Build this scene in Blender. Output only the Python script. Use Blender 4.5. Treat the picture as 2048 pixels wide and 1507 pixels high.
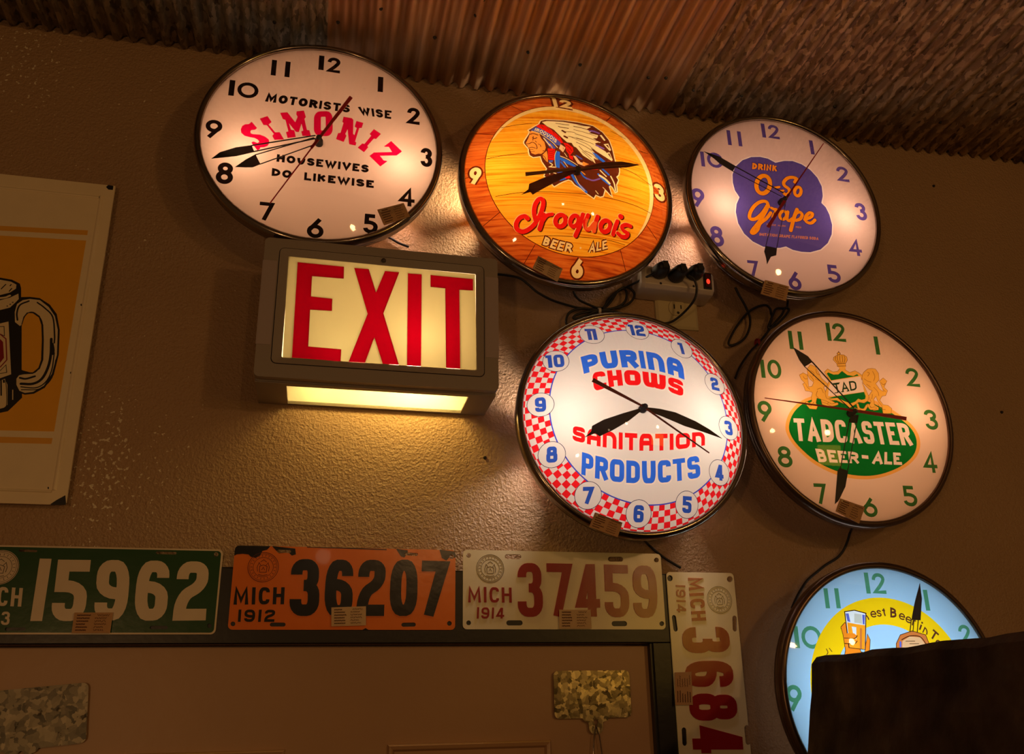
import bpy, math, random
import numpy as np
from mathutils import Vector, Matrix
from mathutils.geometry import delaunay_2d_cdt

PI = math.pi
random.seed(7)
SC = bpy.context.scene
COL = SC.collection
for o in list(bpy.data.objects):
    bpy.data.objects.remove(o)

# ------------------------------------------------------------------ camera
W_PX, H_PX = 2048, 1507
cam_d = bpy.data.cameras.new('camera')
cam = bpy.data.objects.new('camera', cam_d)
COL.objects.link(cam)
SC.camera = cam
CAM_LOC = (0.0, -1.27228, 1.94588)
yaw, pitch, roll = (0.231327, 0.331464, -0.018498)
F_PX, OX, OY = (1726.03, 13.42, 62.03)
cy_, sy_, cp_, sp_ = math.cos(yaw), math.sin(yaw), math.cos(pitch), math.sin(pitch)
fwd = Vector((sy_ * cp_, cy_ * cp_, sp_))
r0 = Vector((cy_, -sy_, 0))
u0 = r0.cross(fwd)
right = math.cos(roll) * r0 + math.sin(roll) * u0
up = -math.sin(roll) * r0 + math.cos(roll) * u0
cam.matrix_world = Matrix(((right.x, up.x, -fwd.x, CAM_LOC[0]), (right.y, up.y, -fwd.y, CAM_LOC[1]),
                           (right.z, up.z, -fwd.z, CAM_LOC[2]), (0, 0, 0, 1)))
cam_d.sensor_fit = 'HORIZONTAL'
cam_d.sensor_width = 36.0
cam_d.lens = F_PX / W_PX * 36.0
cam_d.shift_x = -OX / W_PX
cam_d.shift_y = OY / W_PX
cam_d.clip_start = 0.02

# ------------------------------------------------------------------ world, exposure, room lamps
SC.view_settings.view_transform = 'Standard'
SC.view_settings.look = 'None'
SC.view_settings.gamma = 1.0
SC.view_settings.use_curve_mapping = False
SC.view_settings.exposure = 0.10
SC.cycles.use_denoising = True
SC.cycles.max_bounces = 10
SC.cycles.diffuse_bounces = 4
SC.cycles.transparent_max_bounces = 16
SC.cycles.sample_clamp_indirect = 3.0
SC.cycles.caustics_reflective = False
world = bpy.data.worlds.new('room_dusk')
SC.world = world
world.use_nodes = True
wbg = world.node_tree.nodes['Background']
wbg.inputs[0].default_value = (1.0, 0.45, 0.16, 1)
wbg.inputs[1].default_value = 0.06


def lamp(name, kind, loc, power, color, size=0.05, size_y=None, target=None, spread=None, parent=None):
    d = bpy.data.lights.new(name, kind)
    d.energy = power
    d.color = color
    if kind == 'AREA':
        d.size = size
        if size_y:
            d.shape = 'RECTANGLE'
            d.size_y = size_y
        else:
            d.shape = 'DISK'
        if spread:
            d.spread = spread
    else:
        d.shadow_soft_size = size
    o = bpy.data.objects.new(name, d)
    COL.objects.link(o)
    if parent:
        o.parent = parent
    o.location = loc
    if target is not None:
        v = Vector(target) - Vector(loc)
        o.rotation_euler = v.to_track_quat('-Z', 'Y').to_euler()
    return o


# shop lamps behind and beside the photographer, plus one added fill bulb
lamp('shop_lamp', 'AREA', (1.52, -2.4, 2.30), 1.3, (1.0, 0.56, 0.05), 0.42, 0.34, target=(0.5, 0, 2.1))
lamp('shop_or_fill_bulb', 'POINT', (1.45, -2.2, 2.66), 9.8, (1.0, 0.53, 0.20), 0.045)
lamp('shop_or_fill_bulb', 'POINT', (0.55, -2.9, 2.80), 7.0, (1.0, 0.53, 0.20), 0.045)
lamp('shop_or_fill_bulb', 'POINT', (-0.80, -2.2, 1.90), 10.0, (1.0, 0.53, 0.20), 0.045)  # added fill, placed low to brighten the lower left of the wall
lamp('shop_or_fill_bulb', 'POINT', (0.02, -2.35, 2.53), 0.25, (1.0, 0.72, 0.42), 0.03)

# ------------------------------------------------------------------ node helpers


def lin(c):
    if isinstance(c, str):
        c = tuple(int(c[k:k + 2], 16) / 255 for k in (0, 2, 4))
    return tuple((x / 12.92 if x <= 0.04045 else ((x + 0.055) / 1.055) ** 2.4) for x in c)


class NT:
    def __init__(s, name):
        s.m = bpy.data.materials.new(name)
        s.m.use_nodes = True
        s.t = s.m.node_tree
        s.t.nodes.clear()
        s.out = s.t.nodes.new('ShaderNodeOutputMaterial')

    def n(s, kind, **kw):
        nd = s.t.nodes.new('ShaderNode' + kind)
        for k, v in kw.items():
            if k.startswith('i_'):
                key = k[2:]
                key = int(key) if key.isdigit() else key.replace('_', ' ')
                if isinstance(v, bpy.types.NodeSocket):
                    s.t.links.new(v, nd.inputs[key])
                else:
                    if isinstance(v, tuple) and len(v) == 3 and nd.inputs[key].type == 'RGBA':
                        v = v + (1,)
                    nd.inputs[key].default_value = v
            else:
                setattr(nd, k, v)
        return nd

    def ramp(s, fac, stops, interp='LINEAR'):
        nd = s.t.nodes.new('ShaderNodeValToRGB')
        nd.color_ramp.interpolation = interp
        el = nd.color_ramp.elements
        while len(el) < len(stops):
            el.new(0.5)
        for e, (p, c) in zip(el, stops):
            e.position = p
            e.color = tuple(c) + (1,) if len(c) == 3 else c
        s.t.links.new(fac, nd.inputs[0])
        return nd.outputs[0]

    def mixc(s, fac, a, b, blend='MIX'):
        nd = s.t.nodes.new('ShaderNodeMix')
        nd.data_type = 'RGBA'
        nd.blend_type = blend
        for v, i in ((fac, 0), (a, 6), (b, 7)):
            if isinstance(v, bpy.types.NodeSocket):
                s.t.links.new(v, nd.inputs[i])
            else:
                if isinstance(v, tuple) and len(v) == 3:
                    v = v + (1,)
                nd.inputs[i].default_value = v
        return nd.outputs[2]

    def math(s, op, a, b=None, c=None):
        nd = s.t.nodes.new('ShaderNodeMath')
        nd.operation = op
        for i, v in enumerate((a, b, c)):
            if v is None:
                continue
            if isinstance(v, bpy.types.NodeSocket):
                s.t.links.new(v, nd.inputs[i])
            else:
                nd.inputs[i].default_value = v
        return nd.outputs[0]

    def coord(s, which='Object', scale=(1, 1, 1), rot=(0, 0, 0), loc=(0, 0, 0)):
        tc = s.t.nodes.new('ShaderNodeTexCoord')
        mp = s.t.nodes.new('ShaderNodeMapping')
        mp.inputs['Scale'].default_value = scale
        mp.inputs['Rotation'].default_value = rot
        mp.inputs['Location'].default_value = loc
        s.t.links.new(tc.outputs[which], mp.inputs[0])
        return mp.outputs[0]

    def done(s, shader):
        s.t.links.new(shader, s.out.inputs[0])
        return s.m


def principled(name, col, rough=0.5, metal=0.0, spec=0.5, coat=0.0, noise=0.0, nscale=20, bump=0.0, bscale=200):
    t = NT(name)
    c = lin(col) if not isinstance(col, bpy.types.NodeSocket) else col
    v = t.coord()
    base = c
    if noise:
        nz = t.n('TexNoise', i_Vector=v, i_Scale=float(nscale), i_Detail=6.0)
        base = t.mixc(nz.outputs[0], tuple(x * (1 - noise) for x in c), tuple(min(1, x * (1 + noise)) for x in c))
    p = t.n('BsdfPrincipled', i_Base_Color=base, i_Roughness=rough, i_Metallic=metal, i_Specular_IOR_Level=spec, i_Coat_Weight=coat)
    if bump:
        nz = t.n('TexNoise', i_Vector=v, i_Scale=float(bscale), i_Detail=4.0)
        b = t.n('Bump', i_Strength=bump, i_Distance=0.001, i_Height=nz.outputs[0])
        t.t.links.new(b.outputs[0], p.inputs['Normal'])
    return t.done(p.outputs[0])


MATS = {}
t_ = NT('frosted_downlight_lens')
a_ = t_.n('BsdfTranslucent', i_Color=(.038, .032, .02, 1))
b_ = t_.n('BsdfTransparent', i_Color=(1.0, .95, .8))
m_ = t_.n('MixShader', i_0=0.4)
t_.t.links.new(a_.outputs[0], m_.inputs[1])
t_.t.links.new(b_.outputs[0], m_.inputs[2])
LENS = t_.done(m_.outputs[0])
# printed inks on backlit panels (sRGB)
INK = dict(cream='efd3b8', black='150b08', crimson='d6063e', pinkcream='f0d2c0', violet='5a4890', violet2='584a92', violetdark='3c2a6a', hotwhite='fff3e4',
           orange='ff9a14', orange2='e08a3a', white='f2ece4', checkred='f0202a', blueline='3a4ac0', darkline='2c2c50', blueink='2c50b0',
           blueink2='2f6ae6', redink='f01c20', peach='f0cdae', greenink='3c6c2e', amber='f2b050', green='0c7024', greendark='1c3a1c', peachwhite='f8dcc0',
           crestbrown='8a5a1c', gold='f0b446', skyblue='a4cff4', tealgreen='4c9474', yellow='f4cc10', darkprint='5a3020',
           picdark='3a1c10', picorange='f08a20', picorange2='f8a020', picorange3='c8753a', picwhite='e4ecf4', picblue='5a66c8', picgrey='c4c8c0', pictan='dcae80',
           bandcream='f8d890', seam='5a1a06', redcream='ffc07a', scriptred='e01a14', emcream='fff0b8', emcream2='f8d0a0', embrown='5a2412', skin='f4a040',
           emred='e81c14', emblue='2a6af0', emblue2='4a5ac0', empurple='7a58b8',
           signcream='f4e2ac', signred='b80420')
# painted, unlit surfaces
PAINT = dict(porange='e8761c', pblack='14120f', pdark='5a2410', pdark2='4a4030', pcream='ece0c4', pcream2='e0ccb4', pmaroon='9a141a', pgrey='5a5448', pgreen='1c4a20',
             postercream='f0dcb8', posterorange='f0ac20', posterorange2='e8a838', posterblack='0c0a08', postermug='e6d0a6', posterred='8c0a14')


def ink_mat(key):
    if key in MATS:
        return MATS[key]
    if key in PAINT:
        MATS[key] = principled(key + '_enamel', PAINT[key], rough=0.22 if key[:2] != 'po' or key == 'porange' else 0.42, coat=0.1, noise=0.06, nscale=35, bump=0.35, bscale=28)
        return MATS[key]
    t = NT(key + '_ink')
    if key in ('woodring', 'wooddisc'):
        sc = (3, 3, 110) if key == 'wooddisc' else (7, 7, 80)
        v = t.coord(scale=sc)
        nz = t.n('TexNoise', i_Vector=v, i_Scale=2.6, i_Detail=8.0, i_Distortion=0.6)
        if key == 'woodring':
            c = t.ramp(nz.outputs[0], [(0.35, lin('a03c10')), (0.5, lin('c85c1c')), (0.7, lin('e07a2c'))])
        else:
            c = t.ramp(nz.outputs[0], [(0.36, lin('d87c10')), (0.47, lin('f8a820')), (0.7, lin('ffbe38'))])
    else:
        c = lin(INK[key])
        c = t.n('RGB').outputs[0]
        c.default_value = lin(INK[key]) + (1,)
    tr = t.n('BsdfTranslucent', i_Color=t.mixc(1.0, c, (.15, .15, .15), 'MULTIPLY'))
    df = t.n('BsdfDiffuse', i_Color=c)
    mx = t.n('MixShader', i_0=0.42)
    t.t.links.new(tr.outputs[0], mx.inputs[1])
    t.t.links.new(df.outputs[0], mx.inputs[2])
    MATS[key] = t.done(mx.outputs[0])
    return MATS[key]


def glass_mat():
    t = NT('thin_clear_glass')
    fr = t.n('Fresnel', i_IOR=1.42)
    tr = t.n('BsdfTransparent', i_Color=(0.97, 0.97, 0.97))
    gl = t.n('BsdfGlossy', i_Color=(1.0, 1.0, 1.0), i_Roughness=0.04)
    mx = t.n('MixShader', i_0=fr.outputs[0])
    t.t.links.new(tr.outputs[0], mx.inputs[1])
    t.t.links.new(gl.outputs[0], mx.inputs[2])
    return t.done(mx.outputs[0])


GLASS = glass_mat()
CHROME = principled('worn_chrome', '94897e', rough=0.16, metal=1.0, noise=0.08, nscale=60)
BEZEL_DARK = principled('dark_bronze_rim', '6a5548', rough=0.3, metal=0.8)
CASE = principled('grey_brown_case_paint', '4a4038', rough=0.45, metal=0.2, bump=0.2, bscale=120)
REFL = principled('white_reflector_paint', 'f0ece4', rough=0.8)
BLACKM = principled('black_hand_paint', '0c0908', rough=0.5)
M_HAND = dict(black=BLACKM, redhand=principled('dark_red_hand_paint', 'b81c24', rough=0.45), brownhand=principled('brown_hand_paint', '6a2a12', rough=0.5),
              tanhand=principled('tan_hand_paint', '8a5a30', rough=0.5), brownblack=principled('brown_black_hand_paint', '2c1c18', rough=0.4), redbrown=principled('red_brown_hand_paint', '7c2c24', rough=0.45),
              purpleblack=principled('purple_black_hand_paint', '2c2230', rough=0.45))
RUBBER = principled('black_cord_rubber', '100c0a', rough=0.45)
IVORY = principled('ivory_plastic', 'c8b890', rough=0.35)
WHITEP = principled('white_plastic', 'cfc0b4', rough=0.35)
HOUSING = principled('grey_housing_plastic', '968a82', rough=0.5, bump=0.15, bscale=500)
HOUSING2 = principled('lighter_housing_plastic', 'a8989a', rough=0.5)
CARD = principled('tan_card', 'c0946a', rough=0.8, noise=0.08, nscale=150)
CARDP = principled('pale_card', 'cfae88', rough=0.8, noise=0.08, nscale=150)
PENCIL = principled('dark_ink', '5c3622', rough=0.8)
PINM = principled('pale_pin', 'd8c8a0', rough=0.4)


def wall_mat(name, base, chips=True, bump=0.75, bscale=330):
    t = NT(name)
    v = t.coord()
    n1 = t.n('TexNoise', i_Vector=v, i_Scale=3.2, i_Detail=5.0)
    b = lin(base)
    c = t.mixc(n1.outputs[0], tuple(x * 0.82 for x in b), tuple(x * 1.18 for x in b))
    if chips:
        fl = t.n('TexNoise', i_Vector=v, i_Scale=165.0, i_Detail=2.5)
        sep = t.n('SeparateXYZ', i_0=v)
        tot = None
        for (px, pz, rx, rz, amt) in ((-0.30, 2.27, 0.035, 0.10, 0.17), (-0.235, 2.27, 0.05, 0.07, 0.11), (-0.50, 2.93, 0.06, 0.10, 0.12), (-0.32, 2.62, 0.05, 0.05, 0.06), (-0.36, 2.82, 0.10, 0.10, 0.055), (-0.22, 2.55, 0.1, 0.3, 0.03)):
            dx = t.math('DIVIDE', t.math('SUBTRACT', sep.outputs[0], px), rx)
            dz = t.math('DIVIDE', t.math('SUBTRACT', sep.outputs[2], pz), rz)
            d = t.math('ADD', t.math('MULTIPLY', dx, dx), t.math('MULTIPLY', dz, dz))
            g = t.math('MULTIPLY', t.math('MAXIMUM', t.math('SUBTRACT', 1.0, t.math('MULTIPLY', d, 0.33)), 0.0), amt)
            tot = g if tot is None else t.math('MAXIMUM', tot, g)
        m = t.math('GREATER_THAN', t.math('ADD', fl.outputs[0], tot), 0.75)
        c = t.mixc(m, c, lin('e8d8bc'))
    p = t.n('BsdfPrincipled', i_Base_Color=c, i_Roughness=0.42, i_Specular_IOR_Level=0.5)
    n2 = t.n('TexNoise', i_Vector=v, i_Scale=float(bscale), i_Detail=3.0, i_Roughness=0.55)
    n3 = t.n('TexVoronoi', i_Vector=v, i_Scale=float(bscale) * 0.55)
    h = t.math('ADD', n2.outputs[0], t.math('MULTIPLY', n3.outputs[0], 0.5))
    bp = t.n('Bump', i_Strength=bump, i_Distance=0.003, i_Height=h)
    t.t.links.new(bp.outputs[0], p.inputs['Normal'])
    return t.done(p.outputs[0])


WALLM = wall_mat('brown_orange_peel_wall_paint', 'ac8a68')
DOORM = wall_mat('brown_door_paint', 'b8906a', chips=False, bump=0.12, bscale=60)
TRIMM = principled('black_trim_paint', '16110f', rough=0.35, bump=0.2, bscale=90)
FLOORM = principled('dark_floor_boards', '3a2a20', rough=0.6, noise=0.3, nscale=4)


def sheet_mat(name, c1, c2, c3, spangle, rough, metal):
    t = NT(name)
    v = t.coord(scale=(1, 0.45, 1))
    if spangle:
        wv = t.n('TexNoise', i_Vector=v, i_Scale=60.0, i_Detail=3.0)
        vv = t.mixc(0.02, v, wv.outputs[1])
        vo = t.n('TexVoronoi', i_Vector=vv, i_Scale=150.0)
        c = t.ramp(vo.outputs[1], [(0.1, lin(c1)), (0.45, lin(c2)), (0.85, lin(c3))])
        rs = t.n('TexNoise', i_Vector=v, i_Scale=75.0, i_Detail=6.0)
        c = t.mixc(t.math('MULTIPLY', t.math('GREATER_THAN', rs.outputs[0], 0.66), .7), c, lin('3a2c22'))
    else:
        st = t.n('TexNoise', i_Vector=t.coord(scale=(24, 1.2, 1)), i_Scale=3.0, i_Detail=5.0)
        c = t.ramp(st.outputs[0], [(0.3, lin(c1)), (0.5, lin(c2)), (0.7, lin(c3))])
        rs = t.n('TexNoise', i_Vector=v, i_Scale=40.0, i_Detail=8.0)
    r = t.math('MULTIPLY_ADD', rs.outputs[0], 0.3, rough - 0.15)
    p = t.n('BsdfPrincipled', i_Base_Color=c, i_Roughness=r, i_Metallic=metal)
    bp = t.n('Bump', i_Strength=0.25, i_Distance=0.001, i_Height=rs.outputs[0])
    t.t.links.new(bp.outputs[0], p.inputs['Normal'])
    return t.done(p.outputs[0])


GALV = sheet_mat('spangled_galvanized_sheet', '7c6852', 'a68e6e', 'd2ba94', True, 0.5, 0.55)
GALV2 = sheet_mat('dull_galvanized_sheet', '6c685e', '98907e', 'c0b49c', True, 0.6, 0.4)
RUSTY = sheet_mat('brown_aged_sheet', '96745a', 'c49c78', 'e0be98', False, 0.5, 0.45)
SPANGLE = sheet_mat('bright_spangled_zinc', '5c5240', '9c8c6c', 'f0dcae', True, 0.3, 0.8)

# ------------------------------------------------------------------ mesh helpers


def mesh_obj(name, verts, faces, mats, parent=None, idx=None, smooth=False):
    me = bpy.data.meshes.new(name)
    me.from_pydata([tuple(v) for v in verts], [], faces)
    if not isinstance(mats, (list, tuple)):
        mats = [mats]
    for m in mats:
        me.materials.append(m)
    if idx is not None:
        me.polygons.foreach_set('material_index', idx)
    if smooth:
        me.polygons.foreach_set('use_smooth', [True] * len(me.polygons))
    me.update()
    o = bpy.data.objects.new(name, me)
    COL.objects.link(o)
    if parent:
        o.parent = parent
    return o


def thing(name, label, cat, loc=(0, 0, 0), group=None, mat=None):
    o = bpy.data.objects.new(name, None)
    o.empty_display_size = 0.05
    COL.objects.link(o)
    if mat is not None:
        o.matrix_world = mat
    else:
        o.location = loc
    o['label'] = label
    o['category'] = cat
    if group:
        o['group'] = group
    return o


def tag(o, label, cat, group=None):
    o['label'] = label
    o['category'] = cat
    if group:
        o['group'] = group
    return o


def struct(o, label=None):
    o['kind'] = 'structure'
    if label:
        o['label'] = label
    return o


def box(x0, x1, y0, y1, z0, z1, vs=None, fs=None):
    vs = [] if vs is None else vs
    fs = [] if fs is None else fs
    b = len(vs)
    vs += [(x0, y0, z0), (x1, y0, z0), (x1, y1, z0), (x0, y1, z0), (x0, y0, z1), (x1, y0, z1), (x1, y1, z1), (x0, y1, z1)]
    fs += [tuple(b + k for k in f) for f in ((3, 2, 1, 0), (4, 5, 6, 7), (0, 1, 5, 4), (1, 2, 6, 5), (2, 3, 7, 6), (3, 0, 4, 7))]
    return vs, fs


def bev(o, w=0.002, seg=2):
    m = o.modifiers.new('bevel', 'BEVEL')
    m.width = w
    m.segments = seg
    m.limit_method = 'ANGLE'
    return o


def lathe(name, prof, mat, parent, n=96, skip=None, smooth=True):
    """prof: list of (radius, y); skip(angle, j) -> True leaves that face open."""
    vs, fs = [], []
    for r, y in prof:
        for k in range(n):
            a = 2 * PI * k / n
            vs.append((r * math.cos(a), y, r * math.sin(a)))
    for j in range(len(prof) - 1):
        for k in range(n):
            if skip and skip(360 * (k + 0.5) / n, j):
                continue
            k2 = (k + 1) % n
            fs.append((j * n + k, j * n + k2, (j + 1) * n + k2, (j + 1) * n + k))
    return mesh_obj(name, vs, fs, mat, parent, smooth=smooth)


def catmull(pts, closed, n=5):
    P = [np.array(p, float) for p in pts]
    if len(P) < 3:
        return P
    out = []
    m = len(P)
    rng = range(m) if closed else range(m - 1)
    for i in rng:
        p0 = P[i - 1] if (closed or i > 0) else 2 * P[0] - P[1]
        p1, p2 = P[i], P[(i + 1) % m]
        p3 = P[(i + 2) % m] if (closed or i + 2 < m) else 2 * P[-1] - P[-2]
        for k in range(n):
            t = k / n
            out.append(0.5 * ((2 * p1) + (-p0 + p2) * t + (2 * p0 - 5 * p1 + 4 * p2 - p3) * t * t + (-p0 + 3 * p1 - 3 * p2 + p3) * t ** 3))
    if not closed:
        out.append(P[-1])
    return out


def strip(pts, w, closed=False):
    """outline polygons (quads) of a mitred stroke"""
    P = [pts[0]]
    for p in pts[1:]:
        if np.hypot(*(p - P[-1])) > 1e-6:
            P.append(p)
    if closed and len(P) > 2 and np.hypot(*(P[0] - P[-1])) < 1e-6:
        P.pop()
    m = len(P)
    if m < 2:
        return [], []
    D = []
    for i in range(m if closed else m - 1):
        d = P[(i + 1) % m] - P[i]
        D.append(d / np.hypot(*d))
    Lf, Rt = [], []
    for i in range(m):
        if closed:
            a, b = D[i - 1], D[i]
        else:
            a = D[i - 1] if i > 0 else D[0]
            b = D[i] if i < m - 1 else D[-1]
        na, nb = np.array([-a[1], a[0]]), np.array([-b[1], b[0]])
        n = na + nb
        l = np.hypot(*n)
        if l < 1e-6:
            n, k = na, 1.0
        else:
            n = n / l
            k = min(1.0 / max(float(n @ na), 0.3), 1.9)
        Lf.append(P[i] + n * w / 2 * k)
        Rt.append(P[i] - n * w / 2 * k)
    quads = []
    for i in range(m if closed else m - 1):
        j = (i + 1) % m
        quads.append([Lf[i], Lf[j], Rt[j], Rt[i]])
    return quads, (Lf, Rt)


# ------------------------------------------------------------------ stroke lettering
# each glyph: (advance, [ (closed, points) ]), a third item 0 on a point keeps that corner sharp
B_ = lambda *p: (0, list(p))
C_ = lambda *p: (1, list(p))
GL = {
    '0': (1, [C_((0, 0), (1, 0), (1, 1), (0, 1))]),
    '1': (.3, [B_((.5, 0), (.5, 1))]),
    '2': (.95, [B_((0, .7), (0, 1), (1, 1), (1, .52), (0, 0, 0), (1, 0))]),
    '3': (.95, [B_((0, .78), (0, 1), (.94, 1), (.94, .54), (.42, .54)), B_((.42, .54), (1, .54), (1, 0), (0, 0), (0, .24))]),
    '4': (1, [B_((.74, 0), (.74, 1, 0), (0, .27, 0), (1, .27))]),
    '5': (.95, [B_((.92, 1), (.12, 1, 0), (.1, .58, 0), (1, .66), (1, 0), (0, 0), (0, .22))]),
    '6': (1, [C_((0, 0), (1, 0), (1, .62), (0, .62)), B_((.72, 1), (.07, .42))]),
    '7': (.95, [B_((0, 1), (1, 1, 0), (.38, 0))]),
    '8': (1, [C_((.08, .55), (.92, .55), (.92, 1), (.08, 1)), C_((0, 0), (1, 0), (1, .55), (0, .55))]),
    '9': (1, [C_((0, .38), (1, .38), (1, 1), (0, 1)), B_((.28, 0), (.93, .58))]),
    'A': (1.05, [B_((0, 0), (.5, 1, 0), (1, 0)), B_((.2, .3), (.8, .3))]),
    'B': (.95, [C_((0, 0, 0), (.9, 0), (.9, .53), (.75, .53, 0), (0, .53, 0)), C_((0, .53, 0), (.82, .53), (.82, 1), (0, 1, 0))]),
    'C': (.95, [B_((1, .76), (1, 1), (0, 1), (0, 0), (1, 0), (1, .24))]),
    'D': (1, [C_((0, 0, 0), (1, 0), (1, 1), (0, 1, 0))]),
    'E': (.85, [B_((1, 1), (0, 1, 0), (0, 0, 0), (1, 0)), B_((0, .52), (.85, .52))]),
    'F': (.8, [B_((1, 1), (0, 1, 0), (0, 0)), B_((0, .52), (.8, .52))]),
    'G': (1, [B_((1, .76), (1, 1), (0, 1), (0, 0), (1, 0), (1, .46, 0), (.55, .46))]),
    'H': (1, [B_((0, 0), (0, 1)), B_((1, 0), (1, 1)), B_((0, .52), (1, .52))]),
    'I': (.3, [B_((.5, 0), (.5, 1))]),
    'K': (.95, [B_((0, 0), (0, 1)), B_((1, 1), (.05, .45)), B_((.35, .6), (1, 0))]),
    'L': (.8, [B_((0, 1), (0, 0, 0), (1, 0))]),
    'M': (1.3, [B_((0, 0), (.06, 1, 0), (.5, .18, 0), (.94, 1, 0), (1, 0))]),
    'N': (1, [B_((0, 0), (0, 1, 0), (1, 0, 0), (1, 1))]),
    'O': (1.08, [C_((0, 0), (1, 0), (1, 1), (0, 1))]),
    'P': (.92, [B_((0, 0), (0, 1, 0), (1, 1), (1, .42), (0, .42))]),
    'Q': (1.08, [C_((0, 0), (1, 0), (1, 1), (0, 1)), B_((.6, .25), (1, -.05))]),
    'R': (.98, [B_((0, 0), (0, 1, 0), (1, 1), (1, .47), (0, .47)), B_((.55, .47), (1, 0))]),
    'S': (.92, [B_((.96, .76), (.96, 1), (0, 1), (0, .54), (1, .5), (1, 0), (0, 0), (0, .24))]),
    'T': (.9, [B_((0, 1), (1, 1)), B_((.5, 1), (.5, 0))]),
    'U': (1, [B_((0, 1), (0, 0), (1, 0), (1, 1))]),
    'V': (1.05, [B_((0, 1), (.5, 0, 0), (1, 1))]),
    'W': (1.4, [B_((0, 1), (.26, 0, 0), (.5, .85, 0), (.74, 0, 0), (1, 1))]),
    'X': (1, [B_((0, 0), (1, 1)), B_((0, 1), (1, 0))]),
    'n': (1, [B_((0, 0), (0, 1, 0), (1, 1), (1, 0))]),
    'e': (1, [B_((0, .5), (1, .5, 0), (1, 1), (0, 1), (0, 0), (.95, 0), (.95, .2))]),
    's': (.9, [B_((.95, .78), (.95, 1), (0, 1), (0, .54), (1, .5), (1, 0), (0, 0), (0, .2))]),
    't': (.6, [B_((.4, 1), (.4, 0), (1, 0)), B_((0, .72), (.95, .72))]),
    'r': (.6, [B_((0, 0), (0, 1)), B_((0, .6), (.1, 1), (1, .98))]),
    'i': (.3, [B_((.5, 0), (.5, .68)), B_((.5, .88), (.5, 1))]),
    'o': (1, [C_((0, 0), (1, 0), (1, 1), (0, 1))]),
    'w': (1.4, [B_((0, 1), (.26, 0, 0), (.5, .85, 0), (.74, 0, 0), (1, 1))]),
}
GL_BLOCK = {
    '6': (1, [B_((1, .76), (1, 1), (0, 1), (0, 0), (1, 0), (1, .57), (.08, .57))]),
    '9': (1, [B_((0, .24), (0, 0), (1, 0), (1, 1), (0, 1), (0, .43), (.92, .43))]),
    '2': (.95, [B_((0, .72), (0, 1), (1, 1), (1, .58), (0, .42), (0, 0, 0), (1, 0))]),
    '4': (1, [B_((.76, 0), (.76, 1, 0), (.6, 1, 0), (0, .2, 0), (1, .2))]),
    '5': (.95, [B_((1, 1), (.04, 1, 0), (.04, .58, 0), (1, .58), (1, 0), (0, 0), (0, .24))]),
    'A': (1, [B_((0, 0), (0, 1), (1, 1), (1, 0)), B_((0, .42), (1, .42))]),
    'W': (1.45, [B_((0, 1), (0, 0), (.5, 0), (.5, 1)), B_((.5, 1), (.5, 0), (1, 0), (1, 1))]),
}
GL_PLATE = dict(GL_BLOCK)
GL_PLATE['2'] = (.95, [B_((0, .74), (0, 1), (1, 1), (1, .62), (0, .36), (0, 0, 0), (1, 0))])
for k_ in ('A', 'W'):
    GL_PLATE.pop(k_)


def rounded(pts, closed, f, n=5):
    P = [np.array(p[:2], float) for p in pts]
    S = [len(p) > 2 for p in pts]
    m = len(P)
    out = []
    for i in range(m):
        if (not closed and i in (0, m - 1)) or S[i]:
            out.append(P[i])
            continue
        a, b = P[i - 1], P[(i + 1) % m]
        fa = .5 if (closed or i - 1 > 0) and not S[i - 1] else 1.0
        fb = .5 if (closed or i + 1 < m - 1) and not S[(i + 1) % m] else 1.0
        if closed:
            fa = .5 if not S[i - 1] else 1.0
            fb = .5 if not S[(i + 1) % m] else 1.0
        p1 = P[i] + (a - P[i]) * fa * f
        p2 = P[i] + (b - P[i]) * fb * f
        K = 0.5523
        for k in range(n + 1):
            t = k / n
            c1, c2 = p1 + (P[i] - p1) * K, p2 + (P[i] - p2) * K
            out.append(p1 * (1 - t) ** 3 + 3 * c1 * t * (1 - t) ** 2 + 3 * c2 * t * t * (1 - t) + p2 * t ** 3)
    return out


def q3(a, b, c, u):
    return a * (1 - u) * (1 - 2 * u) + b * 4 * u * (1 - u) + c * u * (2 * u - 1)


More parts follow.
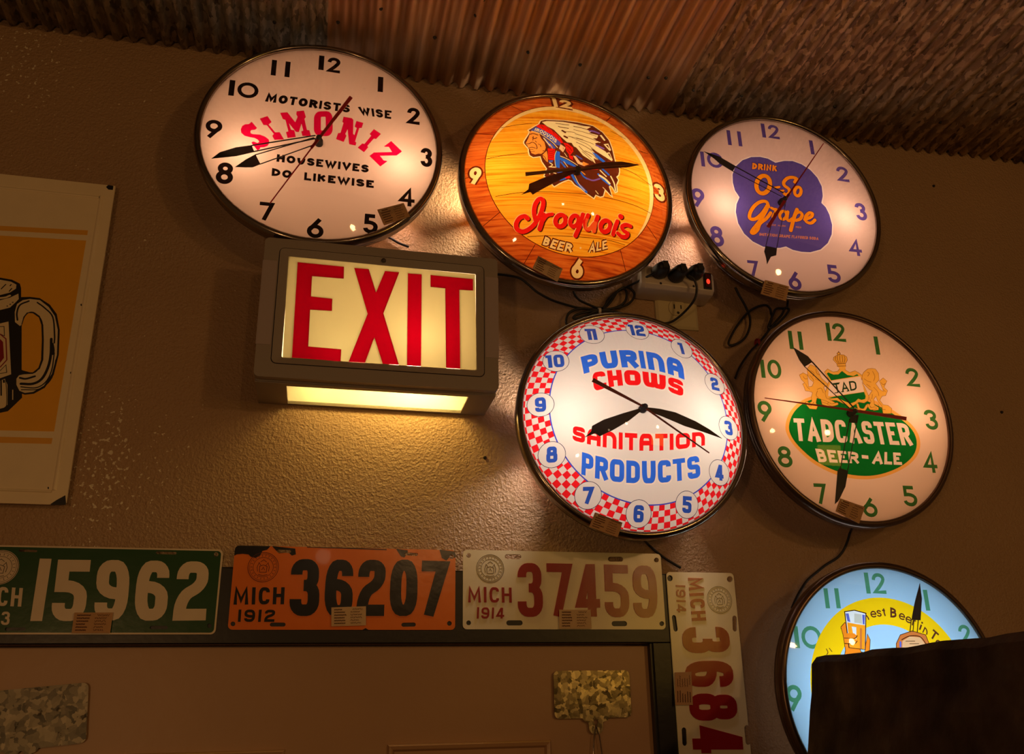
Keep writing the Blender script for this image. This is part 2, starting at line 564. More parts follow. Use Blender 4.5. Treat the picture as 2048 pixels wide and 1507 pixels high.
def word_polys(text, six, style, w, grow):
    T = [np.array(six[2 * k:2 * k + 2], float) for k in range(6)]
    tbl = dict(GL)
    f = 1.0
    if style == 'block':
        tbl.update(GL_BLOCK)
        f = 0.5
    elif style == 'plate':
        tbl.update(GL_PLATE)
        f = 0.75
    elif style == 'cond':
        f = 0.6
    gap = {'geo': .21, 'block': .15, 'cond': .17, 'plate': .3}[style]
    H = (np.hypot(*(T[0] - T[3])) + np.hypot(*(T[2] - T[5]))) / 2
    L = (np.hypot(*(T[0] - T[2])) + np.hypot(*(T[3] - T[5]))) / 2
    adv = [tbl[c][0] for c in text]
    if len(text) == 1:
        adv = [1]
    tot = sum(adv) + gap * (len(text) - 1)
    t = w * H
    x = 0.0
    groups = []
    for c, a in zip(text, adv):
        x0, x1 = x / tot * L, (x + a) / tot * L
        x += a + gap
        bw = x1 - x0
        for closed, pts in tbl[c][1]:
            path = rounded(pts, closed, f)
            tt = min(t, bw * (.42 if style == 'plate' else .37)) if c not in '1Ii' else (bw if len(text) == 1 else min(t, bw))
            cx = [np.array([x0 + tt / 2 + p[0] * max(bw - tt, 0), (tt / 2 + p[1] * (H - tt)) if c not in '1I' else p[1] * H]) for p in path]
            # straight bars that end on the box edge reach it
            if not closed and c not in '1I':
                for e, nb in ((0, 1), (-1, -2)):
                    d = cx[e] - cx[nb]
                    if abs(d[0]) < abs(d[1]) * 0.8 and (path[e][1] in (0, 1)):
                        d = d / max(np.hypot(*d), 1e-9)
                        cx[e] = cx[e] + d * tt / 2
                    elif abs(d[1]) < 1e-6 and path[e][0] in (0, 1):
                        cx[e] = cx[e] + np.sign(d[0]) * np.array([tt / 2, 0])
            quads, lr = strip(cx, tt + 2 * grow, closed)
            if not quads:
                continue

            def mp(p):
                u, v = p[0] / L, p[1] / H
                return q3(T[3], T[4], T[5], u) * (1 - v) + q3(T[0], T[1], T[2], u) * v
            qs = [[mp(p) for p in q] for q in quads]
            lf = [mp(p) for p in lr[0]]
            rt = [mp(p) for p in lr[1]]
            outl = [lf, rt] if closed else [lf + rt[::-1]]
            groups.append((qs, outl))
    return groups


def pts2(a):
    return [np.array((a[i], a[i + 1]), float) for i in range(0, len(a), 2)]


def disc(c, r, n=10):
    return [c + r * np.array([math.cos(2 * PI * k / n), math.sin(2 * PI * k / n)]) for k in range(n)]


def in_poly(P, poly):
    poly = np.array(poly)
    x, y = P[:, 0], P[:, 1]
    ins = np.zeros(len(P), bool)
    j = len(poly) - 1
    for i in range(len(poly)):
        xi, yi = poly[i]
        xj, yj = poly[j]
        if yi != yj:
            c = ((yi > y) != (yj > y)) & (x < (xj - xi) * (y - yi) / (yj - yi) + xi)
            ins ^= c
        j = i
    return ins


def compose(shapes, root, zf=None, rings=None, raises=None, base_depth=None, flat=False):
    """Cuts one printed face into its inked areas: painter's order, every area its own piece of mesh, all edge to edge.
    Coordinates are tenths of a millimetre in the plane of the face."""
    items = []          # (part, color, [polys], [outlines])
    for s in shapes:
        k = s[0]
        if k == 'P':
            p = pts2(s[3])
            if s[4]:
                p = catmull(p, True)
            items.append((s[1], s[2], [p], [p], True))
        elif k == 'S':
            p = pts2(s[3])
            if len(p) < 2 or np.hypot(*(p[0] - p[1])) < 0.5 and len(p) == 2 and s[4] < 2:
                continue
            if s[5]:
                p = catmull(p, s[6])
            quads, lr = strip(p, s[4], s[6])
            if not quads:
                continue
            outl = [lr[0], lr[1]] if s[6] else [lr[0] + lr[1][::-1]]
            if (s[5] or s[1] == 'hole') and not s[6] and s[4] > 8:
                for e in (p[0], p[-1]):
                    d = disc(e, s[4] / 2, 12)
                    quads.append(d)
                    outl.append(d)
            items.append((s[1], s[2], quads, outl, True))
        elif k == 'W':
            for qs, outl in word_polys(s[3], s[4], s[5], s[6], s[7]):
                items.append((s[1], s[2], qs, outl, True))
        elif k == 'R':
            cx, cy, r0, r1 = s[3]
            c = np.array([cx, cy], float)
            rows, cols = 5, 104
            polys = []
            for a in range(cols):
                for b in range(rows):
                    if (a + b) % 2:
                        continue
                    t0, t1 = 2 * PI * a / cols, 2 * PI * (a + 1) / cols
                    q = []
                    for t_, fr in ((t0, b), (t1, b), (t1, b + 1), (t0, b + 1)):
                        d = np.array([math.cos(t_), math.sin(t_)])
                        pi_ = c + d * r0
                        po_ = d * (r1 + 2)
                        q.append(pi_ + (po_ - pi_) * fr / 4.45)
                    polys.append(q)
            items.append((s[1], s[2], polys, polys, True))
    V, E, seen = [], [], {}

    def vid(p):
        key = (round(float(p[0]), 2), round(float(p[1]), 2))
        if key not in seen:
            seen[key] = len(V)
            V.append(Vector(key))
        return seen[key]
    for it in items:
        for ol in it[3]:
            ids = [vid(p) for p in ol]
            for a, b in zip(ids, ids[1:] + ids[:1]):
                if a != b:
                    E.append((a, b))
    if rings:
        for r in rings:
            n = max(12, int(r / 50) + 12)
            for k in range(n):
                vid((r * math.cos(2 * PI * (k + .37) / n), r * math.sin(2 * PI * (k + .37) / n)))
    res = delaunay_2d_cdt(V, E, [], 0, 1e-4)
    vs = np.array([(v.x, v.y) for v in res[0]])
    tris = np.array([f for f in res[2] if len(f) == 3])
    cen = vs[tris].mean(axis=1)
    own = np.full(len(tris), -1)
    for i in range(len(items) - 1, -1, -1):
        for poly in items[i][2]:
            pa = np.array(poly)
            lo, hi = pa.min(0), pa.max(0)
            cand = np.where((own == -1) & (cen[:, 0] >= lo[0]) & (cen[:, 0] <= hi[0]) & (cen[:, 1] >= lo[1]) & (cen[:, 1] <= hi[1]))[0]
            if len(cand):
                own[cand[in_poly(cen[cand], pa)]] = i
    # areas outside the first (base) shape are dropped
    base = in_poly(cen, items[0][2][0])
    own[~base] = -1
    parts = {}
    for ti, i in enumerate(own):
        if i < 0 or items[i][0] == 'hole':
            continue
        parts.setdefault(items[i][0], []).append((ti, items[i][1]))
    out = {}
    for part, lst in parts.items():
        cols = sorted({c for _, c in lst})
        rmap, vv, ff, mi = {}, [], [], []
        rz = (raises or {}).get(part.split('#')[0], 0.0)

        def g(v, depth=None):
            key = (v, depth)
            if key not in rmap:
                x, y = vs[v] * 1e-4
                z = zf(math.hypot(x, y)) if zf else 0.0
                rmap[key] = len(vv)
                vv.append((x, -z - rz if depth is None else depth, y))
            return rmap[key]
        ecount = {}
        for ti, c in lst:
            a, b, d = (int(q) for q in tris[ti])
            if (vs[b][0] - vs[a][0]) * (vs[d][1] - vs[a][1]) - (vs[b][1] - vs[a][1]) * (vs[d][0] - vs[a][0]) < 0:
                b, d = d, b
            ff.append((g(a), g(b), g(d)))
            mi.append(cols.index(c))
            for e in ((a, b), (b, d), (d, a)):
                ecount[e] = cols.index(c)
        dep = None
        if base_depth is not None and part == items[0][0]:
            dep = base_depth
        elif rz:
            dep = 0.0
        if dep is not None:
            for (a, b), ci in list(ecount.items()):
                if (b, a) not in ecount:
                    ff.append((g(a), g(a, dep), g(b, dep), g(b)))
                    mi.append(ci)
        out[part] = mesh_obj(part.split('#')[0], vv, ff, [ink_mat(c) for c in cols], root, mi)
    return out


def frame_mat(o, R, U, N):
    Y = [-n for n in N]
    return Matrix(((R[0], Y[0], U[0], o[0]), (R[1], Y[1], U[1], o[1]), (R[2], Y[2], U[2], o[2]), (0, 0, 0, 1)))


D = {"c0":[["P","dial","cream",[1813,0,1809,119,1797,237,1778,354,1751,469,1716,583,1675,694,1626,802,1570,906,1507,1007,1438,1103,1363,1195,1282,1282,1195,1363,1103,1438,1007,1507,906,1570,802,1626,694,1675,583,1716,469,1751,354,1778,237,1797,119,1809,0,1813,-119,1809,-237,1797,-354,1778,-469,1751,-583,1716,-694,1675,-802,1626,-906,1570,-1007,1507,-1103,1438,-1195,1363,-1282,1282,-1363,1195,-1438,1103,-1507,1007,-1570,906,-1626,802,-1675,694,-1716,583,-1751,469,-1778,354,-1797,237,-1809,119,-1813,0,-1809,-119,-1797,-237,-1778,-354,-1751,-469,-1716,-583,-1675,-694,-1626,-802,-1570,-906,-1507,-1007,-1438,-1103,-1363,-1195,-1282,-1282,-1195,-1363,-1103,-1438,-1007,-1507,-906,-1570,-802,-1626,-694,-1675,-583,-1716,-469,-1751,-354,-1778,-237,-1797,-119,-1809,0,-1813,119,-1809,237,-1797,354,-1778,469,-1751,583,-1716,694,-1675,802,-1626,906,-1570,1007,-1507,1103,-1438,1195,-1363,1282,-1282,1363,-1195,1438,-1103,1507,-1007,1570,-906,1626,-802,1675,-694,1716,-583,1751,-469,1778,-354,1797,-237,1809,-119],0],["W","numeral#0","black","1",[-137,1703,-94,1703,-52,1703,-137,1406,-94,1406,-52,1406],"geo",0.195,0],["W","numeral#0","black","2",[2,1696,106,1696,210,1696,2,1384,106,1384,210,1384],"geo",0.195,0],["W","numeral#1","black","1",[831,1427,874,1427,918,1427,831,1116,874,1116,918,1116],"geo",0.195,0],["W","numeral#2","black","2",[1323,878,1427,878,1531,878,1323,545,1427,545,1531,545],"geo",0.195,0],["W","numeral#3","black","3",[1557,104,1652,104,1747,104,1557,-263,1652,-263,1747,-263],"geo",0.195,0],["W","numeral#4","black","4",[1229,-711,1352,-711,1475,-711,1229,-1043,1352,-1043,1475,-1043],"geo",0.195,0],["W","numeral#5","black","5",[698,-1256,809,-1256,920,-1256,698,-1606,809,-1606,920,-1606],"geo",0.195,0],["W","numeral#6","black","6",[-131,-1433,-8,-1433,115,-1433,-131,-1776,-8,-1776,115,-1776],"geo",0.195,0],["W","numeral#7","black","7",[-843,-1231,-738,-1231,-633,-1231,-843,-1549,-738,-1549,-633,-1549],"geo",0.195,0],["W","numeral#8","black","8",[-1512,-598,-1388,-598,-1264,-598,-1512,-986,-1388,-986,-1264,-986],"geo",0.195,0],["W","numeral#9","black","9",[-1747,164,-1625,164,-1503,164,-1747,-175,-1625,-175,-1503,-175],"geo",0.195,0],["W","numeral#10","black","1",[-1475,969,-1433,969,-1391,969,-1475,664,-1433,664,-1391,664],"geo",0.195,0],["W","numeral#10","black","0",[-1348,963,-1187,963,-1027,963,-1348,657,-1187,657,-1027,657],"geo",0.195,0],["W","numeral#11","black","1",[-869,1483,-830,1483,-791,1483,-869,1167,-830,1167,-791,1167],"geo",0.195,0],["W","numeral#11","black","1",[-656,1486,-617,1486,-577,1486,-656,1170,-617,1170,-577,1170],"geo",0.195,0],["W","slogan#1","black","MOTORISTS",[-892,803,-249,790,405,776,-915,634,-263,625,401,616],"geo",0.3,0],["W","slogan#2","black","WISE",[528,759,798,760,1071,761,572,607,818,600,1067,594],"geo",0.3,0],["W","slogan#3","black","HOUSEWIVES",[-659,-340,36,-346,747,-352,-659,-480,34,-489,741,-499],"geo",0.3,0],["W","slogan#4","black","DO",[-712,-606,-561,-612,-410,-617,-711,-747,-570,-753,-428,-758],
"geo",0.3,0],["W","slogan#5","black","LIKEWISE",[-228,-618,298,-626,833,-634,-228,-763,298,-768,833,-774],"geo",0.3,0],["P","red_letter#0","crimson",[-1122,160,-1082,212,-993,106,-1019,69,-1075,53,-1086,27,-1076,-9,-1037,-20,-942,-12,-864,-38,-802,-86,-789,-148,-812,-208,-861,-239,-917,-251,-921,-280,-950,-316,-1056,-179,-1026,-154,-961,-177,-938,-146,-966,-110,-1019,-85,-1096,-80,-1167,-66,-1219,-18,-1230,46,-1214,113,-1173,149],0],["P","red_letter#1","crimson",[-966,291,-855,357,-785,252,-826,197,-717,64,-651,77,-573,-52,-717,-80,-756,-6,-734,30,-851,181,-903,177],0],["P","red_letter#2","crimson",[-670,448,-562,478,-428,302,-399,412,-423,458,-420,517,-311,551,-272,426,-293,389,-241,181,-202,180,-172,72,-304,56,-326,140,-295,161,-332,288,-361,123,-407,120,-522,268,-484,150,-431,146,-401,22,-524,-16,-556,94,-520,111,-580,325,-620,336],0],["P","red_letter#3","crimson",[310,525,442,516,467,486,474,210,497,191,527,335,493,355,515,472,627,451,604,346,567,341,511,65,532,51,524,-8,421,2,385,288,352,191,373,161,335,34,215,71,239,191,278,205,315,404,295,418],0],["P","red_letter#4","crimson",[798,354,913,275,838,163,804,169,706,10,722,-12,659,-117,556,-44,626,48,660,42,761,219,733,248],0],["P","red_letter#5","crimson",[1080,160,1258,-19,1172,-108,909,-151,972,-233,1033,-236,922,-354,746,-177,813,-102,1100,-50,1045,42,991,35,967,39],0],["W","red_letter#9","crimson","O",[-154,556,-12,582,131,609,-130,79,16,100,162,122],"block",0.28,0]],"h0":[["minute_hand","black",100,[[-1584,-627,-1477,-498,-1256,-377,-1034,-306,-984,-420,-1242,-534],[-1036,-320,-100,8,-103,26,-1040,-303],[-990,-425,-96,-50,-100,-32,-994,-408]]],["hour_hand","black",70,[[-1239,-709,-1101,-558,-968,-441,-882,-610,-989,-680,-1089,-696],[-965,-456,-119,-12,-124,3,-969,-442],[-884,-617,-91,-135,-96,-121,-889,-603]]],["second_hand","redhand",150,[[-676,-1347,-44,-96,-62,-83,-689,-1337],[-131,-283,437,790,389,829,-165,-256]]]],"c1":[["P","dial","woodring",[1762,0,1758,115,1747,230,1728,344,1702,456,1669,566,1628,674,1581,779,1526,881,1465,979,1398,1073,1325,1162,1246,1246,1162,1325,1073,1398,979,1465,881,1526,779,1581,674,1628,566,1669,456,1702,344,1728,230,1747,115,1758,0,1762,-115,1758,-230,1747,-344,1728,-456,1702,-566,1669,-674,1628,-779,1581,-881,1526,-979,1465,-1073,1398,-1162,1325,-1246,1246,-1325,1162,-1398,1073,-1465,979,-1526,881,-1581,779,-1628,674,-1669,566,-1702,456,-1728,344,-1747,230,-1758,115,-1762,0,-1758,-115,-1747,-230,-1728,-344,-1702,-456,-1669,-566,-1628,-674,-1581,-779,-1526,-881,-1465,-979,-1398,-1073,-1325,-1162,-1246,-1246,-1162,-1325,-1073,-1398,-979,-1465,-881,-1526,-779,-1581,-674,-1628,-566,-1669,-456,-1702,-344,-1728,-230,-1747,-115,-1758,0,-1762,115,-1758,230,-1747,344,-1728,456,-1702,566,-1669,674,-1628,779,-1581,881,-1526,979,-1465,1073,-1398,1162,-1325,1246,-1246,1325,-1162,1398,-1073,1465,-979,1526,-881,1581,-779,1628,-674,1669,-566,1702,-456,1728,-344,1747,-230,1758,-115],0],["S","dial","seam",[-952,1456,-759,1294],14.5,0,0],
["S","dial","seam",[-1567,801,-1271,744],12.9,0,0],["S","dial","seam",[-1771,-98,-1429,-7],11.6,0,0],["S","dial","seam",[-1458,-942,-1208,-731],10.8,0,0],["S","dial","seam",[-798,-1539,-643,-1248],10.5,0,0],["S","dial","seam",[786,-1158,916,-1481],11.5,0,0],["S","dial","seam",[1277,-632,1516,-840],12.9,0,0],["S","dial","seam",[1277,844,1484,861],16.6,0,0],["S","dial","seam",[696,1341,827,1526],17.6,0,0],["S","dial","seam",[1476,113,1764,-6],13.1,0,0],["S","dial","seam",[-230,1739,-221,1484],15.6,0,0],["P","dial","seam",[1482,67,1479,162,1470,258,1454,353,1432,446,1404,538,1371,628,1331,715,1286,800,1235,881,1179,959,1118,1034,1053,1104,983,1169,908,1230,830,1286,749,1337,664,1382,577,1422,487,1456,395,1483,302,1505,207,1521,111,1530,15,1533,-80,1530,-176,1521,-271,1505,-364,1483,-456,1456,-546,1422,-633,1382,-718,1337,-799,1286,-877,1230,-952,1169,-1022,1104,-1087,1034,-1148,959,-1204,881,-1255,800,-1300,715,-1340,628,-1373,538,-1401,446,-1423,353,-1439,258,-1448,162,-1451,67,-1448,-29,-1439,-125,-1423,-220,-1401,-313,-1373,-405,-1340,-495,-1300,-582,-1255,-667,-1204,-748,-1148,-826,-1087,-901,-1022,-971,-952,-1036,-877,-1097,-799,-1153,-718,-1204,-633,-1249,-546,-1289,-456,-1322,-364,-1350,-271,-1372,-176,-1388,-80,-1397,15,-1400,111,-1397,207,-1388,302,-1372,395,-1350,487,-1322,577,-1289,664,-1249,749,-1204,830,-1153,908,-1097,983,-1036,1053,-971,1118,-901,1179,-826,1235,-748,1286,-667,1331,-582,1371,-495,1404,-405,1432,-313,1454,-220,1470,-125,1479,-29],0],["P","center_disc","wooddisc",[1470,67,1467,162,1458,256,1442,350,1421,443,1393,534,1360,623,1320,710,1275,794,1225,875,1170,952,1109,1026,1044,1095,975,1160,901,1221,824,1276,743,1326,659,1371,572,1411,483,1444,392,1472,299,1493,205,1509,111,1518,15,1521,-80,1518,-174,1509,-268,1493,-361,1472,-452,1444,-541,1411,-628,1371,-712,1326,-793,1276,-870,1221,-944,1160,-1013,1095,-1078,1026,-1139,952,-1194,875,-1244,794,-1289,710,-1329,623,-1362,534,-1390,443,-1411,350,-1427,256,-1436,162,-1439,67,-1436,-29,-1427,-123,-1411,-217,-1390,-310,-1362,-401,-1329,-490,-1289,-577,-1244,-661,-1194,-742,-1139,-819,-1078,-893,-1013,-962,-944,-1027,-870,-1088,-793,-1143,-712,-1193,-628,-1238,-541,-1277,-452,-1311,-361,-1339,-268,-1360,-174,-1376,-80,-1385,15,-1388,111,-1385,205,-1376,299,-1360,392,-1339,483,-1311,572,-1277,659,-1238,743,-1193,824,-1143,901,-1088,975,-1027,1044,-962,1109,-893,1170,-819,1225,-742,1275,-661,1320,-577,1360,-490,1393,-401,1421,-310,1442,-217,1458,-123,1467,-29],0],
["P","rim_band","bandcream",[-1332,611,-1289,705,-1241,797,-1185,884,-1124,968,-1057,1046,-985,1120,-907,1189,-825,1252,-739,1308,-648,1359,-555,1403,-458,1440,-359,1470,-258,1493,-156,1509,-53,1518,51,1519,154,1513,257,1499,358,1478,458,1450,555,1416,650,1374,741,1325,829,1270,912,1209,991,1143,1066,1071,1134,993,1197,911,1255,825,1305,735,1350,641,1387,545,1418,446,1441,345,1458,243,1466,140,1468,37,1462,-67,1449,-169,1429,-271,1401,-371,1366,-468,1325,-563,1277,-654,1222,-742,1162,-826,1095,-906,1094,-904,1144,-812,1194,-724,1240,-634,1280,-541,1314,-447,1342,-352,1363,-255,1377,-158,1385,-60,1387,38,1381,136,1369,232,1351,328,1326,421,1295,513,1258,602,1214,688,1166,771,1111,850,1052,925,987,996,918,1062,845,1123,767,1179,686,1230,602,1275,514,1314,425,1347,333,1374,239,1395,144,1409,48,1416,-48,1418,-144,1412,-240,1400,-335,1381,-429,1356,-521,1324,-611,1287,-699,1242,-783,1192,-864,1137,-942,1075,-1016,1009,-1085,937,-1151,860,-1212,780,-1269,695,-1330,610],0],["S","center_disc","seam",[-1160,894,-934,950,-664,996],10.8,1,0],["S","center_disc","seam",[747,1112,1027,1018],12.8,1,0],["S","center_disc","seam",[-1419,244,-1140,289,-774,331],9.7,1,0],["S","center_disc","seam",[690,280,1030,275,1421,140],11.2,1,0],["S","center_disc","seam",[-1282,-466,-937,-417,-638,-398,6,-375,528,-357,1039,-365,1381,-407],9.4,1,0],["S","center_disc","seam",[-770,-1135,-384,-1106,62,-1089,534,-1065,872,-1082],8.8,1,0],["W","numeral#9","seam","9",[-1682,93,-1591,93,-1499,93,-1682,-213,-1591,-213,-1499,-213],"geo",0.26,28],["W","numeral#9","bandcream","9",[-1682,93,-1591,93,-1499,93,-1682,-213,-1591,-213,-1499,-213],"geo",0.26,0],["W","numeral#3","seam","3",[1492,237,1605,237,1717,237,1492,-93,1605,-93,1717,-93],"geo",0.24,35],["W","numeral#3","bandcream","3",[1492,237,1605,237,1717,237,1492,-93,1605,-93,1717,-93],"geo",0.24,0],["W","numeral#6","seam","6",[-34,-1427,63,-1427,160,-1427,-34,-1712,63,-1712,160,-1712],"geo",0.26,26],["W","numeral#6","bandcream","6",[-34,-1427,63,-1427,160,-1427,-34,-1712,63,-1712,160,-1712],"geo",0.26,0],["W","numeral#12","seam","1",[-225,1756,-190,1756,-155,1756,-225,1496,-190,1496,-155,1496],"geo",0.3,39],["W","numeral#12","seam","2",[-107,1753,-2,1753,103,1753,-107,1493,-2,1493,103,1493],"geo",0.26,39],["W","numeral#12","bandcream","1",[-225,1756,-190,1756,-155,1756,-225,1496,-190,1496,-155,1496],"geo",0.3,0],["W","numeral#12","bandcream","2",[-107,1753,-2,1753,103,1753,-107,1493,-2,1493,103,1493],"geo",0.26,0],["W","lettering","seam","BEER",[-490,-1123,-262,-1179,-44,-1199,-529,-1248,-310,-1312,-51,-1339],"geo",0.24,17],["W","lettering","seam","ALE",[251,-1158,398,-1121,535,-1066,236,-1311,394,-1262,566,-1195],"geo",0.22,18],["W","lettering","bandcream","BEER",[-490,-1123,-262,-1179,-44,-1199,-529,-1248,-310,-1312,-51,-1339],"geo",0.24,0],["W","lettering","bandcream","ALE",[251,-1158,398,-1121,535,-1066,236,-1311,394,-1262,566,-1195],"geo",0.22,0],  # cream crescent paints the lit gap showing past the raised center disc
["P","lettering","bandcream",[109,-1253,109,-1256,108,-1260,106,-1264,104,-1266,101,-1269,98,-1270,94,-1271,91,-1271,87,-1270,84,-1269,81,-1266,79,-1263,78,-1260,77,-1256,77,-1253,78,-1249,80,-1245,82,-1243,85,-1240,89,-1239,92,-1238,96,-1238,99,-1239,102,-1240,105,-1243,107,-1246,109,-1249],0],["S","script_name","seam",[-763,-862,-807,-824,-886,-851,-936,-938,-922,-1025,-840,-1068,-746,-1036,-643,-937,-561,-780,-521,-608,-543,-534,-597,-542,-650,-636,-664,-761,-633,-893],75.7,1,0],["S","script_name","seam",[-506,-789,-531,-889,-569,-1021],76.4,1,0],["S","script_name","seam",[-530,-900,-462,-803,-375,-776],63.9,1,0],["S","script_name","seam",[-161,-892,-174,-919,-193,-942,-217,-957,-242,-965,-267,-962,-289,-951,-306,-933,-316,-908,-319,-879,-313,-850,-300,-823,-281,-800,-257,-785,-232,-777,-207,-779,-185,-790,-168,-809,-158,-834,-155,-863],77.4,1,1],["S","script_name","seam",[55,-870,42,-897,25,-919,5,-935,-17,-944,-38,-943,-56,-934,-69,-918,-76,-895,-77,-868,-71,-840,-59,-813,-41,-790,-21,-774,1,-765,22,-765,40,-774,53,-791,60,-814,61,-842],74.1,1,1],["S","script_name","seam",[133,-731,85,-916,17,-1087],76.6,1,0],["S","script_name","seam",[221,-730,171,-872,197,-956,256,-948,336,-847],72.4,1,0],["S","script_name","seam",[388,-726,348,-857,328,-971],76.1,1,0],["S","script_name","seam",[607,-871,592,-899,572,-924,547,-942,521,-952,495,-953,472,-945,455,-928,445,-905,443,-877,449,-847,463,-819,484,-794,508,-776,535,-765,561,-764,584,-772,601,-789,611,-813,613,-841],79.1,1,1],["S","script_name","seam",[746,-736,704,-848,669,-966],76.1,1,0],["S","script_name","seam",[804,-644,811,-638],93.2,1,0],["S","script_name","seam",[993,-759,907,-757,830,-809,864,-864,942,-897,905,-956,821,-968,756,-932],72.7,1,0],["S","script_name","redcream",[-788,-842,-832,-804,-911,-831,-961,-918,-947,-1005,-866,-1049,-771,-1016,-668,-918,-586,-761,-546,-589,-568,-514,-623,-522,-676,-616,-689,-741,-659,-874],77.9,1,0],["S","script_name","redcream",[-532,-770,-556,-870,-595,-1002],78.6,1,0],["S","script_name","redcream",[-556,-881,-488,-785,-401,-757],66.2,1,0],["S","script_name","redcream",[-187,-875,-200,-902,-220,-924,-243,-940,-269,-947,-293,-945,-315,-934,-332,-915,-342,-890,-345,-861,-339,-832,-326,-805,-307,-782,-283,-766,-258,-759,-233,-761,-211,-772,-194,-791,-184,-817,-182,-845],79.7,1,1],["S","script_name","redcream",[28,-853,15,-880,-2,-902,-22,-918,-44,-927,-65,-926,-82,-917,-96,-900,-103,-877,-104,-851,-97,-823,-85,-796,-68,-773,-47,-757,-26,-748,-5,-748,13,-757,26,-774,33,-798,34,-825],76.3,1,1],["S","script_name","redcream",[106,-714,58,-899,-10,-1070],78.8,1,0],["S","script_name","redcream",[194,-713,144,-855,170,-940,228,-932,308,-832],74.6,1,0],["S","script_name","redcream",[360,-710,320,-841,300,-955],78.4,1,0],["S","script_name","redcream",[578,-856,564,-885,543,-909,519,-927,492,-937,466,-938,444,-930,427,-913,417,-890,415,-862,421,-832,435,-803,455,-779,480,-760,507,-750,533,-749,555,-757,573,-774,583,-798,584,-826],81.4,1,1],
["S","script_name","redcream",[717,-722,675,-833,640,-952],78.4,1,0],["S","script_name","redcream",[774,-630,782,-624],95.5,1,0],["S","script_name","redcream",[962,-746,877,-743,801,-795,834,-850,912,-883,875,-942,791,-955,727,-918],75.0,1,0],["S","script_name","scriptred",[-781,-849,-824,-810,-903,-838,-953,-925,-939,-1011,-858,-1055,-764,-1023,-660,-924,-579,-767,-538,-595,-561,-521,-615,-529,-668,-623,-682,-748,-651,-880],71.4,1,0],["S","script_name","scriptred",[-524,-776,-549,-877,-587,-1009],72.0,1,0],["S","script_name","scriptred",[-548,-888,-480,-791,-393,-764],59.6,1,0],["S","script_name","scriptred",[-179,-881,-192,-908,-212,-930,-235,-946,-261,-953,-285,-951,-307,-940,-324,-921,-334,-896,-337,-867,-331,-838,-318,-811,-299,-788,-275,-772,-250,-765,-225,-767,-203,-778,-186,-797,-176,-823,-174,-851],73.0,1,1],["S","script_name","scriptred",[36,-859,24,-885,6,-908,-14,-924,-36,-932,-56,-932,-74,-923,-88,-906,-95,-883,-95,-857,-89,-828,-77,-802,-60,-779,-39,-762,-18,-754,3,-754,21,-763,34,-780,42,-803,42,-830],69.6,1,1],["S","script_name","scriptred",[115,-720,66,-905,-2,-1076],72.1,1,0],["S","script_name","scriptred",[202,-719,152,-861,178,-946,236,-938,317,-837],67.8,1,0],["S","script_name","scriptred",[369,-716,329,-846,308,-960],71.5,1,0],["S","script_name","scriptred",[587,-861,572,-890,552,-914,527,-933,501,-943,475,-943,453,-935,435,-918,425,-895,423,-867,430,-837,444,-809,464,-784,489,-766,515,-755,541,-754,564,-762,581,-779,591,-803,593,-831],74.4,1,1],["S","script_name","scriptred",[726,-727,683,-838,649,-957],71.3,1,0],["S","script_name","scriptred",[783,-635,791,-629],88.2,1,0],["S","script_name","scriptred",[972,-750,887,-748,810,-800,843,-855,921,-888,884,-947,800,-959,736,-923],67.7,1,0],["S","emblem","emcream",[-727,828,-610,928,-540,981,-504,1067,-427,1105,-118,1128,128,1134,416,1123,573,1013,675,851,707,676,726,461,740,353,795,273,795,205,772,125,729,80,762,25,718,-76,724,-199,693,-219,653,-143,606,-111,580,-148,628,-307,586,-281,505,-214,465,-343,417,-364,335,-344,301,-409,185,-346,95,-277,-16,-221,-70,-155,-125,-137,-215,-184,-281,-226,-360,-283,-385,-259,-432,-166,-516,-110,-498,-35,-469,30,-545,167,-567,272,-686,247,-738,286,-750,360,-748,416,-782,471,-816,530,-814,571,-728,735,-708,797],35.7,0,1],["P","emblem","embrown",[-727,828,-610,928,-540,981,-504,1067,-427,1105,-118,1128,128,1134,416,1123,573,1013,675,851,707,676,726,461,740,353,795,273,795,205,772,125,729,80,762,25,718,-76,724,-199,693,-219,653,-143,606,-111,580,-148,628,-307,586,-281,505,-214,465,-343,417,-364,335,-344,301,-409,185,-346,95,-277,-16,-221,-70,-155,-125,-137,-215,-184,-281,-226,-360,-283,-385,-259,-432,-166,-516,-110,-498,-35,-469,30,-545,167,-567,272,-686,247,-738,286,-750,360,-748,416,-782,471,-816,530,-814,571,-728,735,-708,797],0],["P","emblem","skin",[-708,797,-673,822,-559,758,-534,654,-485,570,-471,457,-498,371,-554,320,-597,324,-652,302,-709,327,-725,375,-732,409,-764,443,-768,488,-793,514,-793,535,-745,645,-719,721],0],
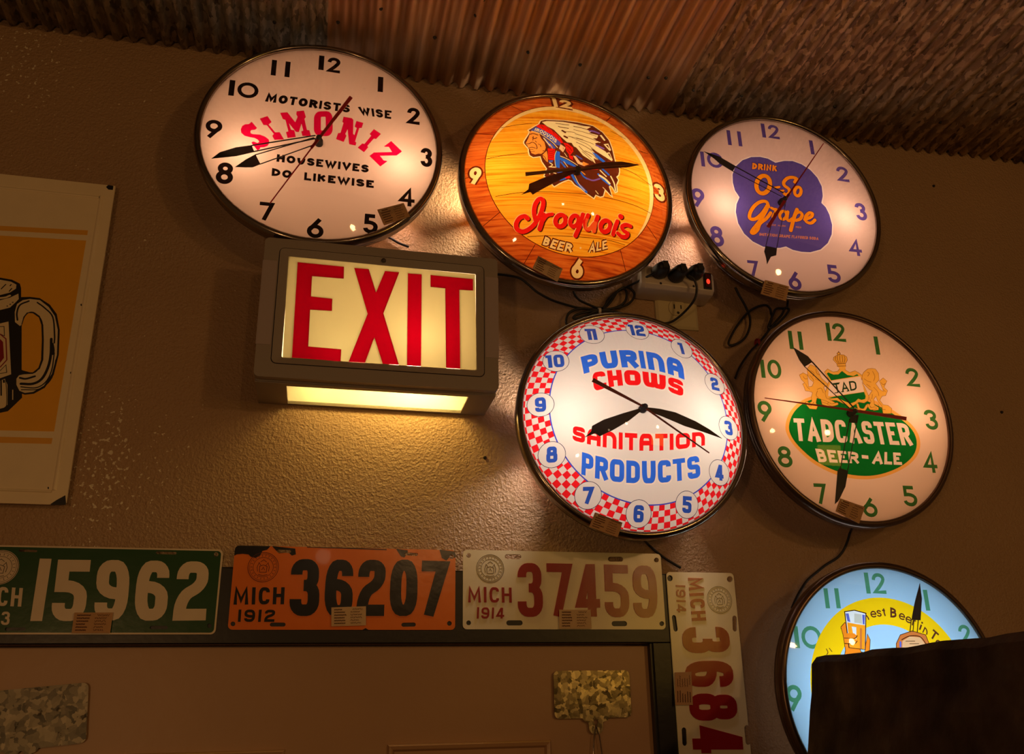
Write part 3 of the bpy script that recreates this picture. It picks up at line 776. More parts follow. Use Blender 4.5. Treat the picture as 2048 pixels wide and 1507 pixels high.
["S","emblem","embrown",[-707,736,-657,753,-583,726],18.0,1,0],["S","emblem","embrown",[-674,662,-643,641,-604,665],17.7,1,0],["S","emblem","embrown",[-661,692,-673,603],12.6,1,0],["S","emblem","embrown",[-790,521,-736,529,-681,559,-630,518,-614,448,-624,420],13.7,1,0],["S","emblem","embrown",[-758,429,-698,452,-640,433],12.3,1,0],["S","emblem","embrown",[-748,404,-679,406],8.5,1,0],["S","emblem","embrown",[-734,361,-659,363],8.5,1,0],["S","emblem","embrown",[-591,527,-560,507,-551,472],11.2,1,0],["S","emblem","embrown",[-636,590,-616,562],11.3,1,0],["S","emblem","embrown",[-519,384,-476,373,-500,330],17.2,1,0],["P","emblem","skin",[-531,308,-462,388,-450,293,-452,160,-485,184,-525,248],0],["S","emblem","embrown",[-524,288,-493,250,-479,197],9.6,1,0],["P","emblem","emcream",[-489,1043,-397,1078,-122,1098,121,1084,374,1084,277,998,383,978,314,918,483,910,448,828,372,806,486,745,395,697,459,617,575,561,680,380,574,431,389,525,298,576,382,452,419,335,337,357,365,254,240,323,151,374,48,524,4,544,-24,613,-104,614,-206,734,-305,876,-410,944],0],["S","emblem","embrown",[-254,1037,-130,1032,-25,1035],12.6,1,0],["S","emblem","embrown",[-217,969,-173,951,-47,949],16.5,1,0],["S","emblem","embrown",[-159,873,-116,840],37.8,1,0],["S","emblem","embrown",[-115,856,-10,867,59,865],10.9,1,0],["S","emblem","embrown",[-137,744,-94,720],39.8,1,0],["S","emblem","embrown",[-79,753,46,746,185,729],9.4,1,0],["S","emblem","embrown",[54,1019,218,1007,336,989],15.8,1,0],["S","emblem","embrown",[44,934,230,912,442,873],11.3,1,0],["S","emblem","embrown",[56,841,240,804,440,763],12.4,1,0],["S","emblem","embrown",[68,735,252,699,368,667],10.9,1,0],["S","emblem","embrown",[59,643,205,584,328,510],11.9,1,0],["S","emblem","embrown",[98,562,182,464,304,378],11.7,1,0],["S","emblem","embrown",[131,1070,325,1087],8.8,1,0],["S","emblem","embrown",[-45,759,121,685,268,628,400,513,561,427],9.4,1,0],["S","emblem","embrown",[195,481,321,437,408,346],11.8,1,0],["S","emblem","embrown",[146,457,244,365,331,274],10.3,1,0],["P","emblem","emcream",[509,918,549,939,609,830,580,805],0],["P","emblem","emcream",[557,720,650,765,688,625,654,599],0],["P","emblem","emcream",[591,536,650,569,695,410,668,387],0],["P","emblem","emcream",[475,750,512,753,478,724],0],["P","emblem","embrown",[594,716,639,730,660,646],0],["P","emblem","embrown",[614,521,647,538,672,431],0],["S","emblem","empurple",[333,972,408,985,504,965],37.7,1,0],["S","emblem","empurple",[415,657,545,619],35.8,1,0],["P","emblem","emblue",[319,487,395,462,553,341,501,312,387,383],0],["P","emblem","emred",[-594,926,-551,980,-452,972,-371,892,-289,807,-209,703,-168,590,-220,576,-340,740,-465,835],0],["S","emblem","embrown",[-509,951,-480,905],9.3,1,0],["S","emblem","embrown",[-413,911,-384,867],9.3,1,0],["S","emblem","embrown",[-331,841,-303,782],9.2,1,0],["S","emblem","embrown",[-256,742,-233,685],9.1,1,0],["P","emblem","emblue2",[-694,832,-595,921,-465,835,-340,740,-213,591,-235,520,-301,537,-393,636,-474,719,-556,792,-652,823],0],
["W","emblem","emcream","IROQUOIS",[-608,888,-424,797,-268,638,-635,828,-458,717,-298,570],"geo",0.2,0],["S","emblem","emcream",[-674,814,-558,766,-435,662,-353,582,-277,475],11.6,1,0],["P","emblem","emblue2",[-519,700,-437,632,-335,526,-306,458,-362,445,-405,462,-443,544],0],["S","emblem","emcream",[-490,658,-402,505],20.1,1,0],["S","emblem","skin",[-400,534,-362,452],17.5,1,0],["P","emblem","emred",[-441,442,-318,442,-348,208,-446,213],0],["S","emblem","embrown",[-437,390,-388,380,-337,406],7.4,1,0],["S","emblem","embrown",[-439,348,-391,338,-340,364],7.3,1,0],["S","emblem","embrown",[-441,307,-393,298,-342,323],7.3,1,0],["S","emblem","embrown",[-443,267,-395,257,-344,282],7.3,1,0],["P","emblem","emblue",[-293,403,-242,388,-264,60,-321,74,-336,170,-327,304],0],["S","emblem","emcream",[-299,403,-331,303,-335,144,-322,67],8.4,1,0],["P","emblem","emblue2",[-441,194,-365,206,-377,166,-433,148],0],["S","emblem","emcream",[-422,149,-380,114,-425,71],16.6,1,0],["S","emblem","emcream",[-436,71,-338,72],16.6,1,0],["S","emblem","emcream",[-439,-31,-429,-67],16.2,1,0],["S","emblem","emcream",[-396,-28,-331,-47],16.3,1,0],["P","emblem","emcream2",[-219,557,-141,493,-189,385,-253,457],0],["S","emblem","embrown",[-182,487,-179,445],7.6,1,0],["P","emblem","emred",[-173,596,-95,586,-10,513,-11,428,-80,334,-130,424,-140,521],0],["S","emblem","embrown",[-132,551,-68,504,-39,437],11.5,1,0],["S","emblem","embrown",[-117,454,-65,391],10.1,1,0],["P","emblem","emred",[-97,338,-24,329,-29,247,-84,279],0],["P","emblem","emcream2",[-23,343,22,336,95,227,232,213,159,159,47,192],0],["P","emblem","skin",[142,249,244,215,171,168,126,180],0],["P","emblem","emblue",[-245,285,-120,234,21,136,-25,118,-146,164,-256,224],0],["S","emblem","emcream",[-239,302,-119,254,56,148],12.3,1,0],["S","emblem","emblue",[-234,180,-172,96],31.2,1,0],["S","emblem","emcream",[-189,198,-127,102],9.6,1,0],["S","emblem","emcream",[-167,377,-127,300],9.9,1,0],["S","emblem","emblue2",[35,352,123,299],27.7,1,0],["S","emblem","emblue",[83,30,137,-44,193,-78],28.9,1,0],["S","emblem","empurple",[193,-72,297,-90,417,-34],26.6,1,0],["S","emblem","emblue",[-66,-30,8,-169,174,-324],42.3,1,0],["S","emblem","emcream",[-16,-49,52,-199,151,-304],9.4,1,0],["S","emblem","emblue",[398,51,477,-34,594,-107],34.7,1,0],["S","emblem","emcream",[421,30,514,-13,595,-82],37.4,1,0],["S","emblem","emcream",[439,132,541,39],22.6,1,0],["S","emblem","emblue",[478,174,593,84],33.1,1,0],["S","emblem","emblue",[-258,-158,-169,-115],39.7,1,0],["S","emblem","emred",[-163,-99,-118,-93],51.7,1,0],["S","emblem","emcream",[628,60,682,-60,700,-193],25.2,1,0],["S","emblem","skin",[85,62,162,-2],17.0,1,0],["S","emblem","emred",[285,124,393,147],20.2,1,0],["S","emblem","emcream",[470,-185,540,-243,610,-312],12.1,1,0],["S","emblem","emcream",[337,-272,382,-323],11.9,1,0],["S","emblem","emblue",[-298,-19,-231,0],28.3,1,0]],"h1":[["minute_hand","brownhand",470,[[6,-9,161,96,447,220,782,289,1103,271,871,189,512,117,205,46,17,-21]]],
["hour_hand","brownhand",450,[[-930,-568,-815,-457,-799,-355,-530,-190,4,63,35,-4,-118,-91,-536,-381,-746,-543,-785,-498]]],["second_hand","tanhand",500,[[-867,-250,-2,-8,-4,33,-871,-183],[-26,-4,1055,251,1055,262,-26,17]]]],"c2":[["P","dial","pinkcream",[1775,0,1771,116,1760,232,1741,346,1715,459,1681,571,1640,679,1592,785,1537,887,1476,986,1408,1081,1335,1170,1255,1255,1170,1335,1081,1408,986,1476,887,1537,785,1592,679,1640,571,1681,459,1715,346,1741,232,1760,116,1771,0,1775,-116,1771,-232,1760,-346,1741,-459,1715,-571,1681,-679,1640,-785,1592,-887,1537,-986,1476,-1081,1408,-1170,1335,-1255,1255,-1335,1170,-1408,1081,-1476,986,-1537,887,-1592,785,-1640,679,-1681,571,-1715,459,-1741,346,-1760,232,-1771,116,-1775,0,-1771,-116,-1760,-232,-1741,-346,-1715,-459,-1681,-571,-1640,-679,-1592,-785,-1537,-887,-1476,-986,-1408,-1081,-1335,-1170,-1255,-1255,-1170,-1335,-1081,-1408,-986,-1476,-887,-1537,-785,-1592,-679,-1640,-571,-1681,-459,-1715,-346,-1741,-232,-1760,-116,-1771,0,-1775,116,-1771,232,-1760,346,-1741,459,-1715,571,-1681,679,-1640,785,-1592,887,-1537,986,-1476,1081,-1408,1170,-1335,1255,-1255,1335,-1170,1408,-1081,1476,-986,1537,-887,1592,-785,1640,-679,1681,-571,1715,-459,1741,-346,1760,-232,1771,-116],0],["W","numeral#0","violet","1",[-244,1693,-207,1693,-170,1693,-244,1382,-207,1382,-170,1382],"geo",0.185,0],["W","numeral#0","violet","2",[-110,1692,-3,1692,104,1692,-110,1383,-3,1383,104,1383],"geo",0.185,0],["W","numeral#1","violet","1",[692,1450,730,1450,768,1450,692,1138,730,1138,768,1138],"geo",0.185,0],["W","numeral#2","violet","2",[1152,939,1270,939,1388,939,1152,611,1270,611,1388,611],"geo",0.185,0],["W","numeral#3","violet","3",[1394,181,1504,181,1614,181,1394,-188,1504,-188,1614,-188],"geo",0.185,0],["W","numeral#4","violet","4",[1125,-609,1248,-609,1371,-609,1125,-941,1248,-941,1371,-941],"geo",0.185,0],["W","numeral#5","violet","5",[608,-1175,732,-1175,857,-1175,608,-1530,732,-1530,857,-1530],"geo",0.185,0],["W","numeral#6","violet","6",[-163,-1387,-43,-1387,78,-1387,-163,-1741,-43,-1741,78,-1741],"geo",0.185,0],["W","numeral#7","violet","7",[-884,-1239,-787,-1239,-690,-1239,-884,-1540,-787,-1540,-690,-1540],"geo",0.185,0],["W","numeral#8","violet","8",[-1515,-625,-1389,-625,-1264,-625,-1515,-1028,-1389,-1028,-1264,-1028],"geo",0.185,0],["W","numeral#9","violet","9",[-1776,110,-1654,110,-1532,110,-1776,-266,-1654,-266,-1532,-266],"geo",0.185,0],["W","numeral#10","violet","1",[-1518,900,-1483,900,-1448,900,-1518,586,-1483,586,-1448,586],"geo",0.185,0],["W","numeral#10","violet","0",[-1398,911,-1244,911,-1090,911,-1398,588,-1244,588,-1090,588],"geo",0.185,0],["W","numeral#11","violet","1",[-950,1443,-914,1443,-878,1443,-950,1118,-914,1118,-878,1118],"geo",0.185,0],["W","numeral#11","violet","1",[-743,1447,-707,1447,-671,1447,-743,1121,-707,1121,-671,1121],"geo",0.185,0],
["S","cloud_badge","hotwhite",[-60,850,-199,921,-352,940,-527,912,-709,819,-867,662,-942,484,-957,315,-936,151,-866,20,-940,-129,-975,-295,-958,-519,-871,-717,-726,-860,-543,-943,-365,-952,-227,-934,-108,-894,12,-949,175,-972,344,-963,556,-886,719,-740,828,-550,870,-349,850,-136,803,9,730,93,783,242,796,448,738,629,619,786,459,887,292,934,115,914],40.6,0,1],["P","cloud_badge","violet2",[-60,850,-199,921,-352,940,-527,912,-709,819,-867,662,-942,484,-957,315,-936,151,-866,20,-940,-129,-975,-295,-958,-519,-871,-717,-726,-860,-543,-943,-365,-952,-227,-934,-108,-894,12,-949,175,-972,344,-963,556,-886,719,-740,828,-550,870,-349,850,-136,803,9,730,93,783,242,796,448,738,629,619,786,459,887,292,934,115,914],0],["S","orange_lettering","violetdark",[-245,332,-270,273,-305,222,-346,183,-390,160,-431,155,-466,169,-492,200,-506,245,-507,300,-494,360,-469,418,-435,470,-393,509,-350,533,-308,538,-272,525,-246,493,-232,448,-232,392],106.8,1,1],["S","orange_lettering","violetdark",[-156,305,-59,334],68.5,1,0],["S","orange_lettering","violetdark",[-59,248,14,267],65.2,1,0],["S","orange_lettering","violetdark",[263,475,313,550,238,574,132,544,44,448,49,372,122,314,117,229,56,185,15,203],88.4,1,0],["S","orange_lettering","violetdark",[357,277,345,247,328,221,308,201,287,188,267,185,249,191,237,206,230,228,229,256,235,286,248,315,265,342,285,362,306,375,326,378,344,372,357,357,363,335,364,307],85.2,1,1],["S","orange_lettering","violetdark",[-331,-107,-357,-14,-465,-23,-600,-125,-703,-280,-722,-393,-636,-402,-519,-316,-410,-181,-352,-93],87.9,1,0],["S","orange_lettering","violetdark",[-338,-99,-419,-248,-551,-441,-694,-618,-729,-682,-685,-689,-603,-608,-541,-480,-404,-360,-303,-234],83.9,1,0],["S","orange_lettering","violetdark",[-274,-133,-231,-152,-187,-164,-277,-321],80.0,1,0],["S","orange_lettering","violetdark",[-9,-268,-22,-294,-40,-316,-61,-333,-82,-342,-102,-343,-120,-335,-132,-320,-138,-299,-137,-273,-130,-246,-117,-220,-99,-197,-78,-181,-57,-172,-36,-171,-19,-178,-7,-194,-1,-215,-2,-241],79.8,1,1],["S","orange_lettering","violetdark",[35,-171,-1,-315,30,-360,108,-302],79.8,1,0],["S","orange_lettering","violetdark",[223,-105,144,-265,32,-555],93.0,1,0],["S","orange_lettering","violetdark",[170,-197,254,-154,306,-198,256,-294,165,-337],83.9,1,0],["S","orange_lettering","violetdark",[340,-301,475,-228,514,-161,457,-147,368,-240,368,-339,455,-359,544,-286],83.9,1,0],["S","orange_lettering","orange",[-245,332,-270,273,-305,222,-346,183,-390,160,-431,155,-466,169,-492,200,-506,245,-507,300,-494,360,-469,418,-435,470,-393,509,-350,533,-308,538,-272,525,-246,493,-232,448,-232,392],84.1,1,1],["S","orange_lettering","orange",[-156,305,-59,334],45.7,1,0],["S","orange_lettering","orange",[-59,248,14,267],42.4,1,0],["S","orange_lettering","orange",[263,475,313,550,238,574,132,544,44,448,49,372,122,314,117,229,56,185,15,203],65.5,1,0],
["S","orange_lettering","orange",[357,277,345,247,328,221,308,201,287,188,267,185,249,191,237,206,230,228,229,256,235,286,248,315,265,342,285,362,306,375,326,378,344,372,357,357,363,335,364,307],62.2,1,1],["S","orange_lettering","orange",[-331,-107,-357,-14,-465,-23,-600,-125,-703,-280,-722,-393,-636,-402,-519,-316,-410,-181,-352,-93],65.9,1,0],["S","orange_lettering","orange",[-338,-99,-419,-248,-551,-441,-694,-618,-729,-682,-685,-689,-603,-608,-541,-480,-404,-360,-303,-234],62.2,1,0],["S","orange_lettering","orange",[-274,-133,-231,-152,-187,-164,-277,-321],57.6,1,0],["S","orange_lettering","orange",[-9,-268,-22,-294,-40,-316,-61,-333,-82,-342,-102,-343,-120,-335,-132,-320,-138,-299,-137,-273,-130,-246,-117,-220,-99,-197,-78,-181,-57,-172,-36,-171,-19,-178,-7,-194,-1,-215,-2,-241],57.5,1,1],["S","orange_lettering","orange",[35,-171,-1,-315,30,-360,108,-302],57.4,1,0],["S","orange_lettering","orange",[223,-105,144,-265,32,-555],70.6,1,0],["S","orange_lettering","orange",[170,-197,254,-154,306,-198,256,-294,165,-337],61.3,1,0],["S","orange_lettering","orange",[340,-301,475,-228,514,-161,457,-147,368,-240,368,-339,455,-359,544,-286],61.3,1,0],["W","orange_lettering","violetdark","DRINK",[-520,789,-279,793,-36,796,-545,653,-305,658,-62,664],"geo",0.3,16],["W","orange_lettering","orange","DRINK",[-520,789,-279,793,-36,796,-545,653,-305,658,-62,664],"geo",0.3,0],["W","fine_print","orange2","IMITATION",[-574,-669,-404,-664,-234,-659,-586,-727,-417,-723,-246,-718],"geo",0.2,0],["W","fine_print","orange2","GRAPE",[-206,-660,-98,-657,10,-654,-219,-719,-111,-715,-3,-712],"geo",0.2,0],["W","fine_print","orange2","FLAVORED",[41,-652,198,-648,356,-644,28,-710,185,-706,342,-702],"geo",0.2,0],["W","fine_print","orange2","SODA",[382,-643,470,-641,557,-639,369,-701,456,-699,543,-697],"geo",0.2,0],["W","fine_print","orange2","TRADE",[-419,-467,-328,-465,-236,-463,-426,-502,-335,-500,-244,-498],"geo",0.2,0],["W","fine_print","orange2","MARK",[-198,-462,-122,-461,-45,-460,-206,-497,-130,-496,-53,-495],"geo",0.2,0],["W","fine_print","orange2","REG",[147,-456,199,-455,251,-455,138,-491,191,-491,243,-490],"geo",0.2,0]],"h2":[["minute_hand","black",90,[[-1483,835,-1304,791,-1198,758,-908,599,-982,481,-1213,620,-1313,716],[-921,585,-54,140,-44,155,-912,601],[-981,483,-101,62,-96,70,-976,491]]],["hour_hand","black",60,[[-552,-1320,-459,-1165,-358,-1129,-323,-988,-533,-964,-572,-1075,-555,-1195],[-530,-978,-260,-260,-270,-258,-539,-976],[-327,-995,-19,-45,-28,-44,-336,-994]]],["second_hand","redhand",140,[[882,1300,-60,16,-33,-2,893,1292],[-3,107,-512,-619,-459,-652,35,82]]]],"ring3":[54,51,1432],
"c3":[["P","dial","white",[1759,0,1755,115,1744,230,1725,343,1699,455,1666,565,1625,673,1578,778,1523,880,1463,977,1396,1071,1323,1160,1244,1244,1160,1323,1071,1396,977,1463,880,1523,778,1578,673,1625,565,1666,455,1699,343,1725,230,1744,115,1755,0,1759,-115,1755,-230,1744,-343,1725,-455,1699,-565,1666,-673,1625,-778,1578,-880,1523,-977,1463,-1071,1396,-1160,1323,-1244,1244,-1323,1160,-1396,1071,-1463,977,-1523,880,-1578,778,-1625,673,-1666,565,-1699,455,-1725,343,-1744,230,-1755,115,-1759,0,-1755,-115,-1744,-230,-1725,-343,-1699,-455,-1666,-565,-1625,-673,-1578,-778,-1523,-880,-1463,-977,-1396,-1071,-1323,-1160,-1244,-1244,-1160,-1323,-1071,-1396,-977,-1463,-880,-1523,-778,-1578,-673,-1625,-565,-1666,-455,-1699,-343,-1725,-230,-1744,-115,-1755,0,-1759,115,-1755,230,-1744,343,-1725,455,-1699,565,-1666,673,-1625,778,-1578,880,-1523,977,-1463,1071,-1396,1160,-1323,1244,-1244,1323,-1160,1396,-1071,1463,-977,1523,-880,1578,-778,1625,-673,1666,-565,1699,-455,1725,-343,1744,-230,1755,-115],0],["R","checker","checkred",[54,51,1432,1759]],["P","dial","blueline",[1495,51,1492,146,1483,240,1467,333,1446,424,1419,515,1385,603,1346,689,1302,772,1252,852,1197,929,1137,1002,1073,1070,1004,1135,931,1195,855,1250,774,1299,691,1344,605,1383,517,1416,427,1443,335,1465,242,1480,148,1489,54,1493,-40,1489,-134,1480,-227,1465,-319,1443,-409,1416,-497,1383,-583,1344,-667,1299,-747,1250,-823,1195,-896,1135,-965,1070,-1029,1002,-1089,929,-1144,852,-1194,772,-1238,689,-1277,603,-1311,515,-1338,424,-1359,333,-1375,240,-1384,146,-1387,51,-1384,-43,-1375,-137,-1359,-230,-1338,-321,-1311,-412,-1277,-500,-1238,-586,-1194,-669,-1144,-749,-1089,-826,-1029,-899,-965,-967,-896,-1032,-823,-1092,-747,-1147,-667,-1196,-583,-1241,-497,-1280,-409,-1313,-319,-1340,-227,-1362,-134,-1377,-40,-1386,54,-1390,148,-1386,242,-1377,335,-1362,427,-1340,517,-1313,605,-1280,691,-1241,774,-1196,855,-1147,931,-1092,1004,-1032,1073,-967,1137,-899,1197,-826,1252,-749,1302,-669,1346,-586,1385,-500,1419,-412,1446,-321,1467,-230,1483,-137,1492,-43],0],
["P","center_field","white",[1477,51,1474,145,1465,237,1450,329,1429,420,1401,509,1369,596,1330,681,1286,763,1237,842,1183,918,1124,990,1060,1058,992,1121,920,1180,845,1235,765,1284,683,1328,599,1366,511,1399,422,1426,332,1447,240,1462,147,1471,54,1475,-39,1471,-132,1462,-224,1447,-314,1426,-403,1399,-491,1366,-575,1328,-658,1284,-737,1235,-812,1180,-884,1121,-952,1058,-1016,990,-1075,918,-1129,842,-1178,763,-1222,681,-1261,596,-1294,509,-1321,420,-1342,329,-1357,237,-1366,145,-1369,51,-1366,-42,-1357,-134,-1342,-226,-1321,-317,-1294,-406,-1261,-493,-1222,-578,-1178,-660,-1129,-739,-1075,-815,-1016,-887,-952,-955,-884,-1018,-812,-1077,-737,-1132,-658,-1181,-575,-1225,-491,-1263,-403,-1296,-314,-1323,-224,-1344,-132,-1359,-39,-1368,54,-1372,147,-1368,240,-1359,332,-1344,422,-1323,511,-1296,599,-1263,683,-1225,765,-1181,845,-1132,920,-1077,992,-1018,1060,-955,1124,-887,1183,-815,1237,-739,1286,-660,1330,-578,1369,-493,1401,-406,1429,-317,1450,-226,1465,-134,1474,-42],0],["P","hour_disc#0","darkline",[335,1499,331,1537,320,1574,302,1608,277,1637,247,1662,214,1680,177,1691,139,1695,100,1691,64,1680,30,1662,0,1637,-24,1608,-43,1574,-54,1537,-57,1499,-54,1460,-43,1424,-24,1390,0,1360,30,1336,64,1318,100,1306,139,1303,177,1306,214,1318,247,1336,277,1360,302,1390,320,1424,331,1460],0],["P","hour_disc#0","white",[327,1499,323,1535,312,1571,295,1603,271,1632,243,1655,210,1672,175,1683,139,1687,102,1683,67,1672,34,1655,6,1632,-18,1603,-35,1571,-46,1535,-49,1499,-46,1462,-35,1427,-18,1394,6,1366,34,1342,67,1325,102,1314,139,1311,175,1314,210,1325,243,1342,271,1366,295,1394,312,1427,323,1462],0],["P","hour_numeral#0","blueink",[-9,1616,81,1616,81,1381,21,1381,21,1566,-9,1566],0],["W","hour_numeral#0","blueink","2",[104,1616,181,1616,259,1616,104,1381,181,1381,259,1381],"block",0.24,0],["P","hour_disc#1","darkline",[1059,1233,1055,1271,1044,1308,1026,1342,1002,1372,972,1396,938,1414,901,1425,863,1429,825,1425,788,1414,754,1396,724,1372,700,1342,682,1308,671,1271,667,1233,671,1195,682,1158,700,1124,724,1094,754,1070,788,1052,825,1041,863,1037,901,1041,938,1052,972,1070,1002,1094,1026,1124,1044,1158,1055,1195],0],["P","hour_disc#1","white",[1051,1233,1047,1270,1037,1305,1019,1337,996,1366,967,1389,935,1407,900,1417,863,1421,826,1417,791,1407,759,1389,730,1366,707,1337,689,1305,679,1270,675,1233,679,1196,689,1161,707,1129,730,1100,759,1077,791,1059,826,1049,863,1045,900,1049,935,1059,967,1077,996,1100,1019,1129,1037,1161,1047,1196],0],["P","hour_numeral#1","blueink",[803,1350,893,1350,893,1115,833,1115,833,1300,803,1300],0],["P","hour_disc#2","darkline",[1555,647,1551,686,1540,722,1522,756,1497,786,1468,810,1434,828,1397,840,1359,843,1320,840,1284,828,1250,810,1220,786,1196,756,1178,722,1166,686,1163,647,1166,609,1178,572,1196,539,1220,509,1250,484,1284,466,1320,455,1359,451,1397,455,1434,466,1468,484,1497,509,1522,539,1540,572,1551,609],0],
["P","hour_disc#2","white",[1547,647,1543,684,1532,719,1515,752,1492,780,1463,804,1431,821,1395,832,1359,835,1322,832,1287,821,1254,804,1226,780,1202,752,1185,719,1174,684,1171,647,1174,611,1185,575,1202,543,1226,514,1254,491,1287,474,1322,463,1359,459,1395,463,1431,474,1463,491,1492,514,1515,543,1532,575,1543,611],0],["W","hour_numeral#2","blueink","2",[1281,765,1359,765,1436,765,1281,530,1359,530,1436,530],"block",0.24,0],["P","hour_disc#3","darkline",[1698,-89,1695,-50,1683,-14,1665,20,1641,50,1611,74,1577,92,1541,104,1502,107,1464,104,1427,92,1393,74,1364,50,1339,20,1321,-14,1310,-50,1306,-89,1310,-127,1321,-164,1339,-198,1364,-227,1393,-252,1427,-270,1464,-281,1502,-285,1541,-281,1577,-270,1611,-252,1641,-227,1665,-198,1683,-164,1695,-127],0],["P","hour_disc#3","white",[1690,-89,1687,-52,1676,-17,1659,16,1635,44,1607,68,1574,85,1539,96,1502,99,1466,96,1430,85,1398,68,1369,44,1346,16,1329,-17,1318,-52,1314,-89,1318,-125,1329,-161,1346,-193,1369,-222,1398,-245,1430,-262,1466,-273,1502,-277,1539,-273,1574,-262,1607,-245,1635,-222,1659,-193,1676,-161,1687,-125],0],["W","hour_numeral#3","blueink","3",[1425,29,1502,29,1580,29,1425,-206,1502,-206,1580,-206],"block",0.24,0],["P","hour_disc#4","darkline",[1456,-823,1453,-784,1441,-748,1423,-714,1399,-684,1369,-660,1335,-641,1299,-630,1260,-627,1222,-630,1185,-641,1151,-660,1122,-684,1097,-714,1079,-748,1068,-784,1064,-823,1068,-861,1079,-898,1097,-931,1122,-961,1151,-985,1185,-1004,1222,-1015,1260,-1019,1299,-1015,1335,-1004,1369,-985,1399,-961,1423,-931,1441,-898,1453,-861],0],["P","hour_disc#4","white",[1448,-823,1445,-786,1434,-751,1417,-718,1393,-690,1365,-666,1332,-649,1297,-638,1260,-635,1224,-638,1188,-649,1156,-666,1127,-690,1104,-718,1087,-751,1076,-786,1072,-823,1076,-859,1087,-894,1104,-927,1127,-955,1156,-979,1188,-996,1224,-1007,1260,-1011,1297,-1007,1332,-996,1365,-979,1393,-955,1417,-927,1434,-894,1445,-859],0],["W","hour_numeral#4","blueink","4",[1183,-705,1260,-705,1338,-705,1183,-940,1260,-940,1338,-940],"block",0.24,0],["P","hour_disc#5","darkline",[876,-1343,872,-1304,861,-1268,843,-1234,819,-1204,789,-1180,755,-1161,718,-1150,680,-1147,642,-1150,605,-1161,571,-1180,542,-1204,517,-1234,499,-1268,488,-1304,484,-1343,488,-1381,499,-1418,517,-1451,542,-1481,571,-1505,605,-1524,642,-1535,680,-1539,718,-1535,755,-1524,789,-1505,819,-1481,843,-1451,861,-1418,872,-1381],0],["P","hour_disc#5","white",[868,-1343,865,-1306,854,-1271,837,-1238,813,-1210,785,-1186,752,-1169,717,-1158,680,-1155,644,-1158,608,-1169,576,-1186,547,-1210,524,-1238,506,-1271,496,-1306,492,-1343,496,-1379,506,-1414,524,-1447,547,-1475,576,-1499,608,-1516,644,-1527,680,-1531,717,-1527,752,-1516,785,-1499,813,-1475,837,-1447,854,-1414,865,-1379],0],["W","hour_numeral#5","blueink","5",[603,-1225,680,-1225,758,-1225,603,-1460,680,-1460,758,-1460],"block",0.24,0],
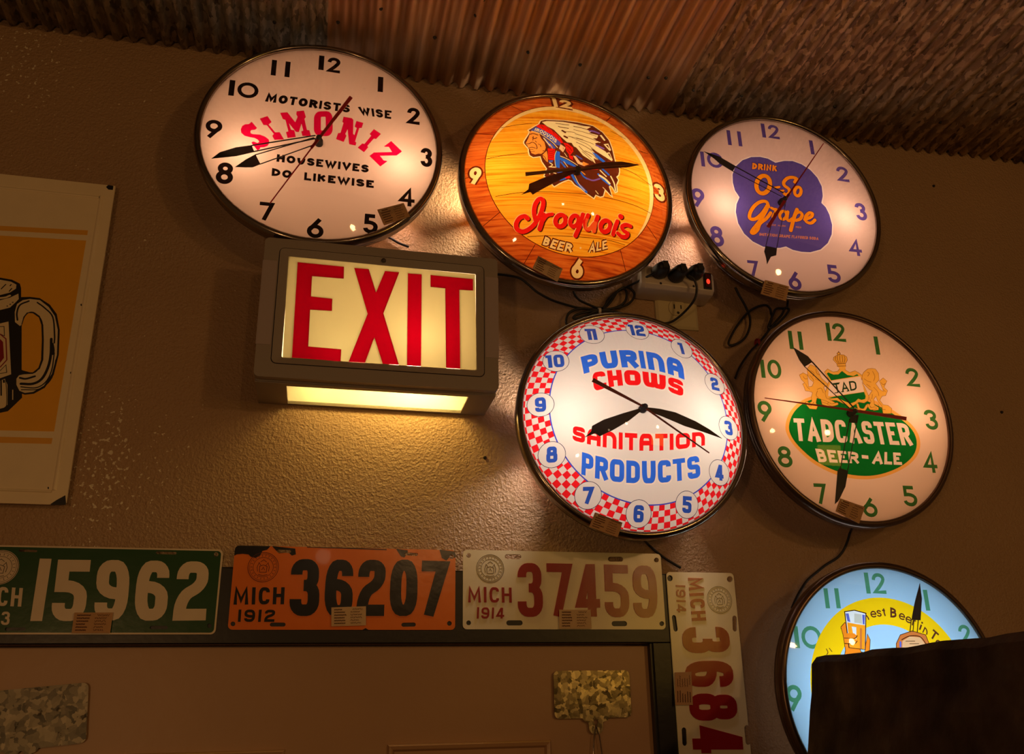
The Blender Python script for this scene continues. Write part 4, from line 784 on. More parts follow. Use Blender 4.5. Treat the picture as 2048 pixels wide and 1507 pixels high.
["P","hour_disc#6","darkline",[108,-1502,104,-1464,93,-1427,75,-1394,50,-1364,20,-1339,-13,-1321,-50,-1310,-88,-1306,-127,-1310,-163,-1321,-197,-1339,-227,-1364,-251,-1394,-270,-1427,-281,-1464,-284,-1502,-281,-1541,-270,-1577,-251,-1611,-227,-1641,-197,-1665,-163,-1683,-127,-1695,-88,-1698,-50,-1695,-13,-1683,20,-1665,50,-1641,75,-1611,93,-1577,104,-1541],0],["P","hour_disc#6","white",[100,-1502,96,-1466,85,-1430,68,-1398,45,-1369,16,-1346,-16,-1329,-52,-1318,-88,-1314,-125,-1318,-160,-1329,-193,-1346,-221,-1369,-245,-1398,-262,-1430,-273,-1466,-276,-1502,-273,-1539,-262,-1574,-245,-1607,-221,-1635,-193,-1659,-160,-1676,-125,-1687,-88,-1690,-52,-1687,-16,-1676,16,-1659,45,-1635,68,-1607,85,-1574,96,-1539],0],["W","hour_numeral#6","blueink","6",[-166,-1385,-88,-1385,-11,-1385,-166,-1620,-88,-1620,-11,-1620],"block",0.24,0],["P","hour_disc#7","darkline",[-644,-1249,-648,-1211,-659,-1174,-677,-1140,-701,-1110,-731,-1086,-765,-1068,-802,-1057,-840,-1053,-878,-1057,-915,-1068,-949,-1086,-978,-1110,-1003,-1140,-1021,-1174,-1032,-1211,-1036,-1249,-1032,-1287,-1021,-1324,-1003,-1358,-978,-1387,-949,-1412,-915,-1430,-878,-1441,-840,-1445,-802,-1441,-765,-1430,-731,-1412,-701,-1387,-677,-1358,-659,-1324,-648,-1287],0],["P","hour_disc#7","white",[-652,-1249,-656,-1212,-666,-1177,-684,-1144,-707,-1116,-735,-1093,-768,-1075,-803,-1064,-840,-1061,-877,-1064,-912,-1075,-944,-1093,-973,-1116,-996,-1144,-1014,-1177,-1024,-1212,-1028,-1249,-1024,-1286,-1014,-1321,-996,-1353,-973,-1382,-944,-1405,-912,-1423,-877,-1433,-840,-1437,-803,-1433,-768,-1423,-735,-1405,-707,-1382,-684,-1353,-666,-1321,-656,-1286],0],["W","hour_numeral#7","blueink","7",[-917,-1131,-840,-1131,-762,-1131,-917,-1366,-840,-1366,-762,-1366],"block",0.24,0],["P","hour_disc#8","darkline",[-1163,-648,-1166,-609,-1177,-573,-1196,-539,-1220,-509,-1250,-485,-1284,-467,-1320,-455,-1359,-452,-1397,-455,-1434,-467,-1467,-485,-1497,-509,-1522,-539,-1540,-573,-1551,-609,-1555,-648,-1551,-686,-1540,-723,-1522,-756,-1497,-786,-1467,-811,-1434,-829,-1397,-840,-1359,-844,-1320,-840,-1284,-829,-1250,-811,-1220,-786,-1196,-756,-1177,-723,-1166,-686],0],["P","hour_disc#8","white",[-1171,-648,-1174,-611,-1185,-576,-1202,-543,-1226,-515,-1254,-491,-1287,-474,-1322,-463,-1359,-460,-1395,-463,-1430,-474,-1463,-491,-1491,-515,-1515,-543,-1532,-576,-1543,-611,-1547,-648,-1543,-684,-1532,-720,-1515,-752,-1491,-781,-1463,-804,-1430,-821,-1395,-832,-1359,-836,-1322,-832,-1287,-821,-1254,-804,-1226,-781,-1202,-752,-1185,-720,-1174,-684],0],["W","hour_numeral#8","blueink","8",[-1436,-530,-1359,-530,-1281,-530,-1436,-765,-1359,-765,-1281,-765],"block",0.24,0],["P","hour_disc#9","darkline",[-1303,134,-1307,172,-1318,209,-1336,242,-1360,272,-1390,297,-1424,315,-1461,326,-1499,330,-1537,326,-1574,315,-1608,297,-1638,272,-1662,242,-1680,209,-1691,172,-1695,134,-1691,95,-1680,59,-1662,25,-1638,-5,-1608,-29,-1574,-47,-1537,-59,-1499,-62,-1461,-59,-1424,-47,-1390,-29,-1360,-5,-1336,25,-1318,59,-1307,95],0],
["P","hour_disc#9","white",[-1311,134,-1315,170,-1325,206,-1343,238,-1366,267,-1395,290,-1427,307,-1462,318,-1499,322,-1536,318,-1571,307,-1604,290,-1632,267,-1655,238,-1673,206,-1683,170,-1687,134,-1683,97,-1673,62,-1655,29,-1632,1,-1604,-23,-1571,-40,-1536,-51,-1499,-54,-1462,-51,-1427,-40,-1395,-23,-1366,1,-1343,29,-1325,62,-1315,97],0],["W","hour_numeral#9","blueink","9",[-1577,251,-1499,251,-1422,251,-1577,16,-1499,16,-1422,16],"block",0.24,0],["P","hour_disc#10","darkline",[-1033,868,-1037,907,-1048,943,-1066,977,-1091,1007,-1120,1031,-1154,1050,-1191,1061,-1229,1064,-1267,1061,-1304,1050,-1338,1031,-1368,1007,-1392,977,-1410,943,-1421,907,-1425,868,-1421,830,-1410,793,-1392,760,-1368,730,-1338,705,-1304,687,-1267,676,-1229,672,-1191,676,-1154,687,-1120,705,-1091,730,-1066,760,-1048,793,-1037,830],0],["P","hour_disc#10","white",[-1041,868,-1045,905,-1055,940,-1073,973,-1096,1001,-1125,1025,-1157,1042,-1192,1053,-1229,1056,-1266,1053,-1301,1042,-1334,1025,-1362,1001,-1385,973,-1403,940,-1414,905,-1417,868,-1414,832,-1403,796,-1385,764,-1362,735,-1334,712,-1301,695,-1266,684,-1229,680,-1192,684,-1157,695,-1125,712,-1096,735,-1073,764,-1055,796,-1045,832],0],["P","hour_numeral#10","blueink",[-1377,986,-1287,986,-1287,751,-1347,751,-1347,936,-1377,936],0],["W","hour_numeral#10","blueink","0",[-1264,986,-1187,986,-1109,986,-1264,751,-1187,751,-1109,751],"block",0.24,0],["P","hour_disc#11","darkline",[-427,1370,-431,1408,-442,1445,-460,1479,-484,1509,-514,1533,-548,1551,-585,1562,-623,1566,-661,1562,-698,1551,-732,1533,-761,1509,-786,1479,-804,1445,-815,1408,-819,1370,-815,1332,-804,1295,-786,1261,-761,1231,-732,1207,-698,1189,-661,1178,-623,1174,-585,1178,-548,1189,-514,1207,-484,1231,-460,1261,-442,1295,-431,1332],0],["P","hour_disc#11","white",[-435,1370,-438,1407,-449,1442,-467,1475,-490,1503,-518,1526,-551,1544,-586,1554,-623,1558,-659,1554,-695,1544,-727,1526,-756,1503,-779,1475,-797,1442,-807,1407,-811,1370,-807,1333,-797,1298,-779,1266,-756,1237,-727,1214,-695,1196,-659,1186,-623,1182,-586,1186,-551,1196,-518,1214,-490,1237,-467,1266,-449,1298,-438,1333],0],["P","hour_numeral#11","blueink",[-725,1488,-635,1488,-635,1253,-695,1253,-695,1438,-725,1438],0],["P","hour_numeral#11","blueink",[-640,1488,-550,1488,-550,1253,-610,1253,-610,1438,-640,1438],0],["W","lettering#PURInA","hotwhite","PURInA",[-860,921,-42,1070,809,965,-842,611,-45,737,779,610],"block",0.3,26],["W","lettering#CHOWS","hotwhite","CHOWS",[-722,624,-52,685,751,580,-717,301,-62,420,700,296],"block",0.31,25],["W","lettering#SAnITATIOn","hotwhite","SAnITATIOn",[-1052,-234,-79,-357,1028,-225,-1069,-451,-89,-614,1009,-444],"block",0.28,23],["W","lettering#PRODUCTS","hotwhite","PRODUCTS",[-934,-632,-92,-764,895,-610,-945,-954,-91,-1084,910,-932],"block",0.235,22],["W","lettering#PURInA","blueink2","PURInA",[-860,921,-42,1070,809,965,-842,611,-45,737,779,610],"block",0.3,0],["W","lettering#CHOWS","redink","CHOWS",[-722,624,-52,685,751,580,-717,301,-62,420,700,296],"block",0.31,0],
["W","lettering#SAnITATIOn","redink","SAnITATIOn",[-1052,-234,-79,-357,1028,-225,-1069,-451,-89,-614,1009,-444],"block",0.28,0],["W","lettering#PRODUCTS","blueink2","PRODUCTS",[-934,-632,-92,-764,895,-610,-945,-954,-91,-1084,910,-932],"block",0.235,0]],"h3":[["minute_hand","brownblack",470,[[25,32,241,19,484,-25,794,-152,1006,-273,1190,-406,901,-316,611,-236,278,-104,28,-18]]],["hour_hand","brownblack",440,[[-954,-485,-842,-385,-822,-297,-640,-190,-343,-76,-55,24,-42,-20,-255,-190,-507,-345,-716,-452,-784,-407]]],["second_hand","redbrown",509,[[-807,379,-51,19,-35,46,-774,439],[-64,26,932,-666,944,-652,-45,52]]]],"c4":[["P","dial","peach",[1778,0,1774,116,1763,232,1744,347,1717,460,1683,571,1642,680,1594,786,1540,889,1478,988,1410,1082,1337,1172,1257,1257,1172,1337,1082,1410,988,1478,889,1540,786,1594,680,1642,571,1683,460,1717,347,1744,232,1763,116,1774,0,1778,-116,1774,-232,1763,-347,1744,-460,1717,-571,1683,-680,1642,-786,1594,-889,1540,-988,1478,-1082,1410,-1172,1337,-1257,1257,-1337,1172,-1410,1082,-1478,988,-1540,889,-1594,786,-1642,680,-1683,571,-1717,460,-1744,347,-1763,232,-1774,116,-1778,0,-1774,-116,-1763,-232,-1744,-347,-1717,-460,-1683,-571,-1642,-680,-1594,-786,-1540,-889,-1478,-988,-1410,-1082,-1337,-1172,-1257,-1257,-1172,-1337,-1082,-1410,-988,-1478,-889,-1540,-786,-1594,-680,-1642,-571,-1683,-460,-1717,-347,-1744,-232,-1763,-116,-1774,0,-1778,116,-1774,232,-1763,347,-1744,460,-1717,571,-1683,680,-1642,786,-1594,889,-1540,988,-1478,1082,-1410,1172,-1337,1257,-1257,1337,-1172,1410,-1082,1478,-988,1540,-889,1594,-786,1642,-680,1683,-571,1717,-460,1744,-347,1763,-232,1774,-116],0],["W","numeral#0","greenink","1",[-252,1646,-214,1646,-175,1646,-252,1312,-214,1312,-175,1312],"geo",0.175,0],["W","numeral#0","greenink","2",[-136,1654,-18,1654,100,1654,-136,1313,-18,1313,100,1313],"geo",0.175,0],["W","numeral#1","greenink","1",[641,1465,681,1465,720,1465,641,1128,681,1128,720,1128],"geo",0.175,0],["W","numeral#2","greenink","2",[1146,925,1270,925,1394,925,1146,582,1270,582,1394,582],"geo",0.175,0],["W","numeral#3","greenink","3",[1362,182,1485,182,1607,182,1362,-173,1485,-173,1607,-173],"geo",0.175,0],["W","numeral#4","greenink","4",[1183,-568,1311,-568,1440,-568,1183,-922,1311,-922,1440,-922],"geo",0.175,0],["W","numeral#5","greenink","5",[696,-1160,823,-1160,951,-1160,696,-1501,823,-1501,951,-1501],"geo",0.175,0],["W","numeral#6","greenink","6",[-68,-1366,61,-1366,190,-1366,-68,-1698,61,-1698,190,-1698],"geo",0.175,0],["W","numeral#7","greenink","7",[-887,-1184,-782,-1184,-677,-1184,-887,-1514,-782,-1514,-677,-1514],"geo",0.175,0],["W","numeral#8","greenink","8",[-1454,-597,-1327,-597,-1200,-597,-1454,-946,-1327,-946,-1200,-946],"geo",0.175,0],["W","numeral#9","greenink","9",[-1703,152,-1579,152,-1455,152,-1703,-202,-1579,-202,-1455,-202],"geo",0.175,0],["W","numeral#10","greenink","1",[-1565,872,-1528,872,-1492,872,-1565,553,-1528,553,-1492,553],"geo",0.175,0],
["W","numeral#10","greenink","0",[-1444,887,-1319,887,-1194,887,-1444,552,-1319,552,-1194,552],"geo",0.175,0],["W","numeral#11","greenink","1",[-985,1437,-948,1437,-910,1437,-985,1105,-948,1105,-910,1105],"geo",0.175,0],["W","numeral#11","greenink","1",[-806,1439,-769,1439,-731,1439,-806,1105,-769,1105,-731,1105],"geo",0.175,0],["P","oval_badge","amber",[-1242,-233,-1102,29,-818,239,-363,372,82,387,536,257,921,43,1148,-180,1196,-411,1085,-648,807,-863,391,-1030,2,-1086,-418,-1039,-817,-871,-1086,-637,-1224,-433],1],["P","oval_badge","green",[-1181,-240,-1046,7,-773,203,-341,318,70,323,485,205,853,15,1078,-191,1129,-409,1024,-633,756,-834,360,-984,-3,-1028,-388,-982,-761,-833,-1023,-620,-1161,-429],1],["W","white_lettering","peachwhite","TADCASTER",[-1089,-116,-38,-95,1009,-88,-1101,-496,-33,-483,1049,-470],"cond",0.25,0],["W","white_lettering","peachwhite","BEER",[-771,-609,-390,-622,-4,-635,-737,-831,-379,-827,-16,-824],"cond",0.24,0],["S","white_lettering","peachwhite",[55,-705,174,-710],57.8,0,0],["W","white_lettering","peachwhite","ALE",[293,-609,538,-607,786,-606,224,-818,501,-816,780,-814],"cond",0.24,0],["S","crest","crestbrown",[-647,847,-563,816,-520,734,-472,610,-404,551,-366,511,-461,463,-433,359,-425,266,-343,229,-263,182,-290,149,-424,131,-529,155,-537,248,-611,265,-645,179,-621,119,-651,65,-769,69,-815,128,-708,196,-708,269,-674,354,-726,372,-801,378,-814,439,-834,490,-792,514,-849,573,-872,646,-801,688,-729,656,-733,550,-737,444,-670,459,-626,536,-694,595,-718,656,-714,763],12.7,0,1],["P","crest","gold",[-647,847,-563,816,-520,734,-472,610,-404,551,-366,511,-461,463,-433,359,-425,266,-343,229,-263,182,-290,149,-424,131,-529,155,-537,248,-611,265,-645,179,-621,119,-651,65,-769,69,-815,128,-708,196,-708,269,-674,354,-726,372,-801,378,-814,439,-834,490,-792,514,-849,573,-872,646,-801,688,-729,656,-733,550,-737,444,-670,459,-626,536,-694,595,-718,656,-714,763],0],["S","crest","crestbrown",[497,860,426,844,347,784,289,705,301,577,397,477,450,459,365,358,392,254,349,198,412,108,504,124,512,166,440,204,447,310,502,366,521,283,586,202,584,65,732,74,759,160,700,209,610,214,557,296,616,374,687,389,737,477,679,538,756,651,697,701,618,641,645,536,664,451,591,489,530,592,610,662,620,782,575,855],13.1,0,1],["P","crest","gold",[497,860,426,844,347,784,289,705,301,577,397,477,450,459,365,358,392,254,349,198,412,108,504,124,512,166,440,204,447,310,502,366,521,283,586,202,584,65,732,74,759,160,700,209,610,214,557,296,616,374,687,389,737,477,679,538,756,651,697,701,618,641,645,536,664,451,591,489,530,592,610,662,620,782,575,855],0],["S","crest","crestbrown",[-661,745,-603,696,-632,641],7.6,1,0],["S","crest","crestbrown",[-558,774,-547,700,-496,672],7.6,1,0],["S","crest","crestbrown",[-594,601,-512,565,-431,517],7.6,1,0],["S","crest","crestbrown",[-589,412,-509,438,-477,357],7.5,1,0],["S","crest","crestbrown",[-685,659,-639,598,-623,557],7.6,1,0],["S","crest","crestbrown",[-581,392,-616,306,-578,267],7.5,1,0],
["S","crest","crestbrown",[-809,629,-782,588,-738,592],7.5,1,0],["S","crest","crestbrown",[-783,504,-759,443,-721,404],7.5,1,0],["S","crest","crestbrown",[-676,188,-729,123],7.4,1,0],["S","crest","crestbrown",[405,788,447,770,403,713],7.8,1,0],["S","crest","crestbrown",[512,817,541,722,503,633],7.8,1,0],["S","crest","crestbrown",[327,664,388,626,453,609],7.7,1,0],["S","crest","crestbrown",[356,570,427,521],7.7,1,0],["S","crest","crestbrown",[484,525,549,444,559,370],7.7,1,0],["S","crest","crestbrown",[637,621,675,581,725,605],7.8,1,0],["S","crest","crestbrown",[660,494,698,453],7.8,1,0],["S","crest","crestbrown",[439,394,413,308],7.7,1,0],["S","crest","crestbrown",[512,229,553,148,641,132],7.7,1,0],["S","crest","crestbrown",[-436,192,-354,156,-252,183],47.1,1,0],["S","crest","gold",[-436,192,-354,156,-252,183],34.3,1,0],["S","crest","crestbrown",[-520,218,-436,192],47.1,1,0],["S","crest","gold",[-520,218,-436,192],34.3,1,0],["S","crest","crestbrown",[126,195,147,123,233,108,302,185],47.7,1,0],["S","crest","gold",[126,195,147,123,233,108,302,185],34.7,1,0],["S","crest","crestbrown",[327,197,361,136,453,152],47.9,1,0],["S","crest","gold",[327,197,361,136,453,152],34.8,1,0],["S","crest","crestbrown",[58,118,163,83],47.6,1,0],["S","crest","gold",[58,118,163,83],34.6,1,0],["S","crest","crestbrown",[-809,169,-749,132],46.7,1,0],["S","crest","gold",[-809,169,-749,132],33.9,1,0],["S","crest","crestbrown",[-399,732,-335,790,-242,743,-151,760,-110,806,-85,824,-17,828,0,792,72,754,180,794,252,756,302,716,263,617,327,461,363,347,328,271,254,229,155,239,81,193,-29,128,-98,182,-253,245,-342,240,-435,276,-444,359,-363,532,-331,598],13.2,0,1],["P","crest","gold",[-399,732,-335,790,-242,743,-151,760,-110,806,-85,824,-17,828,0,792,72,754,180,794,252,756,302,716,263,617,327,461,363,347,328,271,254,229,155,239,81,193,-29,128,-98,182,-253,245,-342,240,-435,276,-444,359,-363,532,-331,598],0],["P","crest","green",[-364,708,-333,731,-238,698,-147,710,-68,776,20,708,131,699,210,737,233,710,-299,592],0],["P","crest","peachwhite",[-300,584,266,701,290,429,-291,316,-397,309,-361,469],0],["P","crest","green",[-402,272,-282,308,287,425,306,354,288,300,218,280,154,297,89,240,-6,203,-121,243,-224,289,-337,271],0],["W","crest","greendark","TAD",[-283,538,-61,579,163,621,-258,373,-49,412,162,451],"cond",0.17,0],["S","crest","greendark",[-280,533,-143,560],15.3,0,0],["S","crest","greendark",[-272,370,-204,383],15.2,0,0],["S","crest","greendark",[-141,399,-89,408],15.2,0,0],["S","crest","greendark",[-38,419,14,428],15.3,0,0],["S","crest","crestbrown",[-141,857,-142,900,-199,966,-184,1011,-122,1051,-74,1068,10,1069,59,1036,61,980,14,917,14,868],15.6,0,1],["P","crest","gold",[-141,857,-142,900,-199,966,-184,1011,-122,1051,-74,1068,10,1069,59,1036,61,980,14,917,14,868],0],
["P","crest","crestbrown",[-46,1092,-48,1086,-51,1080,-56,1075,-63,1070,-70,1066,-78,1064,-86,1062,-94,1062,-102,1064,-108,1066,-113,1070,-117,1075,-119,1080,-119,1086,-117,1092,-113,1098,-108,1103,-102,1108,-94,1111,-86,1114,-78,1115,-70,1115,-63,1114,-56,1111,-51,1108,-48,1103,-46,1097],0],["P","crest","gold",[-60,1091,-61,1087,-63,1083,-66,1080,-70,1077,-75,1075,-80,1073,-85,1072,-90,1072,-94,1073,-98,1075,-102,1077,-104,1080,-105,1083,-105,1087,-104,1091,-102,1094,-98,1098,-94,1101,-90,1103,-85,1105,-80,1105,-75,1105,-70,1104,-66,1103,-63,1101,-61,1098,-60,1094],0],["S","crest","crestbrown",[-75,1133,-80,1105],20.0,0,0],["S","crest","crestbrown",[-142,1030,-162,974,-115,913],10.0,1,0],["S","crest","crestbrown",[-105,1049,-122,977,-93,915],10.0,1,0],["S","crest","crestbrown",[-65,1058,-77,981,-70,916],10.0,1,0],["S","crest","crestbrown",[-25,1061,-26,984,-47,918],10.0,1,0],["S","crest","crestbrown",[14,1058,22,999,-13,920],10.0,1,0],["S","crest","crestbrown",[-140,898,14,917],10.0,1,0],["S","crest","crestbrown",[-141,859,13,874],10.0,1,0],["P","crest","gold",[-136,852,12,868,9,814,-25,812,-104,806],0]],"h4":[["minute_hand","black",90,[[-974,1093,-728,954,-657,859,-819,759,-895,873],[-671,851,-20,82,-4,95,-655,865],[-817,758,-76,55,-67,63,-809,767]]],["hour_hand","black",60,[[-595,-1524,-461,-970,-418,-932,-275,-970,-366,-1235,-524,-1469],[-403,-945,-96,-88,-110,-86,-416,-943],[-278,-976,47,-80,34,-78,-290,-974],[-73,-21,74,-13,22,-157,-114,-152]]],["second_hand","redhand",140,[[-1639,142,-73,14,-62,50,-1636,154],[-156,14,888,-88,911,-25,-141,61]]]],"c5":[["P","dial","skyblue",[1780,0,1777,116,1765,232,1746,347,1720,461,1686,572,1645,681,1597,787,1542,890,1480,989,1412,1084,1339,1174,1259,1259,1174,1339,1084,1412,989,1480,890,1542,787,1597,681,1645,572,1686,461,1720,347,1746,232,1765,116,1777,0,1780,-116,1777,-232,1765,-347,1746,-461,1720,-572,1686,-681,1645,-787,1597,-890,1542,-989,1480,-1084,1412,-1174,1339,-1259,1259,-1339,1174,-1412,1084,-1480,989,-1542,890,-1597,787,-1645,681,-1686,572,-1720,461,-1746,347,-1765,232,-1777,116,-1780,0,-1777,-116,-1765,-232,-1746,-347,-1720,-461,-1686,-572,-1645,-681,-1597,-787,-1542,-890,-1480,-989,-1412,-1084,-1339,-1174,-1259,-1259,-1174,-1339,-1084,-1412,-989,-1480,-890,-1542,-787,-1597,-681,-1645,-572,-1686,-461,-1720,-347,-1746,-232,-1765,-116,-1777,0,-1780,116,-1777,232,-1765,347,-1746,461,-1720,572,-1686,681,-1645,787,-1597,890,-1542,989,-1480,1084,-1412,1174,-1339,1259,-1259,1339,-1174,1412,-1084,1480,-989,1542,-890,1597,-787,1645,-681,1686,-572,1720,-461,1746,-347,1765,-232,1777,-116],0],["W","numeral#0","tealgreen","1",[-237,1709,-200,1709,-164,1709,-237,1390,-200,1390,-164,1390],"geo",0.175,0],["W","numeral#0","tealgreen","2",[-113,1704,-2,1704,110,1704,-113,1387,-2,1387,110,1387],"geo",0.175,0],["W","numeral#1","tealgreen","1",[757,1458,795,1458,833,1458,757,1140,795,1140,833,1140],"geo",0.175,0],["W","numeral#2","tealgreen","2",[1266,929,1370,929,1474,929,1266,625,1370,625,1474,625],
"geo",0.175,0],["W","numeral#3","tealgreen","9",[-1781,78,-1658,78,-1535,78,-1781,-275,-1658,-275,-1535,-275],"geo",0.175,0],["W","numeral#4","tealgreen","1",[-1545,902,-1508,902,-1472,902,-1545,589,-1508,589,-1472,589],"geo",0.175,0],["W","numeral#4","tealgreen","0",[-1430,906,-1265,906,-1101,906,-1430,578,-1265,578,-1101,578],"geo",0.175,0],["W","numeral#5","tealgreen","1",[-966,1462,-930,1462,-895,1462,-966,1165,-930,1165,-895,1165],"geo",0.175,0],["W","numeral#5","tealgreen","1",[-784,1465,-748,1465,-712,1465,-784,1166,-748,1166,-712,1166],"geo",0.175,0],["W","numeral#23","tealgreen","3",[1380,190,1500,190,1620,190,1380,-190,1500,-190,1620,-190],"geo",0.22,0],["W","numeral#24","tealgreen","4",[1179,-560,1299,-560,1419,-560,1179,-940,1299,-940,1419,-940],"geo",0.22,0],["W","numeral#25","tealgreen","5",[630,-1109,750,-1109,870,-1109,630,-1489,750,-1489,870,-1489],"geo",0.22,0],["W","numeral#26","tealgreen","6",[-120,-1310,0,-1310,120,-1310,-120,-1690,0,-1690,120,-1690],"geo",0.22,0],["W","numeral#27","tealgreen","7",[-870,-1109,-750,-1109,-630,-1109,-870,-1489,-750,-1489,-630,-1489],"geo",0.22,0],["W","numeral#28","tealgreen","8",[-1419,-560,-1299,-560,-1179,-560,-1419,-940,-1299,-940,-1179,-940],"geo",0.22,0],["P","yellow_arch","yellow",[1322,-18,1319,70,1311,158,1296,245,1276,331,1251,416,1220,498,1183,579,1141,657,1095,732,1043,804,987,872,927,936,862,997,794,1053,722,1104,647,1151,569,1193,489,1229,406,1260,321,1286,235,1306,148,1320,60,1329,-28,1332,-116,1329,-204,1320,-291,1306,-377,1286,-462,1260,-545,1229,-625,1193,-703,1151,-778,1104,-850,1053,-918,997,-983,936,-1043,872,-1099,804,-1151,732,-1197,657,-1239,579,-1275,498,-1307,416,-1332,331,-1352,245,-1367,158,-1375,70,-1378,-18,-1375,-107,-1367,-195,-1352,-282,-1332,-368,-1307,-452,-1275,-535,-1239,-616,-1197,-694,-1151,-769,-1099,-840,-1043,-909,-983,-973,-918,-1034,-850,-1090,-778,-1141,-703,-1188,-625,-1229,-545,-1266,-462,-1297,-377,-1323,-291,-1343,-204,-1357,-116,-1366,-28,-1369,60,-1366,148,-1357,235,-1343,321,-1323,406,-1297,489,-1266,569,-1229,647,-1188,722,-1141,794,-1090,862,-1034,927,-973,987,-909,1043,-840,1095,-769,1141,-694,1183,-616,1220,-535,1251,-452,1276,-368,1296,-282,1311,-195,1319,-107],0],
["P","center_field","skyblue",[919,-18,917,44,911,105,901,166,887,227,869,286,847,344,822,401,792,455,760,508,724,558,684,606,642,651,597,694,549,733,498,769,446,802,391,831,335,857,277,879,217,897,157,911,96,921,34,927,-28,929,-90,927,-152,921,-213,911,-273,897,-333,879,-391,857,-447,831,-502,802,-554,769,-605,733,-653,694,-698,651,-740,606,-780,558,-816,508,-848,455,-878,401,-903,344,-925,286,-943,227,-957,166,-967,105,-973,44,-975,-18,-973,-80,-967,-142,-957,-203,-943,-264,-925,-323,-903,-381,-878,-437,-848,-492,-816,-545,-780,-595,-740,-643,-698,-688,-653,-731,-605,-770,-554,-806,-502,-839,-447,-868,-391,-894,-333,-916,-273,-934,-213,-948,-152,-958,-90,-964,-28,-966,34,-964,96,-958,157,-948,217,-934,277,-916,335,-894,391,-868,446,-839,498,-806,549,-770,597,-731,642,-688,684,-643,724,-595,760,-545,792,-492,822,-437,847,-381,869,-323,887,-264,901,-203,911,-142,917,-80],0],["W","motto","darkprint","F",[-765,869,-734,906,-703,943,-655,776,-624,814,-593,851],"geo",0.2,0],["W","motto","darkprint","i",[-590,1020,-579,1028,-569,1037,-508,915,-497,923,-487,932],"geo",0.2,0],["W","motto","darkprint","n",[-341,1080,-303,1084,-265,1088,-331,982,-293,986,-255,990],"geo",0.2,0],["W","motto","darkprint","e",[-226,1130,-174,1132,-122,1134,-223,1031,-171,1033,-119,1035],"geo",0.2,0],["W","motto","darkprint","s",[-112,1146,-71,1144,-31,1143,-116,1046,-75,1045,-34,1043],"geo",0.2,0],["W","motto","darkprint","t",[-9,1183,22,1180,54,1178,-21,1052,11,1049,43,1046],"geo",0.2,0],["W","motto","darkprint","B",[134,1188,191,1179,248,1170,111,1037,167,1028,224,1020],"geo",0.2,0],["W","motto","darkprint","e",[278,1111,329,1098,380,1084,252,1014,303,1001,354,987],"geo",0.2,0],["W","motto","darkprint","e",[389,1068,439,1049,489,1031,355,973,405,955,455,937],"geo",0.2,0],["W","motto","darkprint","r",[501,1014,530,1001,560,988,460,923,490,910,519,896],"geo",0.2,0],["W","motto","darkprint","i",[646,976,657,968,669,961,574,860,585,853,597,845],"geo",0.2,0],["W","motto","darkprint","n",[683,898,719,872,754,847,624,817,660,792,696,766],"geo",0.2,0],["W","motto","darkprint","T",[831,865,874,827,917,788,735,759,778,720,821,681],"geo",0.2,0],["W","motto","darkprint","o",[875,723,912,684,948,645,803,655,839,616,876,577],"geo",0.2,0],["W","motto","darkprint","w",[971,611,1002,568,1033,525,890,553,922,510,953,467],"geo",0.2,0],["W","motto","darkprint","n",[1012,466,1034,428,1056,390,927,417,949,379,971,341],"geo",0.2,0],["S","motto","darkprint",[-1045,576,-1026,529,-1048,497],12.1,1,0],["S","motto","darkprint",[-995,585,-959,538],12.1,1,0],["S","glass_picture","picdark",[-752,889,-680,952,-632,918,-667,806,-521,806,-444,707,-498,592,-478,526,-414,516,-324,783,-297,706,-366,403,-783,405,-727,555,-733,783],18.4,0,1],["P","glass_picture","picorange",[-752,889,-680,952,-632,918,-667,806,-521,806,-444,707,-498,592,-478,526,-414,516,-324,783,-297,706,-366,403,-783,405,-727,555,-733,783],0],["P","glass_picture","picdark",[-666,1123,-488,1147,-289,1101,-393,558,-675,589],0],
